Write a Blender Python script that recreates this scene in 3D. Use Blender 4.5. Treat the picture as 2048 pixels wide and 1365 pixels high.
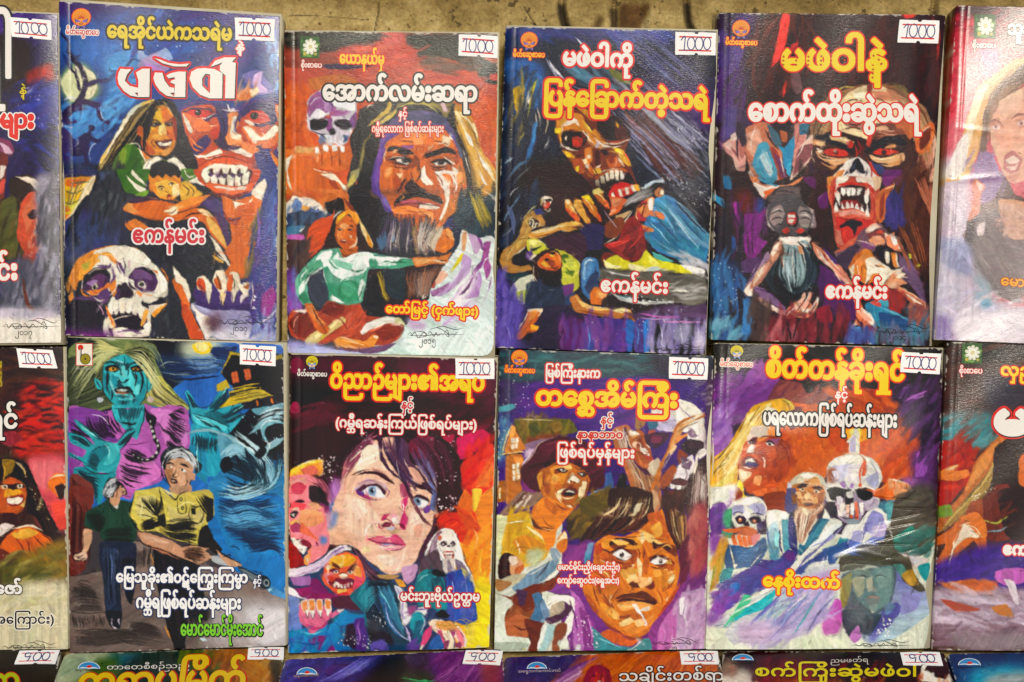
# A stall wall of illustrated paperback novels: two rows leaning on a steep concrete wall, a third row lying flat at its foot.
import bpy, math, random
import numpy as np

for o in list(bpy.data.objects): bpy.data.objects.remove(o)
S = bpy.context.scene
COL = S.collection

# ---------------------------------------------------------------- camera, sky, sun, exposure
ALPHA = math.radians(62)            # slope of the wall the books lean on
SC, H = 0.0003, 0.85                # metres per photo pixel on the reference plane; camera distance
CA, SA = math.cos(ALPHA), math.sin(ALPHA)
R3 = np.array([[1, 0, 0], [0, CA, -SA], [0, SA, CA]])      # columns: right, up the slope, towards the camera
U, V, W = R3[:, 0], R3[:, 1], R3[:, 2]
CAM = W * H
cam = bpy.data.objects.new('camera', bpy.data.cameras.new('camera'))
COL.objects.link(cam); S.camera = cam
cam.location = CAM; cam.rotation_euler = (ALPHA, 0, 0)
cam.data.sensor_width = 36; cam.data.lens = 36 * H / (2048 * SC)
cam.data.clip_start = 0.01; cam.data.clip_end = 200

SUN_UP, SUN_LEFT = 20, -7           # where the light comes from, in degrees off the wall's normal
sd = W + V * math.tan(math.radians(SUN_UP)) - U * math.tan(math.radians(SUN_LEFT))
sd = sd / np.linalg.norm(sd)
sun_el, sun_az = math.asin(sd[2]), math.atan2(sd[0], sd[1])
world = bpy.data.worlds.new('World'); S.world = world; world.use_nodes = True
wn = world.node_tree; bg = wn.nodes['Background']
sky = wn.nodes.new('ShaderNodeTexSky'); sky.sky_type = 'NISHITA'; sky.sun_disc = False
sky.sun_elevation = sun_el; sky.sun_rotation = sun_az; sky.air_density = 1.0; sky.dust_density = 3.0
wn.links.new(sky.outputs[0], bg.inputs[0]); bg.inputs[1].default_value = 0.06
sun = bpy.data.objects.new('sun', bpy.data.lights.new('sun', 'SUN')); COL.objects.link(sun)
sun.data.energy = 2.7; sun.data.angle = math.radians(11); sun.data.color = (1.0, 0.93, 0.80)
from mathutils import Vector, Matrix
sun.rotation_euler = Vector(sd).to_track_quat('Z', 'Y').to_euler()
sun.location = Vector(sd) * 3
vs = S.view_settings
vs.view_transform = 'Standard'; vs.look = 'None'; vs.gamma = 1; vs.exposure = -0.02; vs.use_curve_mapping = False

# ---------------------------------------------------------------- painter: a small procedural painting engine (numpy only)
def hexc(s):
    a = 1.0
    if '*' in s:
        s, t = s.split('*'); a = int(t) / 10.0
    if len(s) == 3: s = ''.join(c * 2 for c in s)
    return np.array([int(s[i:i + 2], 16) / 255.0 for i in (0, 2, 4)], np.float32), a

def smooth(pts, closed=True, n=6):
    p = np.asarray(pts, float); m = len(p)
    if m < 3: return p
    if closed:
        p0, p1, p2, p3 = np.roll(p, 1, 0), p, np.roll(p, -1, 0), np.roll(p, -2, 0)
    else:
        q = np.vstack([2 * p[0] - p[1], p, 2 * p[-1] - p[-2]])
        p0, p1, p2, p3 = q[:-3], q[1:-2], q[2:-1], q[3:]
    t = np.linspace(0, 1, n, endpoint=False)[None, :, None]
    a, b, c, d = (x[:, None, :] for x in (p0, p1, p2, p3))
    k = .27 if closed else .5               # closed shapes keep brush-cut corners, open strokes flow
    m1, m2 = k * (c - a), k * (d - b)
    r = b + m1 * t + (3 * (c - b) - 2 * m1 - m2) * t * t + (2 * (b - c) + m1 + m2) * t ** 3
    r = r.reshape(-1, 2)
    return r if closed else np.vstack([r, p[-1:]])

def ribbon(path, w, taper=2):
    # outline polygon of a brush stroke; taper 2 = pointed at both ends, 1 = at the end only, 0 = none
    p = np.asarray(path, float)
    d = np.gradient(p, axis=0)
    l = np.hypot(d[:, 0], d[:, 1]); l[l == 0] = 1
    nrm = np.stack([-d[:, 1] / l, d[:, 0] / l], 1)
    t = np.linspace(0, 1, len(p))
    if taper == 2: k = np.clip(np.sin(np.pi * np.clip(t, .0, 1)) ** .6, .12, 1)
    elif taper == 1: k = np.clip(1 - t ** 2, .08, 1)
    else: k = np.ones_like(t)
    o = nrm * (w * .5 * k)[:, None]
    return np.vstack([p + o, (p - o)[::-1]])

def xor_mask(loops, x0, y0, w, h, ss):
    # even-odd coverage of closed loops inside a w x h pixel window, ss x ss supersampled
    W, H = w * ss, h * ss
    m = np.zeros((H, W), bool)
    X = np.arange(W) + .5
    for lp in loops:
        q = (lp - (x0, y0)) * ss
        a, b = q, np.roll(q, -1, 0)
        for (ax, ay), (bx, by) in zip(a.tolist(), b.tolist()):
            if ay > by: ax, ay, bx, by = bx, by, ax, ay
            i0 = max(0, math.ceil(ay - .5)); i1 = min(H, math.ceil(by - .5))
            if i1 <= i0: continue
            xc = ax + (np.arange(i0, i1) + .5 - ay) * ((bx - ax) / (by - ay))
            m[i0:i1] ^= X[None, :] > xc[:, None]
    return m

def boxblur(a, r):
    r = int(r)
    if r < 1: return a
    for ax in (0, 1):
        for _ in range(2):
            pad = [(0, 0), (0, 0)]; pad[ax] = (r + 1, r)
            c = np.cumsum(np.pad(a, pad, mode='edge'), axis=ax, dtype=np.float64)
            n = a.shape[ax]
            hi = np.take(c, np.arange(n) + 2 * r + 1, ax); lo = np.take(c, np.arange(n), ax)
            a = ((hi - lo) / (2 * r + 1)).astype(np.float32)
    return a

def vnoise(h, w, cy, cx, rng):
    gy, gx = int(h / cy) + 3, int(w / cx) + 3
    g = rng.random((gy, gx)).astype(np.float32)
    y = np.arange(h) / cy; x = np.arange(w) / cx
    yi = y.astype(int); xi = x.astype(int)
    fy = (y - yi)[:, None]; fx = (x - xi)[None, :]
    fy = fy * fy * (3 - 2 * fy); fx = fx * fx * (3 - 2 * fx)
    a = g[yi][:, xi]; b = g[yi][:, xi + 1]; c = g[yi + 1][:, xi]; d = g[yi + 1][:, xi + 1]
    return ((a * (1 - fx) + b * fx) * (1 - fy) + (c * (1 - fx) + d * fx) * fy - .5).astype(np.float32)

NOISES = None
def noises():
    # brush-streak fields at several angles, 1024 x 1024
    global NOISES
    if NOISES is None:
        rng = np.random.default_rng(7); N = 1024
        base = sum(vnoise(N, N, c, c * s, rng) * a for c, s, a in ((2.2, 14, .55), (5, 26, .6), (40, 60, .7)))
        out = []
        yy, xx = np.mgrid[0:N, 0:N].astype(np.float32)
        for k in range(6):
            t = math.pi * k / 6
            u = (xx * math.cos(t) + yy * math.sin(t)).astype(int) % N
            v = (-xx * math.sin(t) + yy * math.cos(t)).astype(int) % N
            out.append(base[v, u])
        NOISES = out
    return NOISES

class Canvas:
    def __init__(s, x0, y0, w, h, seed=1, base='888'):
        s.x0, s.y0, s.w, s.h = x0, y0, w, h
        s.a = np.empty((h, w, 3), np.float32); s.a[:] = hexc(base)[0]
        s.rng = np.random.default_rng(seed)
        s.ox, s.oy, s.k, s.un = 0, 0, 1, 1
        s.amp = .13; s.rel = False; s.bare = .6; s.ink = .5
    def put(s, loops, col, alpha=1, soft=0, tex=True, grad=None):
        allp = np.vstack(loops)
        lo = np.floor(allp.min(0)).astype(int) - 1 - int(2 * soft); hi = np.ceil(allp.max(0)).astype(int) + 2 + int(2 * soft)
        x0, y0 = max(lo[0], s.x0), max(lo[1], s.y0); x1, y1 = min(hi[0], s.x0 + s.w), min(hi[1], s.y0 + s.h)
        if x1 <= x0 or y1 <= y0: return
        w, h = x1 - x0, y1 - y0
        ss = 1 if soft > 2 else 3
        m = xor_mask(loops, x0, y0, w, h, ss).reshape(h, ss, w, ss).mean((1, 3)).astype(np.float32)
        if soft: m = boxblur(m, soft)
        m = (m * alpha)[..., None]
        sl = s.a[y0 - s.y0:y1 - s.y0, x0 - s.x0:x1 - s.x0]
        c = col
        if grad is not None:
            c2, p, q = grad
            yy, xx = np.mgrid[y0:y1, x0:x1]
            d = q - p; t = np.clip(((xx - p[0]) * d[0] + (yy - p[1]) * d[1]) / max(1e-6, d @ d), 0, 1)[..., None]
            c = col * (1 - t) + c2 * t
        if tex:
            nz = noises()[s.rng.integers(6)]
            i, j = s.rng.integers(0, 1024, 2)
            n = nz[(np.arange(h) + i) % 1024][:, (np.arange(w) + j) % 1024]
            n2 = nz[(np.arange(h) + j) % 1024][:, (np.arange(w) + i) % 1024]
            c = c * (1 + s.amp * 1.6 * n[..., None]) + s.amp * .22 * (n[..., None] + n2[..., None] * np.array([.8, -.4, -.5], np.float32))
        sl[:] = np.clip(sl * (1 - m) + c * m, 0, 1)
    def pts(s, toks):
        # each list of points starts where it stands and goes on in steps
        v = np.array([[float(v) for v in t.split(',')] for t in toks])
        return (np.cumsum(v, 0) if s.rel else v) * s.un / s.k + (s.ox, s.oy)
    def run(s, text):
        for ln in text.strip().split('\n'):
            t = ln.split()
            if not t or t[0] == '#': continue
            c = t[0]
            if c == '@': s.ox, s.oy, s.k = float(t[1]), float(t[2]), float(t[3]); s.un = float(t[4]) if len(t) > 4 else 1
            elif c == 'F' or c == 'P':
                col, al = hexc(t[1]); p = s.pts(t[2:])
                s.put([smooth(p) if c == 'F' else p], col, al)
            elif c == 'A':
                col, al = hexc(t[1]); p = s.pts(t[3:])
                s.put([smooth(p)], col, al, soft=max(1, float(t[2]) / s.k))
            elif c == 'G':
                col, al = hexc(t[1]); q = s.pts(t[3:5]); p = s.pts(t[5:])
                s.put([smooth(p)], col, al, grad=(hexc(t[2])[0], q[0], q[1]))
            elif c == 'E':
                col, al = hexc(t[1]); q = s.pts(t[2:3])[0]; rx, ry = (float(v) / s.k for v in t[3].split(','))
                an = math.radians(float(t[4])) if len(t) > 4 else 0
                th = np.linspace(0, 2 * math.pi, 28, endpoint=False)
                ex, ey = rx * np.cos(th), ry * np.sin(th)
                s.put([np.stack([q[0] + ex * math.cos(an) - ey * math.sin(an), q[1] + ex * math.sin(an) + ey * math.cos(an)], 1)], col, al)
            elif c in 'SLT':
                col, al = hexc(t[1]); w = float(t[2]) / s.k; p = smooth(s.pts(t[3:]), False)
                s.put([ribbon(p, w, {'S': 2, 'T': 1, 'L': 0}[c])], col, al)
            elif c == 'H':
                c1, al = hexc(t[1]); c2 = hexc(t[2])[0]; n = int(t[3]); w = float(t[4]) / s.k
                i = t.index('|'); A = smooth(s.pts(t[5:i]), False, 8); B = smooth(s.pts(t[i + 1:]), False, 8)
                ia = np.linspace(0, 1, 20)
                A = np.stack([np.interp(ia, np.linspace(0, 1, len(A)), A[:, q]) for q in (0, 1)], 1)
                B = np.stack([np.interp(ia, np.linspace(0, 1, len(B)), B[:, q]) for q in (0, 1)], 1)
                for u in s.rng.random(n):
                    f = u + s.rng.normal(0, .05) + (s.rng.normal(0, .06) * ia)[:, None]
                    p = A * (1 - f) + B * f
                    lo = int(s.rng.integers(0, 5)); p = p[lo:20 - int(s.rng.integers(0, 5))]
                    s.put([ribbon(p, w * (.5 + s.rng.random()), 2)], c1 + (c2 - c1) * s.rng.random(), al, tex=False)
            elif c == 'B':
                # B c1 c2 n length width angle region : loose brush strokes clipped to nothing, centred inside the region
                c1, al = hexc(t[1]); c2 = hexc(t[2])[0]; n = int(t[3]); L, w = float(t[4]) / s.k, float(t[5]) / s.k; ang = float(t[6])
                reg = smooth(s.pts(t[7:])); lo, hi = reg.min(0), reg.max(0)
                W, Hh = max(1, int(hi[0] - lo[0]) + 1), max(1, int(hi[1] - lo[1]) + 1)
                m = xor_mask([reg], lo[0], lo[1], W, Hh, 1); ys, xs = np.nonzero(m)
                if len(ys) == 0: continue
                for q in s.rng.integers(0, len(ys), n):
                    cx, cy = xs[q] + lo[0], ys[q] + lo[1]
                    an = math.radians(ang + s.rng.normal(0, 12)); ll = L * (.5 + s.rng.random())
                    b = s.rng.normal(0, .05) * ll
                    dx, dy = math.cos(an), -math.sin(an)
                    p = smooth([(cx - dx * ll / 2, cy - dy * ll / 2), (cx - dy * b, cy + dx * b), (cx + dx * ll / 2, cy + dy * ll / 2)], False, 5)
                    s.put([ribbon(p, w * (.6 + .8 * s.rng.random()), 2)], c1 + (c2 - c1) * s.rng.random(), al * .7, soft=1)
            elif c == 'D':
                col, al = hexc(t[1]); n = int(t[2]); r = float(t[3]) / s.k; reg = smooth(s.pts(t[4:])); lo, hi = reg.min(0), reg.max(0)
                W, Hh = max(1, int(hi[0] - lo[0]) + 1), max(1, int(hi[1] - lo[1]) + 1)
                m = xor_mask([reg], lo[0], lo[1], W, Hh, 1); ys, xs = np.nonzero(m)
                th = np.linspace(0, 2 * math.pi, 7, endpoint=False)
                for q in s.rng.integers(0, max(1, len(ys)), n):
                    rr = r * (.4 + s.rng.random())
                    s.put([np.stack([xs[q] + lo[0] + rr * np.cos(th), ys[q] + lo[1] + rr * np.sin(th)], 1)], col, al, tex=False)
            else: raise ValueError(ln)
    def finish(s, warp=1.0, detail=1.0):
        h, w = s.h, s.w; rng = s.rng
        # broken ink contours where two tones meet
        def slope(r):
            l = boxblur(s.a @ np.array([.35, .5, .15], np.float32), r)
            return np.gradient(l, axis=0), np.gradient(l, axis=1)
        gy, gx = slope(1)
        g = np.hypot(gx, gy)
        brk = np.clip((vnoise(h, w, 17, 17, rng) + vnoise(h, w, 6, 6, rng)) * 2.4 + .15, 0, 1)
        inkl = np.clip(g * 9 - .55, 0, 1) * brk * s.ink
        s.a = s.a * (1 - inkl[..., None])
        # and slivers of bare paper left between washes
        gap = np.clip(g * 7 - .5, 0, 1) * np.clip((vnoise(h, w, 26, 26, rng) + vnoise(h, w, 8, 8, rng)) * 3 - .75, 0, 1) * .75 * s.bare
        s.a = s.a + (np.array([.93, .91, .85], np.float32) - s.a) * gap[..., None]
        # a last pass of small brush marks that follow the forms, mixed from the paint already there
        gy, gx = slope(4); ang = np.arctan2(gy, gx) + math.pi / 2; flat = np.hypot(gx, gy) < .006
        ang = np.where(flat, vnoise(h, w, 90, 90, rng) * 7, ang)
        n = int(w * h / 60 * detail)
        xs = rng.integers(3, w - 3, n); ys = rng.integers(3, h - 3, n)
        src = s.a.copy()
        t = np.linspace(-.5, .5, 5)
        for x, y in zip(rng.integers(8, w - 8, n // 9), rng.integers(8, h - 8, n // 9)):
            an = ang[y, x] + rng.normal(0, .12); ll = rng.uniform(14, 40); wd = rng.uniform(2.5, 7)
            dx, dy = math.cos(an), math.sin(an)
            c = src[y, x] * (1 + rng.normal(0, .16)) + rng.normal(0, .025, 3)
            s.put([ribbon(np.stack([x + s.x0 + dx * t * ll, y + s.y0 + dy * t * ll], 1), wd, 2)], c.astype(np.float32), .45, soft=1, tex=False)
        for x, y in zip(xs, ys):
            an = ang[y, x] + rng.normal(0, .18); ll = rng.uniform(5, 17); wd = rng.uniform(.7, 2.4)
            dx, dy = math.cos(an), math.sin(an); b = rng.normal(0, .10) * ll
            c = src[y, x] * (1 + rng.normal(0, .12)) + rng.normal(0, .018, 3)
            if not flat[y, x] and rng.random() < .06: c = c * .5
            elif not flat[y, x] and rng.random() < .05: c = c * .6 + .36
            px_ = x + s.x0 + dx * t * ll - dy * b * (1 - 4 * t * t); py_ = y + s.y0 + dy * t * ll + dx * b * (1 - 4 * t * t)
            s.put([ribbon(np.stack([px_, py_], 1), wd, 2)], c.astype(np.float32), .62, tex=False)
        # rough, hand-laid edges: warp by a little noise; then pigment mottling
        dx = sum(vnoise(h, w, c, c, rng) * a for c, a in ((3, .8), (9, 1.5), (24, 1.8))) * warp
        dy = sum(vnoise(h, w, c, c, rng) * a for c, a in ((3, .8), (9, 1.5), (24, 1.8))) * warp
        yy, xx = np.mgrid[0:h, 0:w].astype(np.float32)
        s.a = bilin(s.a, xx + dx, yy + dy)
        n = vnoise(h, w, 2, 2, rng) * .04 + vnoise(h, w, 6, 6, rng) * .05
        s.a = np.clip(s.a * (1 + n[..., None]) + n[..., None] * .04, 0, 1)
        return s.a

def bilin(a, x, y):
    h, w = a.shape[:2]
    x = np.clip(x, 0, w - 1.001); y = np.clip(y, 0, h - 1.001)
    xi = x.astype(int); yi = y.astype(int); fx = (x - xi)[..., None]; fy = (y - yi)[..., None]
    return (a[yi, xi] * (1 - fx) + a[yi, xi + 1] * fx) * (1 - fy) + (a[yi + 1, xi] * (1 - fx) + a[yi + 1, xi + 1] * fx) * fy

# ---------------------------------------------------------------- geometry helpers
def px_dir(p):
    p = np.atleast_2d(np.asarray(p, float))
    return U * ((p[:, :1] - 1024) * SC) + V * ((682.5 - p[:, 1:2]) * SC) - CAM

def hit(p, p0, n):
    # where the sight line of photo pixel p meets the plane (p0, n)
    d = px_dir(p)
    t = ((p0 - CAM) @ n) / (d @ n)
    return CAM + d * t[:, None]

def link(name, me, parent=None, mats=()):
    o = bpy.data.objects.new(name, me); COL.objects.link(o)
    if parent is not None: o.parent = parent
    for m in mats: me.materials.append(m)
    return o

def mesh_quads(name, co, quads, mi=None):
    me = bpy.data.meshes.new(name)
    co = np.ascontiguousarray(co, np.float32); quads = np.ascontiguousarray(quads, np.int32)
    me.vertices.add(len(co)); me.vertices.foreach_set('co', co.ravel())
    me.loops.add(quads.size); me.loops.foreach_set('vertex_index', quads.ravel())
    me.polygons.add(len(quads)); me.polygons.foreach_set('loop_start', np.arange(0, quads.size, 4, dtype=np.int32))
    if mi is not None: me.polygons.foreach_set('material_index', np.ascontiguousarray(mi, np.int32))
    me.update(calc_edges=True)
    return me

def grid_quads(nx, ny, base=0):
    i = np.arange(ny - 1)[:, None] * nx + np.arange(nx - 1)[None, :]
    return np.stack([i, i + nx, i + nx + 1, i + 1], -1).reshape(-1, 4) + base

def prism(top, bot):
    # closed box between two corresponding 4-point loops (counter-clockwise seen from above)
    co = np.vstack([top, bot])
    f = [[0, 1, 2, 3], [7, 6, 5, 4]] + [[i, i + 4, (i + 1) % 4 + 4, (i + 1) % 4] for i in range(4)]
    return co, np.array(f)

def srgb2lin(c):
    c = np.asarray(c, np.float32)
    return np.where(c <= .04045, c / 12.92, ((c + .055) / 1.055) ** 2.4)

GAIN = 0.92
def albedo(c):
    # photographed sRGB -> surface reflectance: printing inks, a little richer than their hazy photograph
    c = srgb2lin(c); l = c @ np.array([.3, .59, .11], np.float32)
    return np.clip((l[..., None] + (c - l[..., None]) * 1.06) * GAIN - .007, .001, .82)

# ---------------------------------------------------------------- materials
def nodes_of(m):
    m.use_nodes = True
    return m.node_tree, m.node_tree.nodes['Principled BSDF']

def grain(nt, bsdf, strength, sx=480, sy=2100, dist=.0001):
    # embossed lamination: small horizontal wavelets pressed into the glossy film
    tc = nt.nodes.new('ShaderNodeTexCoord'); mp = nt.nodes.new('ShaderNodeMapping')
    mp.inputs['Scale'].default_value = (sx, sy, sy)
    nz = nt.nodes.new('ShaderNodeTexNoise'); nz.inputs['Scale'].default_value = 1; nz.inputs['Detail'].default_value = 3; nz.inputs['Roughness'].default_value = .6
    bp = nt.nodes.new('ShaderNodeBump'); bp.inputs['Strength'].default_value = strength; bp.inputs['Distance'].default_value = dist
    nt.links.new(tc.outputs['Object'], mp.inputs['Vector']); nt.links.new(mp.outputs[0], nz.inputs['Vector'])
    nt.links.new(nz.outputs['Fac'], bp.inputs['Height']); nt.links.new(bp.outputs[0], bsdf.inputs['Normal'])
    return mp

def paint_mat(name, rough, bump):
    m = bpy.data.materials.new(name); nt, b = nodes_of(m)
    at = nt.nodes.new('ShaderNodeAttribute'); at.attribute_name = 'paint'
    nt.links.new(at.outputs['Color'], b.inputs['Base Color'])
    b.inputs['Roughness'].default_value = rough; b.inputs['Specular IOR Level'].default_value = .42
    grain(nt, b, bump)
    return m

INKS = {}
def ink(c, rough=.27, bump=.55):
    k = (c, rough, bump)
    if k not in INKS:
        m = bpy.data.materials.new('ink'); nt, b = nodes_of(m)
        col = albedo(hexc(c)[0])
        rgb = nt.nodes.new('ShaderNodeTexNoise'); rgb.inputs['Scale'].default_value = 900
        mx = nt.nodes.new('ShaderNodeMix'); mx.data_type = 'RGBA'
        mx.inputs['A'].default_value = (*[float(v) * .93 for v in col], 1); mx.inputs['B'].default_value = (*[float(min(1, v * 1.05)) for v in col], 1)
        tc = nt.nodes.new('ShaderNodeTexCoord'); nt.links.new(tc.outputs['Object'], rgb.inputs['Vector'])
        nt.links.new(rgb.outputs['Fac'], mx.inputs['Factor']); nt.links.new(mx.outputs['Result'], b.inputs['Base Color'])
        b.inputs['Roughness'].default_value = rough; b.inputs['Specular IOR Level'].default_value = .42
        grain(nt, b, bump)
        INKS[k] = m
    return INKS[k]

def paper_mat(name, c1, c2, lines):
    # edge of a block of pages: fine streaks parallel to the covers
    m = bpy.data.materials.new(name); nt, b = nodes_of(m)
    tc = nt.nodes.new('ShaderNodeTexCoord'); mp = nt.nodes.new('ShaderNodeMapping'); mp.inputs['Scale'].default_value = (14, 14, lines)
    nz = nt.nodes.new('ShaderNodeTexNoise'); nz.inputs['Scale'].default_value = 1; nz.inputs['Detail'].default_value = 4
    cr = nt.nodes.new('ShaderNodeValToRGB'); cr.color_ramp.elements[0].position = .3; cr.color_ramp.elements[1].position = .7
    cr.color_ramp.elements[0].color = (*[float(v) for v in srgb2lin(hexc(c1)[0])], 1); cr.color_ramp.elements[1].color = (*[float(v) for v in srgb2lin(hexc(c2)[0])], 1)
    nt.links.new(tc.outputs['Object'], mp.inputs['Vector']); nt.links.new(mp.outputs[0], nz.inputs['Vector'])
    nt.links.new(nz.outputs['Fac'], cr.inputs['Fac']); nt.links.new(cr.outputs['Color'], b.inputs['Base Color'])
    b.inputs['Roughness'].default_value = .9
    return m

PAGES = paper_mat('page_paper', 'b0a888', 'dcd4bc', 4500)
CREAM = paper_mat('cream_board', 'c8bc9c', 'dcd2b8', 60)
TAGP = paper_mat('tag_paper', 'e6e6e6', 'f2f2f2', 30)

# ---------------------------------------------------------------- lettering: outlines of the built-in font, laid out glyph by glyph
GL = {}
def glyph(ch):
    # boundary edges and advance width of one character, 1000 units to the em
    if ch in GL: return GL[ch]
    def shape(s):
        cu = bpy.data.curves.new('t', 'FONT'); cu.body = s; cu.size = 1000; cu.resolution_u = 4
        o = bpy.data.objects.new('t', cu); COL.objects.link(o)
        me = o.evaluated_get(bpy.context.evaluated_depsgraph_get()).to_mesh()
        co = np.array([v.co[:2] for v in me.vertices]).reshape(-1, 2)
        cnt = {}
        for p in me.polygons:
            for e in p.edge_keys: cnt[e] = cnt.get(e, 0) + 1
        ed = [e for e, n in cnt.items() if n % 2]
        o.evaluated_get(bpy.context.evaluated_depsgraph_get()).to_mesh_clear()
        bpy.data.objects.remove(o); bpy.data.curves.remove(cu)
        return co, ed
    co, ed = shape(ch)
    ref = GL.get('ref')
    if ref is None: ref = GL['ref'] = shape('က')[0][:, 0].max()
    adv = shape(ch + 'က')[0][:, 0].max() - ref if ch != ' ' else 260
    segs = np.array([[co[a], co[b]] for a, b in ed]).reshape(-1, 2, 2)
    GL[ch] = (segs, adv)
    return GL[ch]

WIDE = 'ကဆတထဘယလသအညဏဿ'
def layout(text):
    x = 0; out = []; prev = (0, 0); i = 0
    while i < len(text):
        ch = text[i]
        if ch == '_':                       # stacked consonant under the previous one
            i += 1; sg, ad = glyph(text[i]); k = .62
            px, pa = prev[:2]
            out.append(sg * k + (px + pa / 2 - ad * k / 2, -400)); i += 1; continue
        if ch == ' ': x += 260; i += 1; continue
        sg, ad = glyph(ch)
        if ch == 'ြ':
            nx = text[i + 1] if i + 1 < len(text) else ''
            q = sg.copy()
            if nx in WIDE: q[..., 0] = np.where(q[..., 0] > 300, q[..., 0] + 450, q[..., 0])
            out.append(q + (x, 0)); x += ad
        elif ch in 'ှ' and prev[2:] and prev[2] == 'န': out.append(sg + (x + 60, -60))
        else:
            out.append(sg + (x, 0))
            if ad > 120: prev = (x, ad, ch)
            x += ad
        i += 1
    return out, x

def edge_mask(segs, x0, y0, w, h, ss):
    m = np.zeros((h, w), bool); X = np.arange(w) + .5
    q = (segs - (x0, y0)) * ss
    for (ax, ay), (bx, by) in q.tolist():
        if ay > by: ax, ay, bx, by = bx, by, ax, ay
        i0 = max(0, math.ceil(ay - .5)); i1 = min(h, math.ceil(by - .5))
        if i1 <= i0: continue
        xc = ax + (np.arange(i0, i1) + .5 - ay) * ((bx - ax) / (by - ay))
        m[i0:i1] ^= X[None, :] > xc[:, None]
    return m

def grow(m, r):
    if r < .5: return m
    h, w = m.shape; out = np.zeros_like(m); R = int(r)
    for dy in range(-R, R + 1):
        k = int(math.sqrt(max(0, r * r - dy * dy)))
        c = np.cumsum(np.pad(m, ((0, 0), (k + 1, k))).astype(np.int32), 1)
        hz = (c[:, 2 * k + 1:] - c[:, :w]) > 0 if c.shape[1] == w + 2 * k + 1 else None
        a, b = max(0, dy), min(h, h + dy)
        out[a:b] |= hz[a - dy:b - dy]
    return out

SS = 2.4
class Print:
    # one piece of printing: coloured regions on a fine raster, turned into flat runs of real geometry
    def __init__(s, x0, y0, x1, y1, ss=SS):
        s.ss = ss; s.x0, s.y0 = math.floor(x0), math.floor(y0)
        s.w = int((x1 - s.x0) * ss) + 2; s.h = int((y1 - s.y0) * ss) + 2
        s.lab = np.zeros((s.h, s.w), np.int16); s.cols = []
    def ci(s, c):
        if c not in s.cols: s.cols.append(c)
        return s.cols.index(c) + 1
    def loops(s, c, lps):
        segs = np.concatenate([np.stack([np.asarray(l, float), np.roll(np.asarray(l, float), -1, 0)], 1) for l in lps])
        s.lab[edge_mask(segs, s.x0, s.y0, s.w, s.h, s.ss)] = s.ci(c)
    def stroke(s, c, w, pts, taper=0): s.loops(c, [ribbon(smooth(pts, False, 6), w, taper)])
    def text(s, text, p0, p1, h, bold, layers, shear=0):
        gl, adv = layout(text)
        p0, p1 = np.asarray(p0, float), np.asarray(p1, float)
        ex = (p1 - p0) / adv; L = np.linalg.norm(p1 - p0); d = (p1 - p0) / L
        ey = np.array([d[1], -d[0]]) * (h / 546.0)
        m = np.zeros((s.h, s.w), bool)
        for sg in gl:
            q = p0 + sg[..., :1] * ex + sg[..., 1:] * ey + sg[..., 1:] * ex * shear
            m |= edge_mask(q, s.x0, s.y0, s.w, s.h, s.ss)
        s.glyphs(m, bold, layers)
    def glyphs(s, m, bold, layers):
        f = grow(m, bold * s.ss)
        for c, g, dx, dy in layers:
            q = grow(f, g * s.ss) if g else f
            if dx or dy: q = np.roll(q, (int(dy * s.ss), int(dx * s.ss)), (0, 1))
            s.lab[q] = s.ci(c)
    def build(s, name, book, lift, parent=None, rough=.27, bump=.55, clip=None):
        lab = s.lab
        ch = np.ones_like(lab, bool); ch[:, 1:] = lab[:, 1:] != lab[:, :-1]
        ys, xs = np.nonzero(ch); l = lab[ys, xs]
        nxt = np.where((np.append(ys[1:], -1) == ys), np.append(xs[1:], 0), s.w)
        k = l > 0; ys, xs, nxt, l = ys[k], xs[k], nxt[k], l[k]
        step = int(9 * s.ss)                      # long runs are cut up so that they follow the waves of the cover
        r = (nxt - xs - 1) // step + 1; e = np.repeat(np.arange(len(xs)), r)
        i = np.arange(len(e)) - np.repeat(np.cumsum(r) - r, r)
        ys, l = ys[e], l[e]; x0 = xs[e] + i * step; nxt = np.minimum(nxt[e], x0 + step); xs = x0
        if len(ys) == 0: return None
        a = np.stack([xs, ys + 1], 1); b = np.stack([nxt, ys + 1], 1); c = np.stack([nxt, ys], 1); d = np.stack([xs, ys], 1)
        p = np.stack([a, b, c, d], 1).reshape(-1, 2) / s.ss + (s.x0, s.y0)
        co = book.place(p, lift)
        q = np.arange(len(p)).reshape(-1, 4)
        me = mesh_quads(name, co, q, l - 1)
        o = link(name, me, parent or book.root, [ink(cc, rough, bump) for cc in s.cols])
        return o

# ---------------------------------------------------------------- books
def homog(src, dst):
    A = []
    for (x, y), (u, v) in zip(src, dst):
        A.append([x, y, 1, 0, 0, 0, -u * x, -u * y]); A.append([0, 0, 0, x, y, 1, -v * x, -v * y])
    h = np.linalg.solve(np.array(A, float), np.array(dst, float).ravel())
    return np.append(h, 1).reshape(3, 3)

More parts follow.
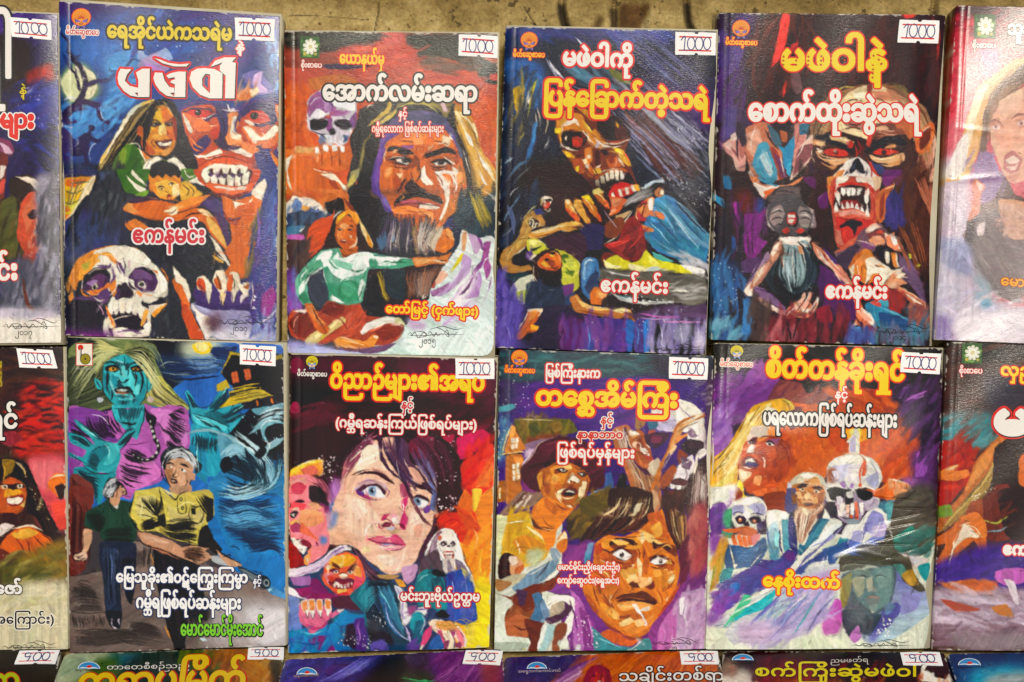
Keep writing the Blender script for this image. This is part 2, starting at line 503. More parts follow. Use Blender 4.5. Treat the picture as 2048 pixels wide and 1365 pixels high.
WALL_W = -0.034
class Book:
    def __init__(s, name, label, group, quad, thick, seed, tilt=(0, 0), flat=None, length=None):
        # quad: front cover corners TL TR BR BL in photo pixels. flat: height of a horizontal cover (third row)
        s.q = np.array(quad, float); s.rng = np.random.default_rng(seed); s.thick = thick
        if flat is None:
            n = W + V * math.tan(math.radians(tilt[1])) + U * math.tan(math.radians(tilt[0])); n /= np.linalg.norm(n)
            p0 = W * (WALL_W + thick)
            c = hit([s.q.mean(0)], p0, W)[0]
            P = hit(s.q, c, n)
        else:
            n = np.array([0, 0, 1.0]); P = hit(s.q, np.array([0, 0, flat]), n)
            for i, j in ((3, 0), (2, 1)):
                d = P[i] - P[j]; P[i] = P[j] + d / np.linalg.norm(d) * length
        s.n, s.P = n, P
        xx = (P[1] - P[0]) + (P[2] - P[3]); xx /= np.linalg.norm(xx)
        yy = np.cross(n, xx)
        s.B = np.stack([xx, yy, n], 1)
        s.base = P.mean(0) - n * thick
        s.root = bpy.data.objects.new(name, None); COL.objects.link(s.root)
        M = Matrix([[*s.B[i], s.base[i]] for i in range(3)] + [[0, 0, 0, 1]])
        s.root.matrix_world = M
        s.root['label'] = label; s.root['category'] = 'book'; s.root['group'] = group
        s.root.empty_display_size = .02
        s.L = s.local(P)                                     # corners in the book's own frame
        s.Hm = homog(s.L[:, :2], [(0, 0), (1, 0), (1, 1), (0, 1)])
        s.width = np.linalg.norm(P[1] - P[0]); s.height = np.linalg.norm(P[3] - P[0])
        s.bumps = []; s.cuts = [0, 0, 0, 0]; s.curl = .0009; s.wave = .0004
        r = s.rng; s.ph = r.random(6) * 6.28; s.fr = r.uniform(1.2, 3.2, 6)
    def local(s, P): return (P - s.base) @ s.B
    def st(s, xy):
        h = np.c_[xy, np.ones(len(xy))] @ s.Hm.T
        return h[:, :2] / h[:, 2:]
    def disp(s, st):
        a, t = st[:, 0], st[:, 1]
        z = -s.curl * np.clip((a - .88) / .12, 0, None) ** 2 - .0012 * np.clip((.035 - a) / .035, 0, None) ** 2
        z = z - .00014 * np.exp(-((a - .052) / .007) ** 2)                        # hinge crease beside the spine
        z = z + s.wave * (np.sin(s.fr[0] * 3.1 * a + s.ph[0]) * np.sin(s.fr[1] * 3.1 * t + s.ph[1]) + .5 * np.sin(s.fr[2] * 6 * t + s.fr[3] * 5 * a + s.ph[2]))
        for bs, bt, rs, rt, an, hgt in s.bumps:
            c, d = math.cos(an), math.sin(an)
            x = (a - bs) * c + (t - bt) * 1.47 * d; y = -(a - bs) * d + (t - bt) * 1.47 * c
            z = z + hgt * np.exp(-(x / rs) ** 2 - (y / rt) ** 2)
        return z
    def place(s, p, lift=0.0):
        # photo pixels -> points on the cover surface (book frame), following its waves
        L = s.local(hit(p, s.P[0], s.n))
        L[:, 2] += s.disp(s.st(L[:, :2])) + lift
        return L
    def quad_at(s, grow_px, down):
        # the cover outline moved outwards by (left, top, right, bottom) photo pixels, 'down' metres below the cover
        l, t, r, b = grow_px
        u = (s.L[1] - s.L[0]) / s.width; v = (s.L[3] - s.L[0]) / s.height
        k = SC
        o = np.array([s.L[0] - u * l * k - v * t * k, s.L[1] + u * r * k - v * t * k, s.L[2] + u * r * k + v * b * k, s.L[3] - u * l * k + v * b * k])
        o[:, 2] = s.thick - down
        return o[[0, 3, 2, 1]]
    def cover(s, canvas, mat, edge=(0, 0, 0, 0), pages=(-2, -2, -2, -2), board=None):
        W_, H_ = s.width / SC, s.height / SC
        sx = np.linspace(0, 1, max(40, int(W_ * .78)))
        ty = np.linspace(0, 1, max(60, int(H_ * .78)))
        # only what lies in or near the picture needs the fine mesh
        def thin(ax, k):
            P = s.P[0] + (s.P[1] - s.P[0]) * ax[:, None] if k == 0 else s.P[0] + (s.P[3] - s.P[0]) * ax[:, None]
            pr = project(P)
            ins = (pr[:, k] > -25) & (pr[:, k] < (2073 if k == 0 else 1400))
            keep = ins.copy(); keep[::14] = True; keep[-1] = True
            return ax[keep]
        sx, ty = thin(sx, 0), thin(ty, 1)
        a, t = np.meshgrid(sx, ty); a = a.ravel(); t = t.ravel()
        Hi = np.linalg.inv(s.Hm)
        h = np.c_[a, t, np.ones(len(a))] @ Hi.T; xy = h[:, :2] / h[:, 2:]
        st = np.stack([a, t], 1)
        z = s.thick + s.disp(st)
        co = np.c_[xy, z]
        flat = np.c_[xy, np.full(len(a), s.thick)] @ s.B.T + s.base
        pp = project(flat)
        X, Y = pp[:, 0], pp[:, 1]
        X = reflect(X, canvas.x0 + 2, canvas.x0 + canvas.w - 3); Y = reflect(Y, canvas.y0 + 2, canvas.y0 + canvas.h - 3)
        col = bilin(canvas.a, X - canvas.x0, Y - canvas.y0)
        nx, ny = len(sx), len(ty)
        # worn edges: the ink has rubbed off to white paper along the rim, in specks
        d = np.minimum(np.minimum(a, 1 - a) * W_, np.minimum(t, 1 - t) * H_)
        n1 = vnoise(ny, nx, 4, 4, s.rng).ravel() + vnoise(ny, nx, 14, 14, s.rng).ravel()
        wear = np.clip((n1 * 1.5 + .05 - d * .22) * 2.4, 0, .8)[:, None]
        col = col * (1 - wear) + np.array([.80, .79, .74]) * wear
        q = grid_quads(nx, ny)
        ctr = st[q].mean(1)
        keep = np.ones(len(q), bool)
        for i, (ca, ct) in enumerate(((0, 0), (1, 0), (1, 1), (0, 1))):
            r = s.cuts[i]
            if not r: continue
            ra, rt = r / W_, r / H_
            da = np.abs(ctr[:, 0] - ca); dt = np.abs(ctr[:, 1] - ct)
            keep &= ~((da < ra) & (dt < rt) & (((ra - da) / ra) ** 2 + ((rt - dt) / rt) ** 2 > 1))
        q = q[keep]
        # rim: the sheet has a thickness of its own
        th = .00035
        rim = np.concatenate([np.arange(nx), np.arange(1, ny) * nx + nx - 1, (ny - 1) * nx + np.arange(nx - 2, -1, -1), np.arange(ny - 2, 0, -1) * nx])
        low = co[rim] - (0, 0, th)
        m = len(co); k = np.arange(len(rim)); k2 = np.roll(k, -1)
        rq = np.stack([rim[k], rim[k2], m + k2, m + k], 1)
        if any(s.cuts): rq = rq[:0]
        me = mesh_quads('front_cover', np.vstack([co, low]), np.vstack([q, rq]))
        ca = me.color_attributes.new('paint', 'FLOAT_COLOR', 'POINT')
        rgba = np.ones((len(co) + len(low), 4), np.float32)
        rgba[:len(co), :3] = albedo(col); rgba[len(co):, :3] = albedo(col[rim] * .5 + .4)
        ca.data.foreach_set('color', rgba.ravel())
        me.polygons.foreach_set('use_smooth', np.ones(len(me.polygons), bool))
        link('front_cover', me, s.root, [mat])
        # page block, back cover, spine
        T = s.thick
        inset = .0006 + max(0, s.curl)
        dn = .0011 + (s.curl * .35)
        co, f = prism(s.quad_at(pages, dn), s.quad_at(pages, T - .0005))
        link('page_block', mesh_quads('page_block', co, f), s.root, [PAGES])
        g = tuple(max(e, p) for e, p in zip((0, 0, 0, 0), pages)) if board is None else board
        co, f = prism(s.quad_at(g, T - .0004), s.quad_at(g, T))
        link('back_cover', mesh_quads('back_cover', co, f), s.root, [CREAM])
        nsp = 60
        tt = np.linspace(.002, .998, nsp)
        Lc = s.L[0] + (s.L[3] - s.L[0]) * tt[:, None]
        ux = (s.L[1] - s.L[0]) / s.width
        rows = []
        for off, zz in ((.0006, T - .0016), (-.0002, T - .0022), (-.0003, T * .5), (-.0002, .0012), (.0006, .0005)):
            r = Lc + ux * off; r[:, 2] = zz; rows.append(r)
        co = np.concatenate(rows)
        me = mesh_quads('spine', co, grid_quads(nsp, 5)[:, ::-1])
        idx = np.clip((tt * (ny - 1)).astype(int), 0, ny - 1) * nx + 2
        rgba = np.ones((len(co), 4), np.float32); rgba[:, :3] = np.tile(albedo(col[idx]), (5, 1))
        ca = me.color_attributes.new('paint', 'FLOAT_COLOR', 'POINT'); ca.data.foreach_set('color', rgba.ravel())
        me.polygons.foreach_set('use_smooth', np.ones(len(me.polygons), bool))
        link('spine', me, s.root, [mat])
    # --- printing on the cover
    def text(s, name, text, x0, y0, x1, y1, h, bold, layers, shear=0):
        e = max([l[1] for l in layers] + [0]) + bold + 6
        lo = (min(x0, x1) - e - h * .3, min(y0, y1) - h * 1.95 - e); hi = (max(x0, x1) + e + h * .4, max(y0, y1) + h * 1.06 + e)
        p = Print(*lo, *hi, ss=SS if h > 14 else 3.4)
        p.text(text, (x0, y0), (x1, y1), h, bold, layers, shear)
        return p.build(name, s, s.lift())
    n_lift = 0
    def lift(s):
        s.n_lift += 1
        return .00006 + .00002 * s.n_lift
    def tag(s, quad, digits, seed, label=None):
        q = np.array(quad, float); rng = np.random.default_rng(seed)
        Hq = homog([(0, 0), (1, 0), (1, 1), (0, 1)], q)
        def m(pts):
            pts = np.asarray(pts, float); h = np.c_[pts, np.ones(len(pts))] @ Hq.T
            return h[:, :2] / h[:, 2:]
        nt = np.linspace(math.pi, 0, 9)
        c = .5 + rng.uniform(-.03, .03)
        out = [(0, 0)] + [(c + .052 * math.cos(a), .088 * math.sin(a)) for a in nt] + [(1, 0), (1, .5), (1, 1)] + [(c + .052 * math.cos(a), 1 - .088 * math.sin(a)) for a in nt[::-1]] + [(0, 1), (0, .5)]
        out = [(a + rng.normal(0, .004), b + rng.normal(0, .006)) for a, b in out]
        lo, hi = q.min(0) - 4, q.max(0) + 4
        op = m(out)
        p = Print(*lo, *hi, ss=3); p.loops('eceaea', [op])
        t = p.build('price_tag', s, .00040)
        # the cut edge of the slip, so that it is a sheet of paper and not a film
        top = s.place(op, .00040); n = len(top); k = np.arange(n); k2 = (k + 1) % n
        me = t.data; nv = len(me.vertices)
        old = np.empty(nv * 3, np.float32); me.vertices.foreach_get('co', old)
        qd = np.empty(len(me.loops), np.int32); me.loops.foreach_get('vertex_index', qd)
        t.data = mesh_quads('price_tag', np.vstack([old.reshape(-1, 3), top, top - (0, 0, .00034)]), np.vstack([qd.reshape(-1, 4), nv + np.stack([k, k2, k2 + n, k + n], 1)]))
        t.data.materials.append(TAGP)
        for y, x0, x1 in ((.21, .09, .90), (.80, .08, .89)):
            p = Print(*lo, *hi, ss=3)
            p.loops('dc3c30', [m([(x0, y - .034), (x1, y - .028), (x1, y + .034), (x0, y + .028)])])
            p.build('ruled_line', s, .00046, t, .8, 0)
        p = Print(*lo, *hi, ss=4)
        sz = np.linalg.norm(q[1] - q[0]); w = .024 * sz if len(digits) == 4 else .027 * sz
        xs = (.12, .28, .50, .70) if len(digits) == 4 else (.20, .44, .66)
        for dg, x in zip(digits, xs):
            x += rng.uniform(-.02, .02); wd = .185 * rng.uniform(.92, 1.08); y0, y1 = .20 + rng.uniform(-.03, .03), .77 + rng.uniform(-.03, .03)
            if dg == '1':
                p.stroke('3a3f7a', w, m([(x, .36), (x + .05, .24), (x + .10, .19), (x + .095, .45), (x + .08, .78)]))
                if seed % 2: p.stroke('3a3f7a', w * .8, m([(x - .01, .80), (x + .10, .78), (x + .20, .79)]))
            elif dg == '9':
                p.stroke('3a3f7a', w, m([(x + .16, .30), (x + .10, .20), (x + .02, .26), (x + .03, .45), (x + .11, .48), (x + .17, .34), (x + .17, .25), (x + .16, .5), (x + .12, .82)]))
            else:
                th = np.linspace(-1.9, 4.6, 16)
                p.stroke('3a3f7a', w, m([(x + wd / 2 + (wd / 2) * math.cos(a), (y0 + y1) / 2 + (y1 - y0) / 2 * math.sin(a)) for a in th]))
        p.build('price_number', s, .0005, t, .6, 0)
        return t
    def emblem(s, kind, x0, y0, x1, y1):
        p = Print(x0 - 3, y0 - 3, x1 + 3, y1 + 3, ss=3.4)
        w, h = x1 - x0, y1 - y0
        P = lambda *a: [(x0 + w * u, y0 + h * v) for u, v in a]
        def ell(cx, cy, rx, ry, n=24): return [(x0 + w * (cx + rx * math.cos(t)), y0 + h * (cy + ry * math.sin(t))) for t in np.linspace(0, 6.2832, n, endpoint=False)]
        if kind[:3] == 'fan':
            # a round pleated fan behind a masked face and a bow
            rim, body, ray, mask, face = {'fano': ('e04820', 'f4a020', 'c04c10', '7a6ab4', 'e88c28'), 'fany': ('1c1a10', 'e0d034', '8a7c10', '78a4dc', 'e8c8b4')}[kind]
            p.loops(rim, [ell(.5, .42, .50, .42)]); p.loops(body, [ell(.5, .42, .455, .385)])
            for t in np.linspace(math.pi * .86, math.pi * 2.14, 17):
                p.stroke(ray, w * .022, [(x0 + w * .5, y0 + h * .48), (x0 + w * (.5 + .25 * math.cos(t)), y0 + h * (.46 + .2 * math.sin(t))), (x0 + w * (.5 + .45 * math.cos(t)), y0 + h * (.42 + .38 * math.sin(t)))])
            k = '221c38'
            p.loops(k, [P((.16, .49), (.50, .61), (.84, .49), (.79, .70), (.21, .70))]); p.loops(k, [P((.25, .81), (.5, .88), (.75, .81), (.75, 1.0), (.5, .89), (.25, 1.0))])
            p.loops(face, [ell(.5, .70, .26, .13)])
            p.loops(mask, [P((.20, .52), (.47, .60), (.42, .66), (.23, .67))]); p.loops(mask, [P((.80, .52), (.53, .60), (.58, .66), (.77, .67))])
            p.loops(mask, [P((.28, .83), (.48, .86), (.30, .97))]); p.loops(mask, [P((.72, .83), (.52, .86), (.70, .97))])
            p.stroke(k, w * .03, P((.40, .73), (.5, .69), (.6, .73))); p.stroke(k, w * .025, P((.42, .77), (.52, .76), (.58, .77)))
        elif kind == 'flower':
            p.loops('2f5a22', [P((0, 0), (1, 0), (1, 1), (0, 1))])
            r = np.random.default_rng(4)
            for _ in range(26):
                cx, cy = r.random(2); p.loops(r.choice(['1c3c16', '4a7a30', '6a9a44']), [ell(min(.9, max(.1, cx)), min(.9, max(.1, cy)), .10 * r.random() + .03, .06)])
            p.loops('c0b048', [ell(.24, .80, .09, .08)]); p.loops('a8a040', [ell(.80, .82, .08, .07)])
            for q, rr, c in ((9, .30, 'd8d8c4'), (9, .22, 'e8e8da'), (7, .13, 'f0f0e4'), (5, .06, 'd4cc9c')):
                for t in np.linspace(0, 6.283, q, endpoint=False) + rr * 9: p.loops(c, [ell(.53 + rr * math.cos(t), .47 + rr * math.sin(t), .145 * (rr + .35), .13 * (rr + .35), 12)])
        elif kind == 'sun':
            t = np.linspace(math.pi, 2 * math.pi, 20)
            arc = lambda k: [(x0 + w * (.5 + .5 * k * math.cos(a)), y0 + h * (1 + k * math.sin(a))) for a in t]
            p.loops('dce8f0', [arc(1.0)]); p.loops('3c8cc8', [arc(.92)])
            p.loops('d83c28', [ell(.52, .74, .12, .26)])
            p.loops('e8eef4', [P((.04, .95), (.2, .76), (.36, .80), (.5, .86), (.7, .74), (.82, .80), (.96, .95), (.7, .92), (.5, .98), (.3, .90))])
            p.loops('3c8cc8', [P((.06, 1), (.3, .93), (.5, 1))])
        elif kind == 'lamp':
            p.loops('d04030', [P((0, 0), (1, 0), (1, 1), (0, 1))]); p.loops('ece6d8', [P((.04, .03), (.96, .03), (.96, .97), (.04, .97))])
            p.loops('d0382c', [ell(.28, .19, .17, .13)]); p.loops('2a2420', [P((.24, .22), (.34, .22), (.35, .62), (.24, .62))]); p.loops('b8b4a8', [P((.25, .24), (.30, .24), (.30, .60), (.26, .60))])
            p.loops('28240c', [ell(.56, .70, .32, .25)]); p.loops('a89a20', [ell(.56, .70, .28, .22)])
            for a in np.linspace(0, 6.283, 18, endpoint=False): p.stroke('3a340c', w * .02, [(x0 + w * (.56 + .1 * math.cos(a)), y0 + h * (.70 + .08 * math.sin(a))), (x0 + w * (.56 + .2 * math.cos(a)), y0 + h * (.70 + .16 * math.sin(a))), (x0 + w * (.56 + .3 * math.cos(a)), y0 + h * (.70 + .23 * math.sin(a)))])
            p.loops('28240c', [ell(.56, .70, .06, .05)])
        return p.build('publisher_emblem', s, s.lift())
    def signature(s, x0, y0, w, h, seed, col='1c1a1c', year='၂၀၁၇'):
        r = np.random.default_rng(seed); p = Print(x0 - 6, y0 - h * .3, x0 + w + 8, y0 + h * 1.5, ss=3.2)
        J = lambda *a: [(x0 + w * (u + r.normal(0, .012)), y0 + h * (v + r.normal(0, .03))) for u, v in a]
        t = max(1.1, w * .011)
        p.stroke(col, t, J((0, .55), (.08, .40), (.10, .62), (.18, .36), (.22, .66), (.30, .40), (.36, .60)), 2)
        p.stroke(col, t, J((.14, .30), (.30, .34), (.34, .62), (.22, .70)), 2)
        p.stroke(col, t, J((.36, .52), (.42, .30), (.46, .66), (.52, .34), (.56, .62), (.62, .36)), 2)
        p.stroke(col, t, J((.02, .52), (.30, .58), (.60, .54), (1.0, .50)), 2)
        p.stroke(col, t, J((.42, .16), (.55, .04), (.66, .30), (.78, .62)), 2)
        p.stroke(col, t, J((.52, .06), (.62, -.10), (.74, .06), (.86, .24), (.98, .02)), 2)
        p.stroke(col, t, J((.64, .66), (.72, .18), (.76, .70), (.66, .44)), 2)
        if year: p.text(year, (x0 + w * .22, y0 + h * 1.18), (x0 + w * .52, y0 + h * 1.18), h * .32, .2, [(col, 0, 0, 0)])
        return p.build('artist_signature', s, s.lift())

def project(P):
    d = np.atleast_2d(P) - CAM
    k = -(d @ W)
    return np.stack([1024 + (d @ U) / k * H / SC, 682.5 - (d @ V) / k * H / SC], 1)

def reflect(x, lo, hi):
    L = hi - lo; y = np.abs((x - lo) % (2 * L))
    return lo + np.where(y > L, 2 * L - y, y)

def paint(key, x0, y0, w, h, seed, base='3a3438'):
    c = Canvas(x0, y0, w, h, seed, base); c.rel = True; c.ink = .85 if key == 'c5' else .5; c.bare = 0 if key in ('c5', 'b0') or key[0] == 'r' else 1; c.run(ART[key]); c.finish(detail=.45 if key == 'c5' else 1)
    return c

# ---------------------------------------------------------------- the painted covers, stroke by stroke
# @ x y k: origin in the photo and zoom; then points in tens of zoomed pixels; F filled shape, A airbrushed, G graded, P straight-edged, S L T strokes, H hair, B brushwork, D spatter, E ellipse
ART = {}
ART['b0'] = '''
@ 0 10 1.978
P 241a48 -40,0 340,0 0,1400 -340,0
A 3a2070 14 -20,20 270,10 0,110 -270,-20
B 5a3aa0 2a1c58 40 60 12 30 0,40 240,10 0,130 -180,-30
A 2a1c18 14 -20,120 140,30 -10,170 -130,10
A 8a2018 10 110,270 100,-40 10,90 -100,20
F b82a20 150,290 40,-55 20,35 -10,50 -50,0
B d04030 5a1a1c 16 40 12 50 120,250 95,-10 0,80 -105,10
F c8c8dc 105,345 45,-33 10,8 -50,40
A 2a2c80 16 120,320 120,0 0,320 -90,0
B 2c3aa0 241c50 70 80 14 25 60,320 180,0 0,360 -140,-20
B 161428 221c3c 50 80 14 -30 60,480 180,0 0,220 -120,0
D a8a8d8 50 2 60,340 180,-10 -10,150 -150,0
F 8a3a60 0,530 40,10 15,40 -15,20 -40,-20
F d8b0c8 0,545 30,15 20,30 -30,0
F 6a2a24 0,590 30,10 -5,80 -5,80 -20,10
F e8dcd0 0,640 25,0 -10,40 -15,10
F c04a40 0,700 22,-10 -4,50 -18,10
F 2a1c14 40,690 70,-20 55,30 5,40 -30,40 -20,180 -40,40 -80,10 0,-230 40,-20
F e8dcc8 60,680 70,5 38,35 -3,30 -45,-40
F 4a4a20 0,790 60,-30 20,140 -20,100 -60,0
B 6a5a2a 2a2414 36 60 10 70 0,780 110,-60 0,260 -110,20
F c04a30 80,800 30,-50 30,-10 10,50 5,40 10,30 -5,40 5,60 -25,30 -40,-10 -30,-60
F d8704a 90,820 40,-60 5,70 -25,70
F e8a88a 145,850 20,30 -15,10
F 2a1014 110,830 20,-20 18,5 -8,35 -20,0
F 8a2a20 130,920 30,20 -10,20 -20,-10
F a83a2c 100,980 50,20 -50,60 -40,20
B e8d8cc c08a70 16 24 5 70 120,860 40,20 -10,100 -40,0
A 4a4a5a 12 0,1040 120,-40 80,180 -100,80 -100,-20
A 8a8898 12 140,700 80,0 10,480 -60,0
B 5a5868 9a98a8 40 80 12 80 20,1040 160,-40 20,200 -180,30
B 2a2630 5a5868 50 90 14 80 150,760 80,-40 5,440 -65,-60
S 5a2c20 16 90,1080 20,100 50,60
A e0dcd0 14 -20,1220 270,10 0,150 -270,0
A b8b0c0 10 0,1200 220,10 -20,30 -200,0
'''
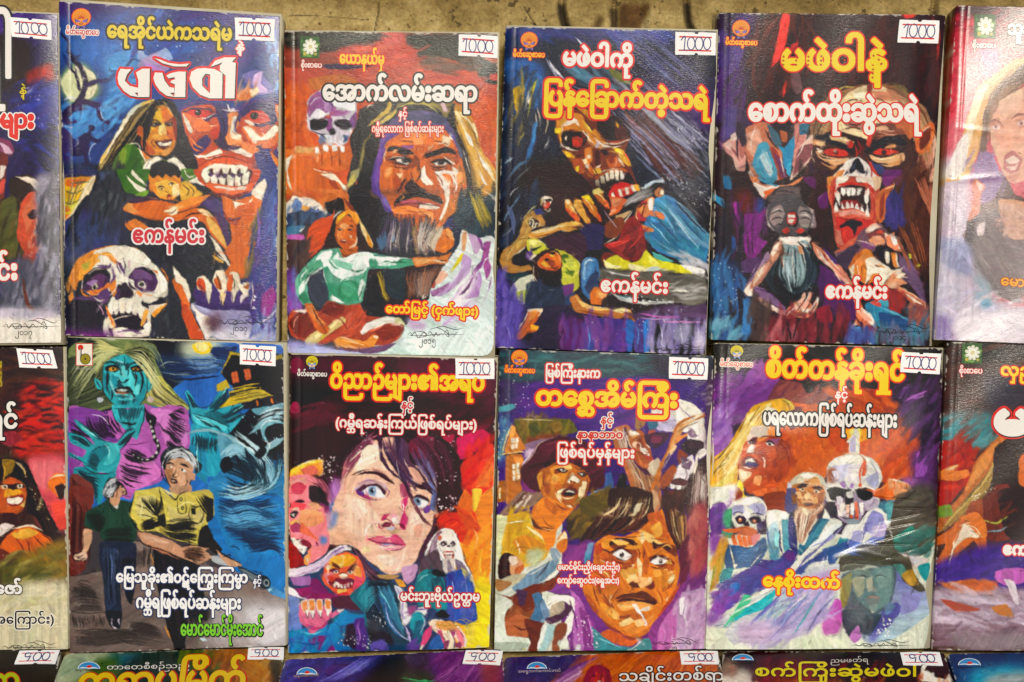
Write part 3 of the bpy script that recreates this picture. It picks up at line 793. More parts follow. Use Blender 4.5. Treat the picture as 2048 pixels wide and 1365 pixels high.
ART['b1'] = '''
@ 110 0 3.957 10
P 2a3f80 0,0 183,0 0,170 -183,0
A 3f2a6a 60 0,-6 70,2 -8,15 -42,5 -20,-2
A 30286a 40 65,4 118,2 0,17 -83,-5
A 452a72 40 120,11 63,-3 -3,12 -50,4
A 2f5aa8 50 2,23 40,-5 14,24 -23,14 -27,-8
A 2d4c98 60 42,12 68,3 30,18 -50,9 -40,-4
A 4f92d0 40 43,40 19,-4 10,8 -8,12 -16,8 -10,-8
A 4fa0dc 30 6,88 32,-2 4,14 -16,6 -14,-6
B 2a57a6 5aa4e0 50 200 34 40 6,82 44,-4 6,12 -18,20 -32,2
B 3a3a8a 2c6cc0 40 260 40 30 40,16 90,0 10,26 -50,4 -46,-10
B 46256e 2d3a90 26 240 46 20 90,10 90,6 -2,26 -48,-2
A 4a2d70 50 124,38 32,4 -10,14 -20,-4
F 9db6e6 66,38 4,0 1,5 5,1 12,-6 5,9 -13,5 -14,-5
F b79ac8*8 70,47 10,-5 7,5 3,9 -18,0 -7,-4
F 8a7ac0*7 148,60 12,-4 8,8 6,8 -10,4 -8,-4
F c8a8d4 159,59 6,-2 -2,9 7,7 -9,1 -5,-8
B 6ab0e8 8fc0f0 16 120 24 80 168,32 11,2 0,36 -7,-6
D e8f0ff 50 4 48,12 82,3 10,41 -50,-8 -42,-10
A 8fae60 24 4,64 8,-12 13,0 9,12 1,10 -13,10 -13,-5
F e6e4c0 5,66 6,-10 11,-4 9,6 3,10 -4,9 -10,5 -10,-4
A c9cfa0 20 6,64 12,-8 2,20 -10,0
L 241a40 40 6,94 0,-2 5,-5 8,-7 5,-10 -1,-10 -3,-7 -5,-5 -4,-8
T 241a38 26 11,41 0,-7 -5,-6 -1,-5
T 241a38 20 15,48 5.5,-4 -.5,-5
T 241a38 24 20,72 -3,-12 -5,-6 -4,-8
T 241a38 16 17,61 0,-5 -2,-2
L 2e2050 36 24,69 9,-4 9,-1 6,-5
T 2e2050 28 42,64 8,-6 6,-4 6,-7 6,2
T 241a38 18 50,57 -6,-1 0,-3
L 33204f 44 6,96 9,-10 6,-5 11,2 10,1 10,-7 8,-4
T 33204f 34 20,83 1,7 -3,6 -12,2
L 33204f 34 35,84 0,8 5,4 3,2
T 33204f 28 44,85 4,1 1,5 2,1
T 241a38 14 39,97 -1.5,4 1.5,5
F 33204f 4,90 7,4 2,4 -7,2 -2,-2
S cfd0e8 8 36,85 1,7 4,4
S cfd0e8 8 22,83 0,7 -2,7
F 241c4a 27,100 3,-1 2,2 -1,3 -2,1 1,3 4,3 2,-1 1,2 -4,2 -5,-1 -1,5 -1,5 0,8 -2,0 -2,-8 -4,1 -6,-1 3,-6 4,-8 4,-3 4,-1
F 241c4a 21.5,129 8.5,1 1,3 -10,-1
F 3a2c60 5,100 9,8 1,10 -8,5 -3,-3
F 30245a 4,122 8,3 -2,8 -6,1
A 202840 30 0,129 34,3 1,8 -35,0
F 3c2570 100,87 6,-6 12,-2 14,4 10,3 11,-6 12,-2 13,5 3,53 -80,0 3,-26
G d4552a b8402a 105,82 65,48 100,88 10,-4 14,-1 7,7 2,11 5,5 7,-3 3,-10 8,-5 12,-1 10,3 2,20 -8,12 -8,14 -55,0 -3,-18 -4,-18
F e0703c 101,89 10,5 5,7 9,0 -5,7 -12,-2
F b03a28 113,87 12,-2 4,5 -9,6 -7,-3
F 2a1a4a 100,89 8,-3 8,0 7,1 5,5 -8,-2 -9,-2 -6,1
F c62a20 104,88 9,-1 9,1 7,5 -11,1 -9,-2
E 1c0c14 113.5,89.5 26,24
S 2a1c58 30 113,96 7,-1 5,-3 5,1
S f0e8d8 9 113,94 7,0 7,-4
F 33245f 128,83 10,3 1,9 -3,11 -3,12 -4,-6 2,-12 -3,-8
F e08850 137,90 8,-1 1,9 -2,8 -4,12 -5,-2 2,-14
F efe2d0 141,93 3,-1 -1,12 -5,8 1,-11
F 2b1f5a 145,96 2,-8 8,-5 13,-3 6,5 2,11 -6,4 -1,-7 -9,-6 -7,3 -5,4
F cf3a22 151,93 5,-5 8,0 5,4 2,4 -7,2 -8,-2
F e9ded0 150,95 7,2 8,2 5,-1 -6,2 -8,0
E 1a0c14 158,92 32,28
S 2a1c58 22 149,96 7,2 8,2 8,-4
F e2723a 148,102 8,-3 6,7 8,-1 7,-5 1,10 -8,8 -10,-2 -8,-6
F f2e6d2 149,101 7,1 8,7 10,-10 3,4 -9,8 -11,0
F f2e6d2 153,106 7,5 -1,3 -5,-5
F 3a2248 123,107 10,-2 7,9 12,3 12,-2 -4,6 -15,-1 -12,-1
F e88a52 135,108 8,-2 5,6 -2,4 -9,-1
F a8452e 113,101 11,5 2,8 -9,3 -9,-5
F 33245f 113,112 7,-5 4,5 -7,8 -8,4 -3,-6
F 2c2a6a 158,120 12,-2 4,8 -2,10 -10,0
F e8763c 174,83 5,-2 1,9 -4,6
F d87434 143,76 9,-7 6,3 3,2 -7,5 -8,1
F f0d8b0 154,72 6,-3 1.5,4 -5.5,4
B e0b8a0 d87a40 10 130 14 70 145,64 15,0 0,14 -15,2
S efe6d6 16 136,82 3,6 3,-2
S efe6d6 10 132,87 8,1 6,0
F c84a28 112,133 8,-7 12,-4 13,2 11,5 1,7 -46,4
F f0e8d8 109,121 4,4 10,-1 10,-2 -3,-4 -12,5 -6,0
F efe4d4 140,120 10,-3 7,3 -2,5 -10,-3
F e0582c 117,131 13,-6 15,1 12,6 -2,4 -39,0
F e8e2d0 119,133 9,-3 12,1 8,0 5,5 -35,0
F 15131c 79,80 9,-2 7,4 5,11 3,12 5,13 3,18 -78,0 9,-14 10,-17 8,-13 9,-9
F e6c26a 72,80 7,-1 -3,4 -10,7 -7,11 -7,11 -9,12 -5,9 -4,3 3,-11 10,-17 9,-15 8,-9
F f4ead0 60,88 9,-6 -5,8 -8,12 -9,13 -7,9 7,-16 7,-11
H e8c878 2a2018 60 10 79,80 -14,8 -15,21 -16,27 | 86,82 -12,13 -10,18 -17,21
H 15131c 0c0a12 60 18 80,80 -11,16 -9,16 -17,24 | 88,79 11,16 4,20 7,21
S e6b84a 20 87,83 -7,4 -3,9
F d8892e 79,86 8,-2 6,6 2,6 1,9 0,10 -6,8 -4,1 -10,-1 -6,-5 -1,-9 3,-11
F e0741f 86,85 7,5 2,7 -5,2 -5,-6
F e8b43a 77,88 6,-2 2,10 -5,4 -5,6 -3,-2 2,-9
F f0dc8a 83,99 4,-1 1,8 -3,1.5 -3,-1
F d4682a 89,103 7,-1 0,10 -6,-3
F c45a2a 70,110 6,6 4,6 -6,0 -5,-7
F 2a1410 74.5,99 5.5,-2 4.5,1.5 -1.5,1.5 -5,1
F 2a1410 87,98.5 6,-2 2,2.5 -5,1
E 100808 79.5,99 14,8
E 100808 91,98.5 12,8
S 3a1c14 8 88,103 2,2 -.5,2 -3.5,.5
F 5a1c14 79,112 5,0 9,-2 -1,5 -5,4 -5,-2
F efe8d6 81.5,113 5.5,.5 5.5,-1.5 -1,3 -4.5,1 -4.5,-.5
S 3a1410 6 85,113 0,2.5
S 3a1410 6 88.5,113 0,3
F e8a050 86,119 6,-2 -2,5 -5,1.5
H 15131c 201820 26 8 78,80 -6,16 -2,14 2,18 | 86,83 -10,10 -2,13 -4,16
F b85a2e 66,100 4,2 -1,7 -4,-3
F e8d8c0 70,120 4,8 -4,2 -6,-13
F d47a34 69,119 7,6 4,3 -6,2
F 47701f 50,122 6,-7 8,0 5,8 5,9 8,-6 8,1 6,-2 5,11 -54,0
F 2f5a16 62,117 6,6 2,9 -1,4 -13,0
F 7f9a34 49,126 5,-9 3,1 -1,11 -2,7 -6,0
F efe9d6 72,129 8,-5 6,2 -4,3 -6,7 -6,0
F efe9d6 89,128 6,-4 10,12 -9,0
S efe9d6 12 58,115 7,-1 4,4
@ 110 340 3.957 10
A 23252f 40 6,11 144,0 6,59 -6,80 -150,0 0,-120
A 2e2a60 40 148,10 42,0 0,140 -42,0
A 2a3a80 80 154,6 29,-6 0,136 -33,0 6,-56
A 3a2f78 60 6,38 44,-2 0,20 -28,14 -16,-6
A 2c3c6c 50 16,42 26,-2 4,16 -28,8
A 55585c 60 38,0 14,4 2,24 -14,14 -7,-12
A 4c5468 60 6,60 14,-4 -2,14 -10,6
B 34406c 20242c 40 180 40 70 7,38 41,-2 4,24 -38,10
B 14161c 30343c 50 160 30 80 33,0 23,0 0,36 -26,6
F 2a2a58 4,0 29,0 -1,6 -6,0 -20,-1
S 20223a 30 5,6 15,-1 11,2
F d08a34 6,8 26,-2 -6,13 -10,13 -10,8
F e0b030 6,13 22,-1 -8,12 -14,0
F d46a2a 10,8 15,0 -5,5 -11,0
F e8c060 13,15 14,-6 -4,8 -11,1
F c8b838 6,24 13,0 -6,9 -7,5
F ead9b0 24,12 8,-8 -3,12 -9,13 -9,9 -5,3 9,-9
E d66a34 9,31 30,26
E d47830 8.5,37 30,20
S 3a4a38 14 12,11 8,-1 8,0
S 4a5a30 12 7,16 8,3 8,-4
S 5a5030 10 6,25 7,2 7,-4
S 20242c 50 26,20 -9,15 -9,21
F 3c6a1c 49,0 27,0 -4,12 -4,8 -12,-2 -4,-9
F efe9d4 56,4 8,7 8,4 -3,4 -7,-6
F efe9d4 62,0 5,6 6,7 -4,-2 -8,-7
F 6a9430 64,19 10,-3 -2,5 -8,0
F efe9d4 99,4 16,-2 4,11 -8,-2 -7,-2
F 4a7a20 100,0 11,0 1,6 -8,3 -4,-4
S efe9d4 14 102,0 4,6 5,-1
F c84a26 110,0 52,0 -5,15 -9,5 -18,-1 -11,-6
F 401c20 118,0 37,0 -1,11 -9,2 -17,-2 -9,-4
F ece6d2 117,0 6,-1 0,9 -3,3 -4,-6
F ece6d2 123.5,4 5.5,0 -.5,7 -4.5,-.5
F ece6d2 130,4.5 5.5,.5 -.5,7 -4.5,-1
F ece6d2 136.5,5 5,0 -.5,7.5 -4,-.5
F ece6d2 142.5,5.5 5,-1 -.5,8 -4.5,0
F ece6d2 149,4 5,-2 -1,9 -4.5,1
F ece6d2 126,-1 5,0 -1,4 -4,0
F ece6d2 133,-1 5,0 -1,4.5 -4,-.5
F ece6d2 140,-1 5,0 -1,4.5 -4,-.5
F ece6d2 147,-1 6,-1 -2,5 -4,0
F d45a2c 119,12 9,-1 16,3 13,-3 -1,6 -12,4 -16,-2
F efe2d0 126,13 14,1 12,-1 -2,3 -11,0 -11,-1
S e8e0d0 6 133,12 .5,4.5
S e8e0d0 6 140,12 .5,5
F 7a2a1c 123,18 17,2 14,-3 -10,6 -14,-1
F c8641f 74,6 6,-6 13,0 6,4 1,9 -4,9 -4,2 -9,-2 -6,-6
F e09a30 80,10 8,-3 8,2 2,6 -4,7 -6,1 -6,-4
F e8c060 82,12 4,3 0,6 -5,-2
F f0e8d8 94,14 5,-3 0,8 -6,4
F 1c1418 77,0 19,0 -3,4 -7,-1 -4,2 -4,-2
S 1c1418 12 81.5,14 3,-1.5 2.5,1.5
S 1c1418 12 90,11 3,-1.5 2,1.5
E 1c1010 84,14 12,9
E 1c1010 92.5,11 12,9
S 2c1810 10 81.5,11 3.5,-1.5
S 2c1810 10 89.5,8.5 3.5,-1
F 6a1c14 88,21 2.5,-2 2.5,1.5 -.5,3 -3,.5
F d88a70 89,22.5 3.5,-1 -1,2.5
S 5a2010 8 87,16 2,2 2,-1
F d47a2c 74,12 3.5,-1 1.5,6 -4,0
F e0b048 100,10 6,-1 7,7 5,3 -10,4 -8,1 -1,-7
S 4a3420 10 101,12 5,4 -1,5
S 4a3420 8 106,12 4,5 -1,5
F d86a2c 56,28 8,-5 12,-1 12,3 8,2 6,-2 10,-3 11,-2 -2,6 -11,4 -12,4 -8,6 -12,0 -14,-4 -10,-4
F e0883a 96,27 12,-5 14,-2 -4,5 -14,5 -8,2
F f0e0c0 88,33 7,-4 3,3 -2,6 -4,-1
F e89a50 54,30 8,-6 0,6 6,5 -8,-1
F f0d8b0 86,33 7,-2 -3,4
S 5a2418 8 87,34 6,.5 4,-4.5
F 38203c 57,25 13,-3 14,2 -10,1 -12,2
F d87a34 56,43 8,-4 8,5 4,3 -8,2 -9,-1
F d86a28 88,39 12,-5 12,-4 10,3 8,9 6,12 2,10 -4,-2 -10,-10 -6,-10 -12,-3 -10,2
F e8b860 120,37 8,5 7,12 1,8 -6,-6 -7,-9
F efd8a8 113,31 9,2 4,5 -8,-2
S 4a2018 14 100,40 8,-5 10,-1
F 402850 115,28 8,-7 10,5 3,14 3,16 -2,6 -6,-17 -7,-12
F e0702a 132,21 10,3 16,-4 7,-8 -1,14 -6,20 -4,18 -4,22 -16,-3 5,-9 -4,-10 5,-8 -2,-16 -4,-7
F f0e4d0 141,25 11,2 5,-5 -4,8 -9,1
F d8642a 144,30 14,-4 -2,16 -8,-2
F a8421f 132,33 8,7 8,-3 -4,7 -6,-2
F efe2d0 156,18 10,-11 2,6 -4,11 -4,-1
F 4a3a70 117,27 9,-4 6,4 2,11 -8,-5
F c85a26 150,84 6,-19 4,-19 4,-6 -7,30 -4,15
B 6a6a30 3a3a60 20 160 24 75 156,42 8,-4 -8,46 -6,-4
S e8dcc8 8 144,34 2,-9
S 5a2a40 20 137,38 5,2 6,-2
F e8e0cc 121,51 8,7 7,11 3,7 -5,-2 -7,-9
F 20222a 90,52 30,-2 8,14 9,12 -11,8 -26,-2 -18,-10
S e8b050 30 125,68 5,4 4,2
S efe6d0 10 128,67 6,5 4.5,3.5
B 14181e 4a5054 60 90 16 70 56,62 69,-6 0,27 -29,53 -32,-6
F d8863a 11,88 4,-12 5,-6 10,-6 14,-4 16,1 8,3 -12,2 -14,6 -12,4 -10,10 -4,10
F e8e4d4 31,65 13,-4 12,-1 13,5 9,9 8,9 4,9 -1,8 -9,2 -8,-1 -3,5 7,7 -2,19 -34,0 -1,-12 4,-14 3,-10 -16,4 -9,-6 2,-10 9,-10
F e09a3e 20,79 10,-11 12,-3 4,5 -13,4 -9,12 -5,2
F a8a040 20,76 9,-4 -5,8
F d88a40 40,69 8,-1 4,8 -5,-2
F 3a2244 22,90 2,-7 7,-5 9,0 4,6 -1,8 -7,6 -9,0 -5,-3
F 16131c 24,83 8,-5 10,2 1,5 -8,-3 -8,4 -4,6
F 5a2f5e 26,90 7,-7 7,2 -3,9 -8,1
F e6dcb0 28.5,91 3.5,-1.5 2.5,3.5 -3.5,3.5
E 1a141c 31.5,93 14,22
F 4a2c58 58,85 6,-7 9,-1 7,6 2,7 -3,6 -9,1 -8,-5
F 1c1722 59,83 6,-5 9,0 6,6 -8,-3 -8,2
F e4dcd0 66,90 4,-2 2.5,4 -1.5,2.5 -4,-1.5
E 1c1824 69,91 20,16
F d87838 25,96 10,-1 6,-4 7,-5 -1,4 -8,6 -9,4
F 2c2030 47,98 4,-7 5,-1 6,8 -1,4 -7,-1 -6,2
F 4a3458 47,100 2,-7 3,3 -2,7
S 5a3a6a 24 48,69 4,7 3,8
S 6a4a78 24 33,76 9,1 2,-3
S 6a4a78 24 45,78 2,7 -3,5
S c8a8b0 16 54,71 5,1 -1,7
F d88038 43,93 5,-6 1,9 -3,5
S d87838 18 77,79 7,4 5,4
F d88038 64,96 10,3 4,1 -9,1
F efe8d8 50,87 6,-2 6,3 2,8 -4,-2 -4,-5 -4,3
F 181520 11,103 8,-2 5,8 -3,11 -9,4 -4,-8
F 1a1622 23,106 8,-3 7,4 1,11 -2,9 -12,0 -4,-9
F 4a3058 12,102 10,-2 12,2 6,4 -10,-2 -10,-1
F 5a3460 35,98 7,-4 1,10 -4,2
F 1e1a28 72,102 11,-1 6,5 -7,7 -6,2
F 4a3050 40,114 16,-2 16,3 2,9 -4,9 -24,0
F 201824 46,116 14,-3 10,5 -1,10 -17,-1
F ece6d4 42,107 3,-1 1,9 -3,-1
F ece6d4 46.5,107 3.5,-1 0,9 -3,0
F ece6d4 51,105 4,-.5 0,9.5 -3,0
F ece6d4 56,105 4.5,0 -.5,8 -3,.5
F ece6d4 61.5,106 4,0 -.5,9 -3,-1
F ece6d4 66.5,108 4,0 -1,10 -2.5,-2
F e8a850 71,111 3,0 -2,10 -4,3
F efe2c8 40,120 4,-6 4,10 -4,2
S d8782e 22 40,107 3,8 4,9
F efe6d4 46,126 10,-1 8,4 8,-3 2,6 -26,1
S d87a38 12 53,106 2,5
S 3a2a48 10 50,106 .5,7
S 3a2a48 10 55.5,106 .5,7
S 3a2a48 10 61,106.5 0,6.5
F f0a040 76,113 6,-5 7,-2 -4,5 -6,6
F e8dcc8 74,108 7,-1 8,-1 -9,5 -4,4
A 5a1f68 30 6,127 34,1 16,8 -50,0
S 8a3a90 18 20,130 10,2 12,1
B d88a3a b06a20 8 70 12 80 9,88 5,-2 0,20 -5,0
F d0662c 93,88 5,-4 6,6 2,10 2,10 4,10 4,8 2,8 -10,0 -6,-18 -2,-14 -4,-8
F efe4d0 93,76 2,1 5,7 5,4 3,12 -2,5 -5,-13 -5,-3
F c04a22 101,106 5,2 5,12 6,9 0,7 -8,-2 -8,-18
F 3d2768 110,100 2,-7 18,-3 18,0 8,3 -2,15 -10,5 -24,-3
F 352060 111,104 12,2 17,2 14,-2 -1,7 -23,3 -12,-4
F ece0c8 112,92 1,-7 6,-1 5,6 0,7 -4,-1 -6,-1
F c84a24 114,86 4,1 1,8 -4,0 -3,-4
F ece0c8 125,88 3,-8 6,0 2,8 0,8 -6,1
F d86a2c 126,87 4,-2 2,10 -4,-1
F ece0c8 136,88 3,-7 6,1 2,8 -2,7 -6,0
F d8642a 137,84 4,-1 -1,13 -4,-1
F ece0c8 146,92 4,-3 7,1 0,7 -5,4 -5,-5
F a85a24 149,93 5,-3 -1,5
F e8dcc4 119,96 5,0 -1.5,11 -2.5,-4
F e8c890 131,97 4.5,0 -2.5,11 -2,-5
F e8dcc8 140,96.5 4.5,.5 -4,9.5 -1,-5.5
F e0d8d8 148,99 5,1 -6,6 0,-4
S 3a2850 8 119,96 3,12 2,-12
S 3a2850 8 131,97 2,11 3,-11
S 3a2850 8 140,96.5 1,10 4,-9.5
G b0a8d0 8a86b0 110,106 40,19 108,106 17,5 29,1 2,20 -18,4 -18,-6 -8,-12
F efe6dc 109,107 6,6 7,4 2,12 -4,7 -4,-10
F efe0c0 118,116 6,2 -1,11 -4,-6
A ded8e0 40 125,126 35,2 16,2 0,6 -51,0
A 5a3848 30 118,119 12,-5 2,10 -8,5
F 40206e 154,96 10,-6 10,2 4,8 -4,20 -10,6 -8,-12
B 5a2a80 2a3a88 46 200 30 80 156,50 23,-20 0,90 -23,0
F 8a2a80 164,100 8,-8 3,10 -5,14 -6,-2
B b8c0e4 8090c8 18 150 26 75 160,118 18,-3 0,19 -18,0
B 3a5aa8 6a90d0 14 240 16 85 170,10 9,-2 0,82 -7,0
D f0f0f8 10 7 157,101 4,0 0,12 -4,0
@ 110 0 3.957 10
H 15131c 2a2018 10 5 78,84 -4,12 -2,12 2,16 | 83,82 -4,8 -3,10 -2,10
S 15131c 7 82,80 -5,8 -2,10
S e8c060 8 85,80 5,6 4,9
F f0e0b8 77,99 2.5,-1 1,1 -2,1
F f0e0b8 89.5,98.5 2,-1 1,1 -1.5,.5
E 100808 80,99 9,8
E 100808 90.5,98.5 8,7
S 2a1410 9 74,97.5 5,-2 6,3
S 2a1410 9 87,98.5 5,-3 4,1
F 8a2c14 93,93 3,1 1,10 -1,9 -2,-9
F e8a848 80,106 5,3 -3,2 -5,-2
S 5a1c0c 8 79,110.5 -2,3.5 3,4
F efe8d6 83,113 1.5,0 -.5,4
F efe8d6 90,112.5 1.5,-.5 -.5,4
S 3a1410 5 85,113 0,2
S 3a1410 5 86.5,113.5 .5,2
S 3a1410 5 88.5,113 0,2.5
F f0c070 86,101 2,0 1,5 -2,2 -2.5,-1.5
F efe6d6 101,90 5,6 3,8 -2,2 -4,-8
S f2e6d2 16 150.5,103 6.5,5 3,5
S f2e6d2 12 164,105 5,5 6,-4
S f0dcc0 10 118,96 4,4 7,-1
S e88848 14 106,108 6,7 6,3
S 2a1c58 18 160,118 6,5 3,7
S f0e4d0 10 137,118 5,2 6,-3
S efe6d6 9 114,122 8,4 10,-3
S 5a1c14 9 113,132 12,-6 15,-1 14,5
F d87830 170,120 7,6 2,8 -4,-2
F 4a9ad8*7 15,90 8,-2 3,8 -8,2
S c8d8f0 8 6,99 5,2 4,-1
S c8d8f0 8 12,115 4,1 3,-4
S c8d8f0 7 33,114 -3,1 -3,5 1,8
S a87ac0 26 70,50 10,4 8,3
@ 110 340 3.957 10
F 402050 124,2 2,2 -2,2 -2,-2
F 402050 129.5,3 2.5,1.5 -2.5,2 -1.5,-2
F 402050 135,3 2,1.5 -2,2 -1.5,-2
F 402050 140.5,3 2.5,2 -2.5,2 -1.5,-2
F 402050 146,3 2.5,1.5 -2.5,1.5 -1.5,-1.5
S e0803c 10 125,7 1,3
S e0803c 10 131,7.5 .5,3.5
S e0803c 10 137.5,7.5 .5,4.5
S e0803c 10 143,7.5 .5,4.5
S e0803c 10 150,6.5 0,4.5
S c84020 12 112,2 2,6 6,5
S efe4d4 12 156,17 6,-6 5,-2
S 2a1a2c 12 15,110 4,8 -2,6
S d8a8c0 8 33,106 4,4 1.5,6
S efe6d6 8 26,83 6,-4 8,0
S efe6d6 9 59,77 9,-1 10,4
S 3a2244 12 58,86 2,6 6,4
S e8b060 12 34,69 8,-2 5,2
S 6a4a78 12 60,70 4,2 5,-2
S 3a2a48 9 46,109 1,5
S efe6d4 10 43,120 9,-3 10,-2
S 1c1824 14 50,124 10,-2 10,3
S efe2d0 8 101,85 5,8 1,11
S 3a1c14 8 114,90 2,4 3,1.5
S 3a1c14 8 128,82 2,8 1,6
S 3a1c14 8 140,83 2,7 0,6
S e8e0f0 9 160,123 8,-5 8,-8
S 7a5ab8 18 160,30 2,20 -3,20
S e8dcc8 7 156,88 1,8 -2,14
H 5a4a30 9a8848 8 6 15,3 -4,9 -2,10 -2,11 | 30,4 -5,10 -6,9 -7,10
S efe4c0 10 7,40 7,-7 9,-15 7,-14
@ 110 0 3.957 10
F 1c2a5c 6,42 5,5 4,9 -6,-6
S b8d0f0 7 37,86 5,-1 3,1
S c8d0f0 7 6,80 7,-3 4,3
F 30245a 16.5,110 -4.5,1 -5,5 2,3 7,-1
F e07038 110,96 6,-2 7,6 -3,5 -7,-1
F c83820 123,104 6,-3 1,7 -4,3
F e88048 148,113 8,1 6,5 -6,3 -8,-4
F f0dcc0 139.5,107 4.5,-1 4,2 -2,3 -6,-1
F b83a20 143,103 4,-2 2,5 -4,1
S 241a50 14 131,90 3,10 -1,12 -4,7
S 241a50 12 146,90 -3,10 1,6
S e06830 14 116,120 -6,-2 -2,-6
F 3a2a70 169,76 7,2 4,6 -6,-2
F f0e0cc 150,96 4,-.5 5,3.5 -4,1
E f0e8e0 157,91 6,5
E f0e8e0 112.5,88.5 6,5
S 201850 9 149,90 7,-3 9,1 5,4
S 201850 9 103,88 8,-2 9,1 8,3
@ 110 340 3.957 10
F efe8d8 44,62 12,-2 12,5 8,7 -4,4 -12,-4 -8,2 -5,-4
F efe8d8 82,80 5,5 3,7 -2,5 -4,-1 0,-6
F efe8d8 69,98 9,3 5,0 -7,5 -6,-1
F efe8d8 34,69 6,-1 4,4 -6,3
F 6a4a78 61,80 7,-1 7,3 3,6 -8,-2 -7,1
F 8a6a98 25,90 5,-3 4,1 -5,4
S 3a2448 9 54,70 2,6 -2,5
S 5a3a6a 8 48,70 2,8 3,5
S e08838 14 20,93 3,6 6,2
S d8782e 10 85,78 4,7 1,5
F 5a3a70 33,100 7,-4 4,3 -4,6 -5,-1
S efe6d4 9 30,101 5,3 5,-1
S efe6d4 8 43,100 4,-4 3,-5
F efe8d8 70,124 6,-4 -2,9
S 201824 8 43,115 4,1 5,-2 5,1 7,-1
S 6a3a80 14 48,129 12,-2 10,3
F d8863a 11,100 3,-4 1,5 -3,3
@ 110 340 3.957 10
F d88430 74,5 6,-4 14,0 5,5 1,7 -4,9 -6,2 -7,-2 -5,-6
F ecb84c 80,11 8,-3 8,2 1,6 -4,6 -6,0 -5,-3
F f4dca0 93,14 5,-3 .5,7 -4.5,4
F 16121c 75,4 2,-7 9,-4 10,3 4,7 -2,4 -3,-3 -3,2 -4,-3 -3,4 -3,-3 -4,3
S 16121c 10 81.5,14 3,-1 2.5,1
S 16121c 10 90,12 3,-1.5 2,1
E f4ece0 84.5,15 13,8
E f4ece0 92.5,12 13,8
E 140c0c 84.5,15 8,8
E 140c0c 93,12 8,8
S 2c1810 9 81,12 4,-2
S 2c1810 9 89,9 4.5,-1
F 7a1c14 88,21 2.5,-1.5 2,1.5 -.5,2.5 -2.5,0
F e89078 89,22.5 2.5,-1 -.5,2.5
S 8a3c18 7 87,16.5 2,1.5 2,-1
@ 110 0 3.957 10
A 5aa8e0*5 40 44,50 20,2 6,24 -14,14 -16,-4
A 3f7ac8*5 40 6,34 34,-1 4,13 -24,2
B 6ab8ec 3a80cc 26 160 22 35 38,84 26,-28 6,14 -22,28
S 1c1428 16 11,41 4,7 5,6 3,7
'''
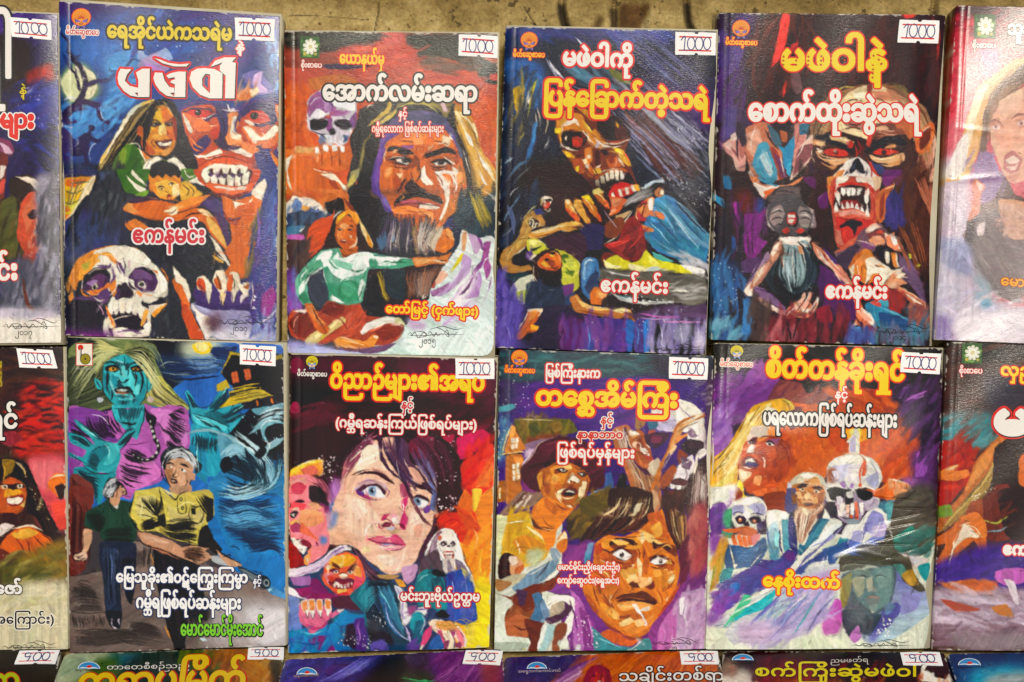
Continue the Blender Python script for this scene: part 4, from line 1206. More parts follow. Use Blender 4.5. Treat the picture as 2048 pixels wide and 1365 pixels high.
ART['b2'] = '''
@ 560 50 4.0147 10
P c8532c 0,0 183,0 0,170 -183,0
A b04a38 50 4,33 76,-5 95,14 0,20 -85,-6 -86,-4
A c95428 60 4,56 20,0 0,44 -20,0
F 8f3f2e 3,18 37,-4 10,16 -20,5 -27,-1
A 24221c 20 4,5 78,1 4,7 -16,5 -22,4 -15,1 -13,-3 -16,-2
A 2c2a20 20 98,8 78,-1 0,19 -16,-2 -20,2 -22,4 -10,-2 -5,-10
F 2a2a20 109,13 31,6 16,5 14,6 5,8 -1,10 -14,-4 -1,-6 -9,-5 -15,-6 -15,-1 -10,-6
A 24241e 14 160,36 15,-6 0,17 -13,-3
A c8554c 14 82,6 18,1 1,9 -11,6 -8,-9
A b84438 16 48,19 34,-6 26,5 1,11 -27,4 -32,-3
B b03a2e d86a50 40 200 40 5 48,20 60,-2 52,22 10,10 -80,-2 -40,-18
B 7a5848 504438 16 220 44 4 118,28 36,-2 10,10 -34,2
B 4a4438 26261e 20 180 30 8 6,7 74,0 -4,9 -64,1
F c84438 169,40 6,-1 0,6 -6,-1
F 2e2340 34,33 22,-2 20,2 -20,3 -16,0
F c87038 25,43 25,-3 12,5 -2,9 -20,-2 -17,0
B d86a30 b84820 40 240 40 85 6,56 16,0 0,38 -16,0
B d8683a c05028 30 220 40 80 156,64 19,0 0,44 -11,-12
F c8c4d0 22,70 0,-8 4,-6 8,-4 6,4 16,0 5,6 1,8 -1,9 -1,7 -4,4 -2,5 -6,3 -11,0 -4,-5 -3,-5 -6,-3 -2,-6
F 9a5a98 22,69 2,-9 6,-6 9,2 2,13 -8,3 -9,2
F b58ac0 34,56 8,4 0,10 -6,-1
F e4e4ea 43,60 16,0 1,9 -8,-1 -5,-1 -4,2
F a860a0 40,70 3,-4 3,1 -1,2 9,0 3,1 -5,3 -12,1
F e6e4ee 24,74 6,-7 5,3 2,4 -7,1
F 7a3a78 36,74 6,1 0,11 -4,-1 -1,-7
F c8543c 37,73.5 4,.5 -1,2 -3,-.5
F 1d1320 24,77 6,-1 7,0 2,3 -2,4 -7,2 -5,-1
F 1d1320 44,78 8,-2 6,2 1,3 -3,3 -6,0 -5,-3
S e8e6f0 10 22,76 9,-1 8,2
S e8e6f0 10 44,76 8,-1 8,3
F 251826 40,84 3,-1 1.5,4 -1.5,1.5 -3,-.5
F 7a4488 56,77 5,-7 1,6 -2,8
F d86a30 59,84 2,-2 -1,4 -3,3
F 6c7aa0 31,94 3,-6 6,1 2,8 -5,1 -4,-1
F 44608a 51,89 5,0 -2,5 -3,1
F e4e6ee 35,89 6,0 2,7 -4,1.5
F e0dce6 44,89 7,1 -1,7.5 -5,-.5
S 5a6a90 10 39,90 1.5,7
S c05870 12 46,90 1,6
S 3a3a50 10 25,85 8,3 6,0
F d2672e 26,101 4,-4 24,1 7,-2 -1,10 -4,9 -9,3 -13,-2 -5,-5
F d8763c 4,100 9,0 12,1 3,5 -5,0 -11,0 -6,4
F e2a868 13,98 13,1 0,4 -12,0
F e07838 27,100 4,-3 1,9 -2,5 -2,-3
F dd6e30 34,97 5,-1 2,18 -5,0
F dd7034 42,97 4,-1 2,19 -5,0
F d86a2c 48,98 4,0 2,16 -5,0
F f0eee8 28,99 3,-.5 0,4.5 -3,0
F f0eee8 34.5,96.5 4,0 .5,5 -4,0
F f0eee8 42,97 4,0 0,4.5 -3.5,0
F f0eee8 48,98 4,0 0,4 -3,0
S 7a3418 9 32,98 2,8 0,9
S 7a3418 9 40,99 2,9 0,7
S 7a3418 9 47,99 1,9 1,6
F d06428 4,106 7,0 15,2 8,10 9,2 8,7 5,9 -51,0
F f0e0c8 33,120 11,0 8,9 4,7 -4,0 -4,-9 -10,-4
F f0e4d0 5,109 6,-5 -2,4 -3,10 4,16 -3,-4 -2,-10
F 8a3818 38,124 7,2 5,10 -3,0
S e8dcc8 12 36,124.5 8,0
F 1c1b1c 64,69 10,-5 16,-4 30,-1 20,4 10,9 6,18 6,20 11,15 1,15 -122,0 10,-12 -2,-18 -4,-17 5,-11
F 2d2a2c 54,123 6,-23 1,-4 1,29 -6,11
F c8a848 88,61 2,3 -2,6 -6,5 -12,7 9,-9 6,-5
F d8c050 94,68 -4,4 -7,5 -3,3 8,-4 5,-4
H d8c85a 8a7a30 14 8 96,66 10,-2 12,1 12,9 | 94,64 16,-3 15,3 9,8
H b8a840 30281c 14 10 73,88 -4,8 -3,10 -1,9 | 76,85 -6,8 -3,8 -3,11
F 98946a 57,118 7,-3 -1,8 -7,8 -3,-1 3,-6
F c8b860 56,125 4,-5 1,6 -6,6
F c88a34 140,64 8,2 6,8 4,12 4,14 8,12 4,6 0,22 -10,0 -8,-25 -7,-25 -8,-14
F e8d8a8 139,69 9,3 8,14 4,15 9,14 5,13 -10,-13 -8,-17 -8,-13
F f4eeda 142,74 8,5 7,14 4,11 -5,-4 -7,-12
F dccc98 156,78 3,12 -2,4 -3,-10
F e8e8e0 158,113 6,10 3,6 -3,-2 -5,-9
H e8c060 b07828 30 12 144,68 10,14 8,20 12,22 | 138,74 11,24 7,20 4,21
F 7a6a3a 126,61 3,7 3,6 3,0 3,-9 2,-4
F c8a8b0 129,62 4,2 2,6 -4,-1
H 2a2018 c89a38 24 8 150,96 3,14 4,14 3,15 | 142,80 8,20 4,20 2,19
F c9622c 80,96 5,-6 11,-4 19,-3 17,1 8,6 4,10 4,15 2,9 -4,16 -70,0 0,-15 3,-15
F 4a4472 90,76 10,-5 13,-2 15,3 9,8 6,10 -3,2 -7,-7 -15,-3 -18,2 -14,6 -3,4 2,-10
F 353a60 100,72 15,2 10,-4 10,6 -5,4 -15,-1 -13,1
F 6a4898 82,90 8,-4 6,2 -10,6 -6,10 0,-6
F 5a3a8c 76,110 4,-8 4,3 -4,13 0,18 -6,0 0,-12
F 7a48a8 79,103 4,-5 3,2 -5,12 -1,12 -3,1
F e07a34 90,94 16,-5 19,-2 12,5 3,7 -10,-3 -20,0 -18,1
F 8a4a8a 98,97 9,-.5 -1,3.5 -8,0
F f0d8b8 131,89 6,3 -1,6 -5,-3
F f0e4d0 136,87 3,2 0,4 -2.5,-2
S e8b888 14 120,96 0,4 4,-5
S b85020 16 109,92 1,6 -1,6
S b85020 16 115,94 0,5 1,4
F 1e1518 86,102 2,-4 6,0 11,3 3,3 -8,1 -8,-3
F 1e1518 117,104 8,-3 9,-3 5,2 3,4 -8,-1 -10,3 -6,1
S e8d8c8 9 87,99 3,-1.5
S f0e4d8 10 123,101 8,-2.5
F 9a4420 85,106 11,-1 12,3 -2,7 -10,-1 -8,-3
F b0562a 118,109 12,-3 12,0 -2,7 -12,2 -8,-1
F 1c1216 85,109 7,-2 8,-1 6,3 -1,2 -6,-3 -6,1
F e8e0d8 93,108.5 6,-.5 5,3 -3,2 -5,-1.5
E 1c1820 101,109.5 22,17
S 1c1216 9 90,110 6,2 9,1
F 1c1216 120,111 7,-3 7,0 4,5 -6,-3 -6,1
F e8e2da 123,111 6,-1 6,1 -3,2 -6,0
E 1c1820 129.5,111 22,17
S 1c1216 10 120,113 7,2 8,-1
S efe8e0 16 132,106 5,4 4,2
S efe8e0 9 88,108 5,-2 7,1
S 7a3818 16 94,115 7,1 5,-2
F 8a4020 108,105 5,4 -2,11 -5,6 -1,-8
F e8803c 85,115 7,-2 -2,7 -4,6 -3,-6
F a8481f 90,125 6,-7 4,4 0,10 -4,4 -4,-6
F f4ece0 113,123 3,-10 1,6 3,5 4,4 -6,1 -3,-2
F f4ece4 124,118 8,-1 10,2 -4,3 -2,8 -4,4 -4,-8
F e8782c 130,120 8,1 -3,7
F f0e4d4 138,114 6,4 -2,8 -2,-5
F 2a1a1c 100,130 6,-6 6,6 6,3 -6,3 -10,-2
S 3a201c 20 94,136 5,-9 3,-3
S f0e8dc 16 139,121 3,9 -2,6
F c87a2c 143,112 6,6 1,8 -6,4
F 44506a 142,92 4,8 2,10 -4,-6
S e8e0d0 9 147,100 3,10 3,10
@ 560 380 4.0147 10
A 2a2a30 40 0,12 183,0 0,138 -183,0
F d8783c 4,0 48,0 4,10 4,8 -12,2 -8,-2 -10,-7 -14,-4 -10,-3
A c45a2a 20 5,1 25,-1 8,6 -8,3 -12,-2
F f0e4d4 5,12 6,-7 5,1 8,1 8,4 6,8 -8,-2 -7,-2 -5,1 -6,2 -7,1
F 5a7ab0 9,14 4,-7 4,3 1,5 -4,3
F 5a70a8 24,13 3,4 4,-2 1,4 -4,0 -3,-1
F 2c3446 6,20 10,-3 14,1 12,2 1,8 -15,-2 -22,6
B 2c3a5a 4a6a90 20 130 30 70 6,18 34,1 -2,11 -31,4
F e0a050 17.5,13 6.5,1 -2,3 -4,0
F 1e1616 36,11 8,-5 7,2 1,9 -8,3 -7,-3
F c8682e 33,6 7,-3 7,2 -3,3 -6,2
F d8d8cc 42,23 5,-5 7,-2 -2,4 -7,5
F 7a3420 51,6 9,8 4,8 -4,-2 -6,-8
F d0522c 23,32 7,-8 12,-4 2,-5 -1,11 -3,7 -2,7 -5,8 -9,7 -3,-11
F 3a3034 5,34 17,-6 1,5 -2,9 2,10 -7,8 -10,8
B 5a3a30 2a2428 40 180 26 60 6,40 17,2 1,14 -11,12 -6,2
F c060b0 6,36 12,0 1,4 -12,0
F 3f6a8a 6,30 14,-1 -4,6 -10,1
A 6a3a8a 20 5,64 8,4 3,22 4,5 -14,3
B 9a50b0 5a6ab0 24 160 30 80 6,64 7,6 3,16 2,10 -12,-2
A c9622c 16 83,4 61,0 -4,8 -8,12 -8,7 -16,0 -11,-7 -8,-10
F c9622c 90,12 50,-1 -7,15 -9,8 -16,-1 -12,-7
F 8068b8 79,2 6,4 5,10 -4,3 -4,-9
F 5a3a90 74,0 6,0 3,9 -3,-3
F 1e1416 92,11 4,-6 10,-3 7,-1 7,2 9,3 2,6 -6,-2 -7,-3 -10,-1 -9,4 -6,4
F a8483c 93,12 9,-3 13,0 14,3 -3,2 -16,1 -14,-1
F efe0d0 112,12 8,-1 8,3 -2,2 -13,0
F b85068 96,10 10,-2 6,2 -7,2
S 2a1614 8 93,13 12,-2 13,1 12,2
F e0803c 90,16 10,-3 10,2 -2,4 -10,1 -7,-1
F e89858 117,18 6,1 0,7 -3,-2
F c87430 133,10 11,-4 0,9 -11,9 -4,4
F f0e4d4 132,0 5,0 -2,13 -5,11 -2,0 5,-13
F 1c1a1e 56,6 18,0 6,6 6,10 10,8 2,20 -28,0 4,-12 -10,-16
F 24262e 84,18 8,4 8,8 6,12 2,11 -28,-3 -1,-15
H 1c1a20 5a4a70 70 16 86,19 -2,11 -4,10 -1,10 | 108,20 1,12 1,10 -2,11
H 6a5a3a 9a8a40 12 14 108,26 -1,9 1,8 1,9 | 114,25 -1,9 -1,9 0,10
H d8c8b8 8a6a58 26 9 115,23 -1,12 0,9 2,10 | 126,26 -5,10 -3,8 2,9
H 1c1a20 3a3440 34 12 112,18 0,12 2,10 1,10 | 129,24 -5,9 -2,9 1,10
H 4a6a90 3a5a78 14 16 75,38 3,4 2,4 2,4 | 84,33 0,7 0,4 -1,4
S 6a8ab0 16 90,34 1.5,6 -3.5,4
S 5a3a8a 22 83,9 3,7 6,3
S d8702c 14 91,18 5,-2 6,-1
F 2a2a60 133,26 6,-4 -2,12 -4,-1
F d0702e 124,40 6,-7 6,-2 4,7 -1,8 -8,5 -7,-3
F e8a860 134,31 6,6 -1,4 -5,-6
H b8a890 e0d0b8 16 9 127,28 -4,8 -2,8 4,8 | 133,28 -4,10 -4,8 -1,6
S e8e0d8 9 138,31 2,7 2,8
F 22343f 144,7 29,4 0,30 -13,-2 -14,-7 -7,-7 5,-13
B 1c2630 2f4a58 40 200 30 70 144,4 28,0 0,34 -22,-6
F e8e0c8 163,0 11,8 0,3 -4,-5
H c8b040 6a6028 30 9 152,0 3,12 4,11 5,10 | 162,0 3,12 4,8 3,7
F 222a44 139,26 7,7 -1,9 -3,8 -5,6 0,-6 4,-6 -3,-11
F 2f7a80 164,39 9,-1 0,4 -5,-1
G e4eaea c4dcd8 145,33 0,97 146,32 6,3 8,4 13,2 0,95 -167,0 0,-10 64,2 32,-20 18,-30 16,-22 8,-12
F e0a878 147,34 3,1 -1,14 -3,-1
F d8c820 146,51 2,3 -6,8 -5,6 2,-6
F c8a8d0 151,35 9,4 2,7 -4,6 -3,-4
F 8a3a90 159,39 3,1 2,8 -2,9 -6,7 -3,6 -9,10 -6,10 4,-4 14,-12 2,-8 6,-6 0,-10
F 9a4a90 164,43 5,-1 -1,14 2,6 -2,7 -3,3 -1,-12
F b898c8 147,52 7,4 -1,10 -5,6 -9,8 -10,6 -5,-2 14,-10 7,-10
F a878b8 160,65 2,7 -2,14 -12,2 -10,7 14,-15
F a060a8 170,69 -4,17 -6,12 4,-8 5,-12
S a868b0 22 154,89 -12,11 -12,10
F 8a5a8a 121,82 9,-4 7,-4 -7,8 -7,4
F d8a890 125,68 7,-3 3,4 -6,6 -7,2
F a84038 122.5,74 2.5,0 -1,5 -3,-1
A c8b0d4 20 102,104 8,0 8,4 -3,6 -10,-2
A c8b8d8*6 20 144,90 16,0 -10,14 -20,6
A f0f0f4 30 150,70 8,-6 -2,14 -14,18 -4,-6
F 2a2024 72,64 31,-2 12,-1 18,-1 -11,12 -3,8 1,8 -8,5 -14,-3 -12,2 -16,8 -4,-14
H 2a1c1c 7a4a34 50 13 102,64 -1,8 2,8 -1,8 | 133,60 -8,10 -5,9 -1,10
H 7a5040 b08060 22 9 113,62 -1,10 0,8 1,8 | 132,60 -8,9 -3,8 -2,9
H c8a838 6a6028 12 10 78,65 2,9 3,11 3,5 | 83,65 1,9 2,9 4,5
F 26323a 83,65 17,-1 1,12 -1,12 -10,-1 -5,-9
F 1c1c1e 68,74 10,-6 2,14 6,12 -6,7 -10,0 -4,-11
S e8e0d8 10 110,87 2,-5 2,4
S e8e0d8 10 101.5,83 .5,4
S e8e0d8 12 116,83 -1,5 4,-4
F 2e201e 44,23 8,-7 8,2 5,6 5,14 6,11 -12,-1 -4,-1 -20,0 -4,-1 4,-13
F d88a30 46,22 8,-6 7,2 3,6 -2,5 -6,-9 -6,3 -5,5
F e8c040 47,22 6,-4 -1,4 -5,4
F e8d098 64,25 5,7 6,11 -1,4 -4,-5 -4,-8
F d88a30 69,33 5,10 0,4 -3,-3
F cd6a30 44,33 2,-6 8,-6 5,3 3,6 0,8 -2,6 -5,4 -5,-1 -4,-4 -2,-5
F e08648 46,32 6,-2 0,6 -2,4 -3,-1
F b8541f 56,34 5,-2 0,8 -3,4 -4,1
S 2a1612 10 46,29 3,-.5 1.5,1
S 2a1612 10 53,30.5 4,-1.5 2,2
E 201214 48,32 18,9
E 201214 56,32.5 18,9
S 8a3c1c 8 51.5,32 -1.5,4 1.5,1
F 7a2c24 48,41 3,-1 3.5,1.5 -2.5,2 -3,-.5
F e8d8c8 49,41 2.5,-.5 2.5,1 -3,.5
F f0e0c8 56.5,37 1.5,.5 -1,2
F e8c8a8 56,47 4,-4 2,-5 .5,4 -2.5,5
F c0602a 47,47 7,1 8,-3 1,6 -6,4 -7,-1 -3,-3
S 5a2814 9 48,50 6,3 7,-3
F 5ba58a 34,49 13,-2 4,8 7,1 6,-6 10,1 12,2 21,4 0,4 -17,3 -18,0 -2,10 -4,16 -4,2 -10,1 -12,-4 -3,-13 -3,-12 -8,0 -4,12 2,12 2,4 -7,1 -6,-10 -1,-9 3,-6 8,-9
F 2f8060 35,64 4,-2 -2,8 3,5 6,1 1,12 -5,1 -4,-9
F e2f0ea 38,60 4,-4 4,-6 4,5 14,-5 6,4 0,10 -6,5 -8,1 -6,2 -6,-2
F 8ccab0 42,56 10,2 7,2 -3,5 -10,-3
F e2f0ea 64,50 10,1 2,5 -4,7 -3,-3
F 3f9674 72,56 10,2 14,-2 11,2 -1,3 -16,2 -16,0
F e8f2ee 76,54 14,0 17,2 -9,0 -6,3 -6,-2 -6,3
F dcefe8 78,61 12,-3 4,2 -8,2
F 2f8a62 47,76 9,-4 8,4 1,7 -3,6 -8,2 -7,-5
F 4aa47c 50,75 8,-1 4,6 -6,7 -6,-4
F dff0e8 66,72 3,4 -4,10 -1,4 -1,-8
F e6f2ec 42,85 6,3 4,3 -2,.5 -8,-2.5
F e4f2ee 29,56 6,-6 7,-1 -3,11 -4,2 -1,-4
F 4f9a78 16,68 9,-8 8,-4 -1,6 -8,7 -4,9 -5,-2
F dff0e8 15,80 3,-6 5,-4 3,-1 -5,7 -2,8 -3,1
F 2c7a58 15,86 5,-4 4,7 -4,3
S e4f2ee 14 24,70 8,-6 2.5,-2
F 2a3140 24,72 11,-8 2,12 3,12 -7,8 -6,-6 -4,-8
F d07a3c 107,55 13,-1 7,0 7,-3 3,-1 1,1 -3,5 1,2 -4,2 -10,0 -13,2
F e8a868 108,56 10,-1 7,2 -4,2 -11,1
F f0d8b8 123,56 7,1 4,2 -8,-.5
S 5a2c18 9 127,56 2,-3 8,-2.5
S 5a2c18 8 126,56 5,1.5 4,-.5
F a5402a 6,105 4,-8 11,-1 11,2 4,-6 4,-3 12,4 12,-1 6,9 18,2 10,3 2,6 -4,8 -8,4 -12,1 -26,-5 -17,5 -12,-3 -12,-5
F 7a2c20 7,107 7,-8 10,0 6,13 -5,6 -11,0
F c85438 52,108 12,-12 6,6 -5,12 -9,4 -8,-2
F c04a34 34,122 10,-6 12,2 -10,3
F 7a2820 33,97 7,-7 12,4 -2,6 -10,1
F efe6dc 10,98 7,-2 5,1 -2,2 -7,-1
F e8e8e0 72,106 14,-4 10,2 3,4 -9,0 -12,3 -7,3 -3,2 2,-7
F 8a3022 76,111 12,-3 10,1 2,4 -4,5 -13,4 -5,-5
F d86a50 70,114 8,-4 9,-2 -10,5
F e8ded8 65,115 4,-7 4,-2 -3,6 -3,5
B d87058 8a3022 26 110 14 50 54,99 12,-2 4,13 -14,6
F c8c0a8 93,103 7,4 1,3 -7,-3
F c8c898 92,104 5,-1 2,5 -6,0
F d8893c 43,122 5,-4 8,1 12,3 6,-5 5,1 -2,6 -2,6 -9,-1 -10,-2 -10,-1
F c46a28 56,123 12,1 6,4 -10,0
S 3a2014 7 73.5,118.5 5,.5
S 3a2014 7 73,120.5 5,1
S 3a2014 7 73.5,123 3.5,1.5
S 3a2014 7 74,126 2,1.5
F f0e4d0 75,117.5 3.5,.5 -.5,1.5 -3,-.5
F dcc480 20,121 8,-7 12,-6 10,-6 3,3 -1,3 -12,8 -12,9 -5,1
F e8d8a0 23,120 17,-10 10,-7 -8,8 -16,11
F b0963c 33,119 3,-4 2,1.5 -4,4.5
F d0652e 20,92 6,0 4,9 6,6 4,5 -2,4 -5,-1 -4,-3 -4,-9
F e0884a 22,93 5,1 5,9 5,5 -4,1 -6,-5
S 7a3014 9 33,109 3,3 1.5,4
S 8a8ac0 7 20,122 4,5 8,-4
A 8a8ac4 20 6,120 14,3 13,3 7,2 -22,2 -12,0
A a8acd8 26 6,126 34,0 30,4 6,3 -70,1
F 6a4a70 40,127 24,1 18,-3 12,-2 -11,7 -13,2
A dcecea 20 102,114 70,-2 -2,22 -68,-4
@ 560 50 4.0147 10
S e6e0ec 8 24,65 4,-5 5,-2
S 5a3a70 9 38,60 4,6 -1,6
S 2a1c28 8 30,87 5,3 3,3
S e8e4ee 7 47,93 3,2 3,-1
S f0e4d0 8 27,115 6,3 10,1
S e8b080 10 30,103 .5,5 -.5,3
S e8b080 10 37,103 1,6
S e8b080 10 44,103 1,6
S f0e8dc 8 115,114 -1,6 3,6
S f0e8dc 9 127,119 6,5 4,9
S f0e8dc 9 134,118 5,5 1,8
S 8a3c14 12 123,118 6,6 2,6
S 5a2010 9 89,113 6,2 8,1
S 5a2010 9 120,115 8,2 8,-2
S f0b878 12 100,88 10,0 10,0
S 7a3414 12 96,93 10,1 9,-1
S 7a3414 12 120,93 9,1 7,3
S f0dcc0 10 125,96 6,-1 4,-2
S e8a060 14 86,96 -1,8 1,2
S 6a48a8 18 79,112 -2,10 2,11
S 1c1418 10 111,112 2,8 -4,7
S e8e0d0 8 69,68 3,-3 4,0
H e8d070 a8882c 10 5 90,62 -6,8 -8,7 -7,5 | 96,64 -6,9 -7,6 -6,4
@ 560 380 4.0147 10
F f0ece4 20.5,30 -2.5,3 -3,.5
S 7a1c10 6 49,41 2.5,1 2.5,-.5
F f0e8e0 47,32 1,-1 1.5,1 -1.5,.5
F f0e8e0 55,32.5 1,-.5 1.5,.5 -1.5,.5
E 1c1010 48,32 6,6
E 1c1010 56,32.5 6,6
S 2a1612 7 47,29.5 2,-1 1.5,1
S c8642c 8 52,33 -1.5,3 1.5,1
S e8a060 10 46.5,35 .5,4 1,3
S 1c1410 9 42,30 -4,8 -2,7
S e8c060 8 60,18 6,9 6,12
S e8f4ee 9 35,64 1,6 2,6
S e8f4ee 9 48,74 4,-3 4,2
S 1f6a48 12 56,64 6,2 6,-2
S 1f6a48 12 39,56 3,5 5,3
S 1f6a48 10 86,60 8,-2 8,1
S e8f4ee 10 16,74 2,-5 5,-5
S 3a1410 9 26,94 4,9 5,8
S efe2d4 12 75,112 9,-4 6,-1
S efe2d4 10 88,109 7,0 4,2
S 6a1c14 10 43,100 7,6 6,8
S f0c8b0 8 48,118 8,2 8,4
S f0e8f0 8 162,62 4,-6 3,-2
S 7a2a80 14 156,70 -6,10 -7,6
S e8e8f0 10 148,60 -6,10 -6,8
H c8a890 6a3a2c 18 6 106,25 -2,8 2,10 2,9 | 126,28 -6,10 1,9 2,5
@ 560 50 4.0147 10
F d8a070 90,102 3,-2 3,1 -4,2
F e89050 106,90 8,-1 1,7 -7,0
F d86a30 118,90 6,-1 -1,7 -4,1
S f0e0c8 9 86,101 -2,5 .5,5
F e8a060 85,117 5,-2 -2,6 -3,2
F d07030 106,118 4,-4 1,8 -3,4
F f0d0a0 94,120 5,0 -3,4
F a8481f 143,101 2,7 -3,5 -2,-4
F e89858 142,120 4,-2 1,7 -4,3
S 4a3a88 12 86,92 -3,6 -1,6
S 5a4aa0 10 134,86 6,6 4,9
F f0ece0 148,86 5,4 3,8 -4,-3
F f0ece4 160,106 5,5 4,8 -5,-4
S f0ecd8 12 144,72 8,6 6,10
S 6a4a20 10 150,76 6,12 5,14
S f4ecd8 10 156,96 6,12 8,13
H d8c880 5a5028 14 5 66,94 -2,10 -1,8 -3,8 | 72,88 -3,10 -2,10 -2,10
@ 560 380 4.0147 10
H e0d8cc a89a90 26 5 112,21 -1,10 -1,11 1,10 | 128,25 -5,10 -3,9 3,8
H d8d0c8 8a8078 16 5 90,23 -2,11 -2,9 -1,9 | 108,26 -2,12 -1,8 1,7
H 5a4a48 b0988a 20 5 106,64 0,10 2,8 2,8 | 130,62 -6,10 -3,7 -1,8
S f4ece4 10 133,3 2,6 -2,8
S d87838 12 140,4 1,7 -4,8
S e8a868 10 96,3 4,3 -4,3
F e89050 108,16 8,-1 4,4 -8,1
S 8a3c14 9 100,17 8,1 9,0
F b85020 48,42 2,2 6,2 -2,1.5 -5,-2.5
F e8a468 47,29 5,-2 4,2 -4,3
S 1f5a40 10 27,62 -4,6 -4,8
S e8f4ee 9 28,58 5,-4 5,-2
S 2a7a58 12 64,72 4,-2 1,-5
S 1f5a40 9 62,90 4,-8 2,-6
S e8f4ee 8 77,60 8,-1 8,1
S c85838 14 54,113 8,-3 7,-8
S e89078 10 16,100 -4,6 -1,6
S 5a1c14 10 32,100 8,-4 10,0
S e8b870 10 50,121 8,1 10,4
S 7a3c14 8 46,125 10,3 9,1
'''
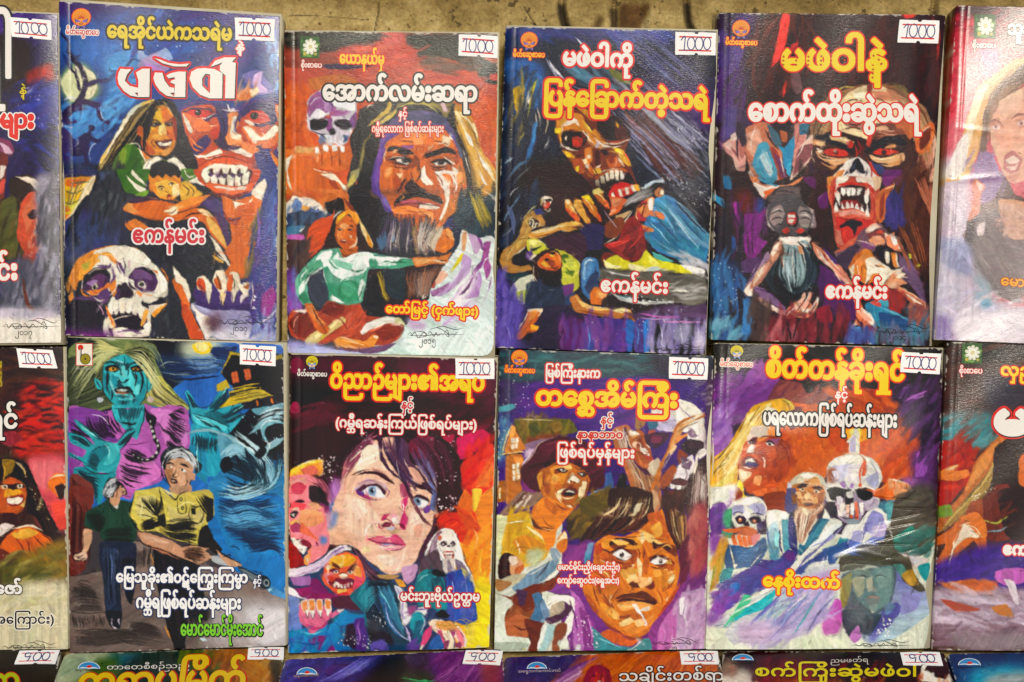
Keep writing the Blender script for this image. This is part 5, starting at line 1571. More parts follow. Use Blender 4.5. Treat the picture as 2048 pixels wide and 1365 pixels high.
ART['b3'] = '''
@ 950 40 4 10
P 1c1f30 0,0 205,0 0,170 -205,0
A 2a3a86 40 23,6 77,0 30,2 30,3 -10,7 -50,-6 -36,1 -34,11
A 17264c 40 23,10 11,0 6,10 -10,22 -7,2
A 2a5aa0 30 25,32 17,-2 14,10 -2,22 -4,10 -12,-10 -12,-16
A 2a1c4c 60 125,50 35,-10 34,12 -4,34 -20,-6 -30,-14
A 3f2464 50 156,56 34,4 0,30 -16,-6
B 2a3e88 3a3470 30 260 34 -20 26,8 104,-1 30,6 -80,2
B 4a3a8a 2e4aa0 16 300 26 -40 82,6 68,1 0,13 -40,-4
B 1c1a2a 2a2a48 40 260 36 -38 130,22 60,10 0,24 -40,-14
F 2f6ab0 36,48 12,-6 6,5 -1,17 -6,8 -5,-12
B 1d1c22 2a4a80 30 180 22 75 25,46 27,2 0,42 -26,8
F c8a028 31,56 6,-3 1,15 -3,8 -3,-6
B 6a5a20 c8a830 18 220 16 82 31,56 9,-2 0,36 -10,8
S c8c4b0 16 44,56 -2,8 -2,10
S d8d0c0 18 47,58 -3,6 -1,4
S c8bca8 12 48,74 1,6 1,6
S d8ccb8 14 50,70 2,10 0,6
S c0b090 12 59,75 -1,9 -2,8
S d8d0c0 12 59,92 -1,6 -2,5
S c8b020 14 49,48 -3,12 -4,20
S d0b848 12 40,90 -2,3 -3,5
B 24324a 17181e 40 240 30 80 24,76 36,2 0,56 -37,0
S 2a5a90 40 48,82 -2,18 -6,16
S 3a80b8 18 50,80 -2,10 -2,10
S 4a6a88 24 42,112 -8,6 -10,12
S 8aa8c0 12 31,110 -4,3 -3,2
S 9ab4c8 10 46,117 -12,10 -4,6
A 2a180c 60 50,114 40,0 6,22 -66,0
F 3a6a88 76,38 10,1 14,11 -10,2
B 5a8aa0 1f3a4a 20 200 26 -40 76,38 34,2 14,16 -34,-2
F 6a6a24 106,39 12,4 8,8 -12,-1
S d8dce8 14 80,14 6,6 8,6
S c8c8e0 12 125,40 5,5
S c8ccd8 20 59,32 5,8 8,8
S 8a90a8 16 56,30 8,13 6,7
S e8e8f0 8 150,46.5 .5,2.5
H 3a3a5a 8a8aa8 50 12 100,70 30,30 20,18 20,16 | 145,64 19,16 12,13 14,11
H 2a1c1c 5a2c2c 40 26 118,72 14,22 13,22 15,20 | 140,70 16,20 16,16 16,18
F 8a909c 132,70 10,4 14,14 14,12 6,6 -16,-8 -12,-12
S c8ccd4 14 140,75 16,15 13,12
S a8a8c0 20 156,72 14,12 20,16
S a8b0c8 9 160,100 16,16 12,13
B b0b4c0 70747c 36 90 8 -45 164,80 24,10 0,30 -20,-6
D e4e8f0 60 5 160,84 18,2 8,14 -14,0
D a0a4b0 50 6 148,124 20,0 4,12 -16,0
S 6a3a34 40 120,74 6,8 9,8
S 7a5850 18 133,86 17,16 14,16
S 5a6a88 20 128,108 16,15 10,11
F 6a2c12 64,80 12,-8 20,0 14,4 14,17 -4,13 5,12 5,18 -32,0 -14,-14 -12,-14 -6,-14
F c87a2c 65,79 9,-5 12,2 4,10 6,8 9,4 -4,6 -9,-4 -6,-10 -10,-2 -7,8 -3,-6
F d89a38 67,74 9,-1 -2,11 -6,1
F e8d8c8 76,79 6,1 2,5 -4,-2 -6,2 -4,0
F e0c030 64,87 5,0 -1,5 -4,-1
F c88a2c 80,69 10,3 6,8 -4,0 -6,-6
F d8a030 87,80 5,5 8,8 2,3 -7,-4 -7,-6
F efe6dc 92,90 4,5 8,5 6,1 -6,1 -6,-4
F 1c0e0c 69,92 5,-3 6,1 6,-1 4,2 0,6 -5,6 -7,1 -6,-3
F a83a1c 78,95 4,-2 5,3 -2,6 -6,0
E d03420 81,99 22,24
F 6a2412 86,89 4,3 -2,4 -3,-3
S f0e4d4 14 69,96 1,5 6,3 7,1
F 1e0e0c 98,81 8,-4 12,2 7,7 -1,8 -8,2 -10,0 -7,-6
F 4a1c12 112,82 10,6 0,6 -9,1
F e0a828 113,81 2,3 -1,3 -1.5,-3
S efe4d8 14 103,99 10,0 12,-3
S a83a1c 12 106,98 8,0 8,-2
F c8b8c8 98,97 2,4 -4,2
F d8a838 110,102 8,2 6,9 2,5 -7,-4 -6,-7
F f0d040 113,103 6,3 -1,2 -6,-3
F 3a140c 96,106 2,-2 2,4 0,8 -3,2
F 200c0a 100.5,104 5.5,1 1,4 -4,-1
F d87a30 88,103 6,-1 0,9 -2,7 -4,-4
F f0e0cc 90,108 3,1 -1,2 -3,0
F f0e0cc 97,118 4,-2 1,-4 -2,7
F c8602c 105,112 8,-2 7,5 -4,3 -8,1
F f0e6da 114,110 4,3 2,5 -3,-3
F c88a2c 70,105 8,2 2,4 -6,-1
F f0c838 72,105 5,3 -1,2.5 -3,-1.5
F b8541c 78,112 8,-1 2,11 -5,1 -4,-4
F e8d030 80.5,118 2.5,-1 0,4 -2,0
F c0642a 89,116 6,2 0,8 -4,-1
F e8d8c8 88,116 4,0 -.5,3 -2.5,0
F d8a840 95,119 6,0 0,4 -5,1
F 1a0a08 95,129 9,-6 12,-2 7,1 5,7 0,5 -10,-3 -10,2 -8,3
F a84a1c 96,126 10,-5 12,-2 5,3 -8,0 -11,3 -7,4
F f0e4cc 108,121 3,0 0,7 -3,-1
F f0e4cc 112,120.5 3,.5 0,7.5 -2.5,-.5
F f0e4cc 104,123 2.5,-.5 1.5,6.5 -3,0
F f0e4cc 100,126 3,-1 1.5,6 -3.5,0
F f0e4cc 96,129 3,-1 1.5,6 -3,-1
F f0e4cc 116,121 2.5,.5 .5,6 -2.5,-.5
F c8241c 109,134 7,-4 7,1 3,5 -18,0
F e0a030 124,134 6,-2 2,4.5 -8,0
F c8d8e8 133,135 7,-5 9,-2 3,2 -8,1 -7,5
F 1c1416 139,135 8,-4 7,3 0,2
@ 950 370 4 10
A 17141a 40 0,17 205,0 0,133 -205,0
A 2a170c 60 52,0 56,0 -2,30 -42,6 -8,-16
B 1c1a20 2a3a58 40 200 26 60 21,0 31,0 -10,40 -19,16
S 5a7a98 14 37,8 -9,12 -5,10
S 6a6a7a 14 33,30 -6,8 -5,4
S c8ccd0 8 35,2 -5,4 -2,4
S 4a5a80 40 26,16 4,10 2,14
B 303036 5a5a62 30 160 14 -45 154,0 34,0 0,36 -18,-12
D b8b8c0 60 4 160,0 28,0 0,20 -18,-4
F 2f6ea8 143,12 9,-4 8,3 14,15 13,16 -2,22 -15,-2 -20,-6 -10,-8 -6,-10 4,-12
F 4a9ad8 144,12 8,-3 2,15 2,9 -8,-3 -8,0 4,-10
F 2a7ac8 136,38 10,-4 10,0 -4,8 -10,2
B 3a90a8 1f5a80 50 260 36 -40 150,12 35,28 -1,20 -34,-8 -10,-10
B 8ab0c8 5a8aa8 18 300 14 -40 156,11 32,31 -4,14 -24,-26
B b8b8c0 d8d4dc 16 220 26 -30 162,56 22,6 0,10 -16,-8
S 1a2a44 24 160,13 14,15 12,12
S 7aa0b8 9 162,14 14,15 12,13
F 2a100a 70,12 16,-6 20,-6 6,14 -2,12 -10,7 -12,-5 -12,-6
F c8863a 72,13 4,-1 4,6 3,8 -1,3 -4,-3 -5,-6
F d8a048 79,13 6,-1 3,8 4,8 1,8 -3,-3 -5,-7 -5,-6
F e8d030 86,9 6,-1 4,7 -2,1 -6,-2
F c87830 86,10 10,6 4,9 1,4 -4,-2 -7,-8
F d8c878 94,4 6,-2 3,4 -3,3 -5,-1
F b86028 96,8 6,-1 4,9 2,4 -3,-1 -6,-6
F c84a1c 72,18 8,5 4,6 -2,1 -6,-5
F e06a34 79.5,23.5 4,1.5 .5,4.5 -2.5,-.5
F e05a2c 90,29 3.5,4 1.5,6.5 -2.5,-2.5
F e05a2c 97.5,23 3.5,2 .5,5 -2.5,-1
F e06a38 103.5,11 2.5,2 2,6 -3,-2
F f0d8a8 72,12 3,0 1,3 -2,1
F 5a2a14 85,13 3,6 6,10 -4,-3
F c8281c 107,6 7,-6 16,0 1,4 -7,4 -8,3 -8,0
F f0e0cc 109,7 2,-1 1,5 -2.5,0
F f0e0cc 115,4 2.5,0 1,5 -2.5,.5
F f0e0cc 120,3 2.5,-.5 1,4.5 -2.5,1
F f0e0cc 125,1 3,0 1,4 -3,.5
F e0a838 127,0 4,0 0,5 -3,-1
F c85a2c 108,10 10,1 5,2 -9,10 -6,2 1,-7
F e8a078 111,20 3,.5 -6,4.5 -.5,-1
F d88a60 109,12 9,0 -5,6 -3,-1
F 181418 133,6 11,-6 10,0 -2,4 -9,5 -11,4 -14,5 6,-6
H e4e4e4 3a3838 26 9 144,1 -10,4 -10,6 -6,6 | 144,8 -9,4 -7,2 -8,5
F c87a4a 144,6 3,-3 4,0 .5,5 -3.5,2 -3.5,-1
F f0dcc0 149,4 2.5,1 -.5,3.5 -2.5,-.5
F d8844c 130,18 8,-7 6,-1 -1,11 -5,5 -6,2 -3,-3
F f0e4d8 139,12 4,-1 0,9.5 -3.5,0
F b85a34 129,22 6,-7 3,-1 -4,12 -5,3
F c86838 139,23 4,-2 9,3 -1,4 -6,-2 -5,-1
F d07c44 129,27 5,5 8,3 1,3 -5,0 -8,-5 -2,-4
F b83038 133,15 5,-2 -3,12 3,3 -4,2 -5,-4
F 8a2420 115,44 5,-15 9,-4 5,8 3,13 -1,8 -5,8 -7,-2 -10,-4 -11,-7 3,-2
F b82c28 104,49 11,-4 9,-5 9,-6 1,8 -10,2 -8,5 -8,2
F 5a1818 116,52 8,-4 11,0 -5,10 -6,2
B a83830 5a1418 30 160 24 60 116,42 18,-6 1,20 -17,0
F 6a2418 104,54 10,2 -8,4 -2,6 -3,-6
F 8a3420 118,58 6,2 -1,6 1,4 -4,-2
S e0d8c0 14 126,21 -6,9 -4,8 -4,5 -9,5
F c8a878 113,25 12,-4 -5,6 -5,3
F 7a3a20 106,30 12,-4 2,6 -6,10 -7,1 -5,-6
S b0a8c0 8 103,20 6,9 6,7
F 2a2450 86,33 10,-2 8,3 -1,9 -2,9 -11,0 -6,-8
F d0c82c 104,62 9,-6 6,4 7,2 6,-2 5,-8 8,8 19,4 15,8 -19,-1 -20,-1 -16,-1 -14,-2
F e8e0b0 123,63 15,3 16,2 -4,2 -24,-1
F e8e098 103,60 7,4 8,2 -12,1
F 4aa8a0 142,54 10,4 8,4 -8,0 -8,-3
F c8d8dc 140,66 7,0 -1,3 -8,0
F f0f0ec 164,64 19,4 0,6 -7,-2
F 5a564c 100,68 24,1 26,3 34,3 0,21 -28,0 -36,-10 -20,-8
B 3a3630 7a766c 50 220 24 0 101,70 83,4 0,22 -54,-6
B d8d4d0 a8a8a8 18 160 14 2 156,80 27,2 0,10 -25,-4
S e0dcd0 16 156,85 8,0 8,1
F a8783a 30,48 6,-8 2,-9 3,-6 6,-4 7,4 3,7 -10,3 -4,5 -1,8 -6,6 -6,5 1,5 7,1 6,-1 2,4 -8,2 -9,1 -7,-3 -2,-8 3,-8
F c8a050 33,46 7,-6 2,-7 -2,-4 3,-3 7,4 -6,6 -2,8 -8,8
B d8b868 7a5424 20 40 12 30 24,54 9,-10 9,-14 2,8 -14,18
S 4a3018 10 26,48 5,4
S 4a3018 10 24,54 5,3
S 4a3018 10 22.5,61 7,1
S 4a3018 10 25,68 5,-3
S 4a3018 10 33,70 2,-5
S efe4c8 14 44,33 0,-5 3,1 -1.5,5 2.5,0 1,-3 3,0 -.5,2
F 2a1a14 43,29 4,-2 5,3 -3,5 -5,-1
S efe4c8 13 44.5,33 -.5,-4.5 3,.5 -1,4.5 2.5,0 .5,-2.5 3,0
F 181418 31,58 9,-5 4,5 3,4 -7,2 -9,0
S e8e0c0 10 31,57 6,-4 4,-3
F 2a3470 48,20 6,-1 1,5 -6,0
F 201814 51,13 3,-3 6,0 2,2 -2,9 -5,1 -3,-4
F c84a34 56,14 4,0 -1,5 -3,1 -1.5,-3
S efe4d0 12 52,15 2,-4 6,-.5 2,2
S efe4d0 10 55,20 4,1.5 1.5,-2.5
F f0ecdc 55,12.5 1.5,.5 -.5,3
F f0ecdc 59.5,13 1.5,0 -1,2
F b09868 52,13 3,-2 -.5,4 -2,2
S c8c080 10 38,28 5,-6 7,-6
F 1a3038 21,69 9,3 12,-2 2,6 -14,1 -8,-3
F d89a48 43,39 11,-4 14,-2 6,-3 9,0 5,4 -2,1 -7,-1 4,2 -7,2 -8,-1 -12,5 -12,1
F e8c060 74,30 7,-.5 3,2.5 -8,1
F f0dca8 45,38 15,-4 10,-1 -6,3 -14,3
S 5a2c18 10 77,35 5,-1 6,.5
F 3a2030 56,44 14,-5 16,0 4,11 -4,11 -8,-1 -10,-8 -8,-2
F b8b83c 42,44 8,-1 6,4 4,4 8,1 8,4 8,7 -1,9 1,9 -5,5 -7,8 4,-8 -7,-6 1,-10 -6,-14 -8,-2 -8,2 -6,-4
F d8d464 43,44 7,0 4,2 -2,4 -8,1
F 3a5a1c 69,57 5,-1 2,6 -4,2
F d0d050 70,64 10,-2 3,8 -5,6 -8,2
F 5a7a20 72,70 8,-1 -2,5
F 1c2418 44,52 6,-2 4,-1 -6,4
F 5a3a80 42,54 4,-1 1,5 -2,3 -4,-3
F e8d8c0 44,60 4,-2 2,-2 -4,0
F 2a120c 48,60 6,-7 8,-2 6,3 2,10 -2,8 -8,7 -8,0 -5,-7
F c85a20 51,61 5,-5 8,-3 5,5 0,8 -5,3 -8,-1 -5,-3
F e8a030 54,62 4,-2 2,4 -4,2
F f0c850 60,54 4,-1 0,4 -3,1
F e07828 62,58 6,-1 0,7 -4,0
F 2a100c 59,54.5 5,-1 0,2.5 -3,0
F 1c0c0c 52,67 8,2 9,0 -3,8 -10,3 -6,-4
S e8d0b0 9 47,64 0,8 3,7
S 8a3018 10 56,61 4,-1 2,2
F 3a70a8 85,64 5,-5 8,1 2,12 -2,14 -6,6 -6,-6 -1,-10
F 8ab8d8 88,62 6,-2 -1,8 -5,8 -2,-4
F 2a3a60 93,72 6,-2 0,10 -7,8 -4,-6
F 26345a 70,84 10,4 -4,8 6,6 -12,4 -8,-6 -6,-6
F 5a2a6a 69,82 10,-3 -1,7 -7,4
F c8ccb8 27,86 7,-10 12,-4 2,8 -4,14 -6,2 -9,-6
F a8b84a 33,86 9,-2 2,9 -8,2
F 4a5a60 41,80 5,-2 0,10 -3,0
F 232a3e 46,78 14,4 10,2 2,12 -16,3 -14,1 -2,-5
B 1c2436 303c5a 30 140 30 70 42,80 28,6 -6,40 -20,-6
F 201c34 44,100 32,-4 6,10 -14,6 -2,22 -22,-1 2,-13
F d0682c 43,101 11,-1 -2,5 -6,8 5,1 -2,3 -7,2 -4,4 -4,1 0,-5 6,-9
F f0dcb8 42,100 12,-1 0,3 -4,4 2,-4 -8,0
F e08a3c 44,102 6,-1 -3,7 -4,3
F e8a838 45,112 6,1 -1,3 -5,0
F d06c28 92,87 4,-5 4,1 8,5 -2,5 -5,3 -8,-1
F e08838 98,84 10,4 -4,3 -6,-1
F c87838 76,91 6,-3 5,7 11,3 12,2 10,-1 5,1 4,9 -2,1 -4,-4 -8,2 -9,-2 -16,-2 -10,-3
F e8c070 80,88 6,6 10,3 13,3 -9,1 -14,-3
F f0dca0 110,100 10,-2 5,4 -7,1 -6,-1
F a8541f 82,100 14,3 14,2 -18,-1
S 5a2c14 9 120,102 4,3 3,4.5
S 5a2c14 9 123,101 3,4 2.5,4
F 2a2022 108,86 12,3 20,7 16,-2 14,2 -10,4 -20,3 -12,1 -4,-5 -15,0 -8,-3
F c8ccc8 109,86 5,2 10,4 10,2 11,1 11,-2 4,1 -10,2 -16,0 -16,-3
F 5a7a80 113,88 11,2 8,3 -12,-1
S d8e0e0 10 130,94 15,0 13,0
D e8ecf0 20 6 120,88 36,5 -2,2 -30,-3
F 4a3050 130,104 54,-8 0,14 -54,-2
B 6a4a78 2c2038 40 200 30 0 132,100 52,-3 0,14 -52,-2
A 4a3a90 40 17,70 9,6 2,10 12,12 2,4 -6,12 -2,10 10,6 0,2 -28,-1
A 6a60b8 30 23,108 7,-2 2,14 -7,2
A 3a2878 30 17,72 7,4 -1,14 -6,6
B 3a2c80 6a58b0 50 200 40 80 18,74 9,6 11,24 -4,19 -16,7
A 521a60 30 68,106 20,2 0,24 -18,1
F 3a2878 88,108 33,1 1,24 -34,0
A 2a4a90 24 89,112 7,-2 -1,23 -6,0
B 4a2c80 8a4a90 40 200 36 86 70,108 50,1 0,24 -50,0
F 2a5aa8 121,109 7,1 -2,23 -4,0
F 4a3a80 128,109 12,-1 -2,26 -10,0
F 2c6ab8 135,111 5,-3 -1,25 -4,0
B 6a5aa0 a8a0c8 60 170 34 86 140,109 44,1 0,23 -44,0
A 9a98b8 20 160,114 14,-2 -4,14 -10,-2
A c0b8d0 30 176,120 8,-2 0,14 -8,1
S c06ab8 16 132,103 16,3 16,0
S c88ac8 14 148,110 16,0 20,0
S e0d0e8 9 150,108.5 8,-.5
D e8e8f8 24 4 70,108 114,0 0,22 -114,0
@ 950 40 4 10
S 1a0a08 10 89,80 5,8 6,7
S f0d870 10 88,82 5,7 6,6
S 2a0c08 9 108,100 7,1 7,-3
S e8b050 9 106,105 6,1 6,3
S f0e0c0 8 69,83 1,5 -1,5
S 3a1008 9 76,106 6,3 6,-1
S 3a1008 8 90,111 6,9 2,4
S e85030 12 116,105 6,5 2,6
F f0e0cc 72,95 2,-2 -.5,4
S d83820 12 80,96 3,4 2,1
S d0d8e4 7 94,44 10,8 10,10
S a0b0c0 7 86,18 10,10 10,8
S b8c4d0 6 146,70 14,12 14,11
S b8c4d0 6 120,56 12,10 14,11
S 8a98a8 8 124,86 18,18 18,15
S 5a3028 14 128,90 12,12 12,11
@ 950 370 4 10
S 3a160a 9 78,16 4,7 1,5
S 3a160a 9 88,15 4,8 2,11
S 3a160a 9 97,11 4,8 0,9
S f0dc90 9 74,14 4,4 2,5
S f0dc90 9 87,11 5,4 3,6
S f0dc90 9 96,6 5,3 3,4
S f0b0a0 7 108,21.5 3,-1 2.5,-.5
S 1a1010 8 130,19 4,-3 5,-1
S f0c090 9 130,21 -1,4 2,4
S e8a070 8 140,23.5 6,1 5,1
S 5a1010 12 118,42 6,-4 6,-2
S e85048 10 106,48 8,-2 8,-1
S 3a0c0c 12 116,56 6,-4 7,-2
S f0e8c0 9 106,64 9,1 5,1
S 7ab8e0 16 145,16 9,12 8,14
S 8ac8e8 12 140,30 8,8 8,10
S 1c4a70 16 160,20 12,14 11,12
S c8e0f0 8 156,22 12,16 12,14
F 2a100c 56,60 3,-1 1,2 -3,.5
S f0c060 8 52,62 4,3 6,1
S 2a100c 8 60,66 4,1 3,-2
S f0e090 9 44,45 4,-.5 5,1.5
S 4a5a14 9 72,66 4,4 3,0
S e8f0f4 9 88,64 3,-3 5,0
S 7a3c10 9 82,100 8,2 10,2 10,0
S 7a3c10 8 116,101 6,2 4,4
S f0d8a0 8 56,38 8,-3 8,-1
S 7a3c10 8 48,42 10,-2 12,-3
S f0dcc0 8 43,101 -3,7 -5,8
S 8a3c10 9 47,106 -4,6 -5,7
D d8e0e8 26 4 120,90 50,8 -10,7 -36,-5
@ 950 40 4 10
F e8a840 70,90 -2,6 2,4 -1,-6
F d88a2c 96,87 5,6 -2,3 -5,-5
F f0e4d4 76,77 4,2 -1,3 -4,-1
S f0e8dc 9 86,87 5,8 5,5
S f0e8dc 8 105,101 7,1 7,-2
F 8a3414 106,110 4,-1 2,5 -4,1
F e8b040 118,108 5,5 1,5 -4,-3
F f0d8b0 86,112 3,-1 1,4 -3,1
S 5a1c0c 10 88,118 4,5 4,4
S f0e4cc 7 100,122 8,-2 10,-1
S 200a08 6 111.5,121 0,7
S 200a08 6 115.5,121 0,7.5
S 200a08 6 107,123 1,6
S 200a08 6 103.5,125 1,5.5
S 6a8ab0 8 70,48 14,8 12,8
S 3a4a78 12 132,30 18,14 20,12
S 8a90b0 6 154,56 16,12 16,12
@ 950 370 4 10
S f0e0c8 7 52,15 4,-4 4,0
S f0ecd8 6 55.5,13 .5,3 .5,2
S d83020 8 57.5,15 1.5,2 -1,2.5
S 6a4418 7 33,46 6,-3 4,1
S d8b878 9 32,48 -4,6 -2,7
S d8b878 8 39,32 4,-5 6,-1
F e8b050 66,33 8,-3 5,1 -7,3
S f4e8c0 8 60,35 8,-1 6,-3
S 6a3010 8 79,35 4,-.5 4,.5
F c8d058 72,60 5,-1 3,5 -4,3
F e8e488 44,45 4,-1 2,3 -4,2
F 8a3a14 58,62 4,-1 3,3 -4,2
F f0b040 53,63 3,-2 1,4
S f0d8a8 7 64,53 3.5,4 1.5,7
F 5a90c8 90,62 4,0 -2,10 -4,2
S 1a2444 12 96,64 1,8 -3,8
F e8a060 100,85 6,2 -1,4 -5,-1
F d88a48 131,20 4,-4 2,1 -3,7
S 3a1410 8 138,13 -3,7 -1,6
S 2a0a0a 9 124,44 4,8 -2,7
S d84038 9 109,49 9,-2 10,-5
S d84038 8 120,54 8,-7 6,-7
F e8e4a0 126,64 8,1 6,2 -8,1
F f0e870 138,56 6,4 4,5 -6,0
S 9ac8e0 10 148,12 12,14 12,14
S 1c3c60 12 144,24 10,12 12,12
S 7ab0d0 8 142,42 10,8 10,6
S e8ecec 9 104,69 14,3 15,2
S c8c8c4 9 130,79 16,1 14,-1
S 8a8680 10 104,74 12,4 8,2
S f0f4f4 6 112,88 12,4 16,3
S c8a0d8 7 130,106 16,2 14,-1
S 5a90d8 10 90,113 2,9 -1,9
S 4a80c8 10 129,111 2,10 -2,10
S e0d8f0 7 148,112 2,8 -1,8
S e0d8f0 7 164,111 2,10 -1,9
S e0d8f0 7 178,112 1,8 -1,10
S 8a80d8 8 24,110 3,8 2,8
@ 950 40 4 10
H a8a4c0 5a5a80 30 7 105,72 25,24 18,18 16,18 | 156,70 16,13 10,9 7,8
H c8c8d8 7a7898 22 5 90,44 16,12 14,12 12,12 | 130,44 14,12 12,10 12,12
H 8a90c0 40407a 24 6 100,12 20,14 20,16 16,14 | 140,10 16,12 16,14 16,14
B b8b8c8 7a8090 26 110 8 -45 148,76 40,10 1,34 -25,-4
'''
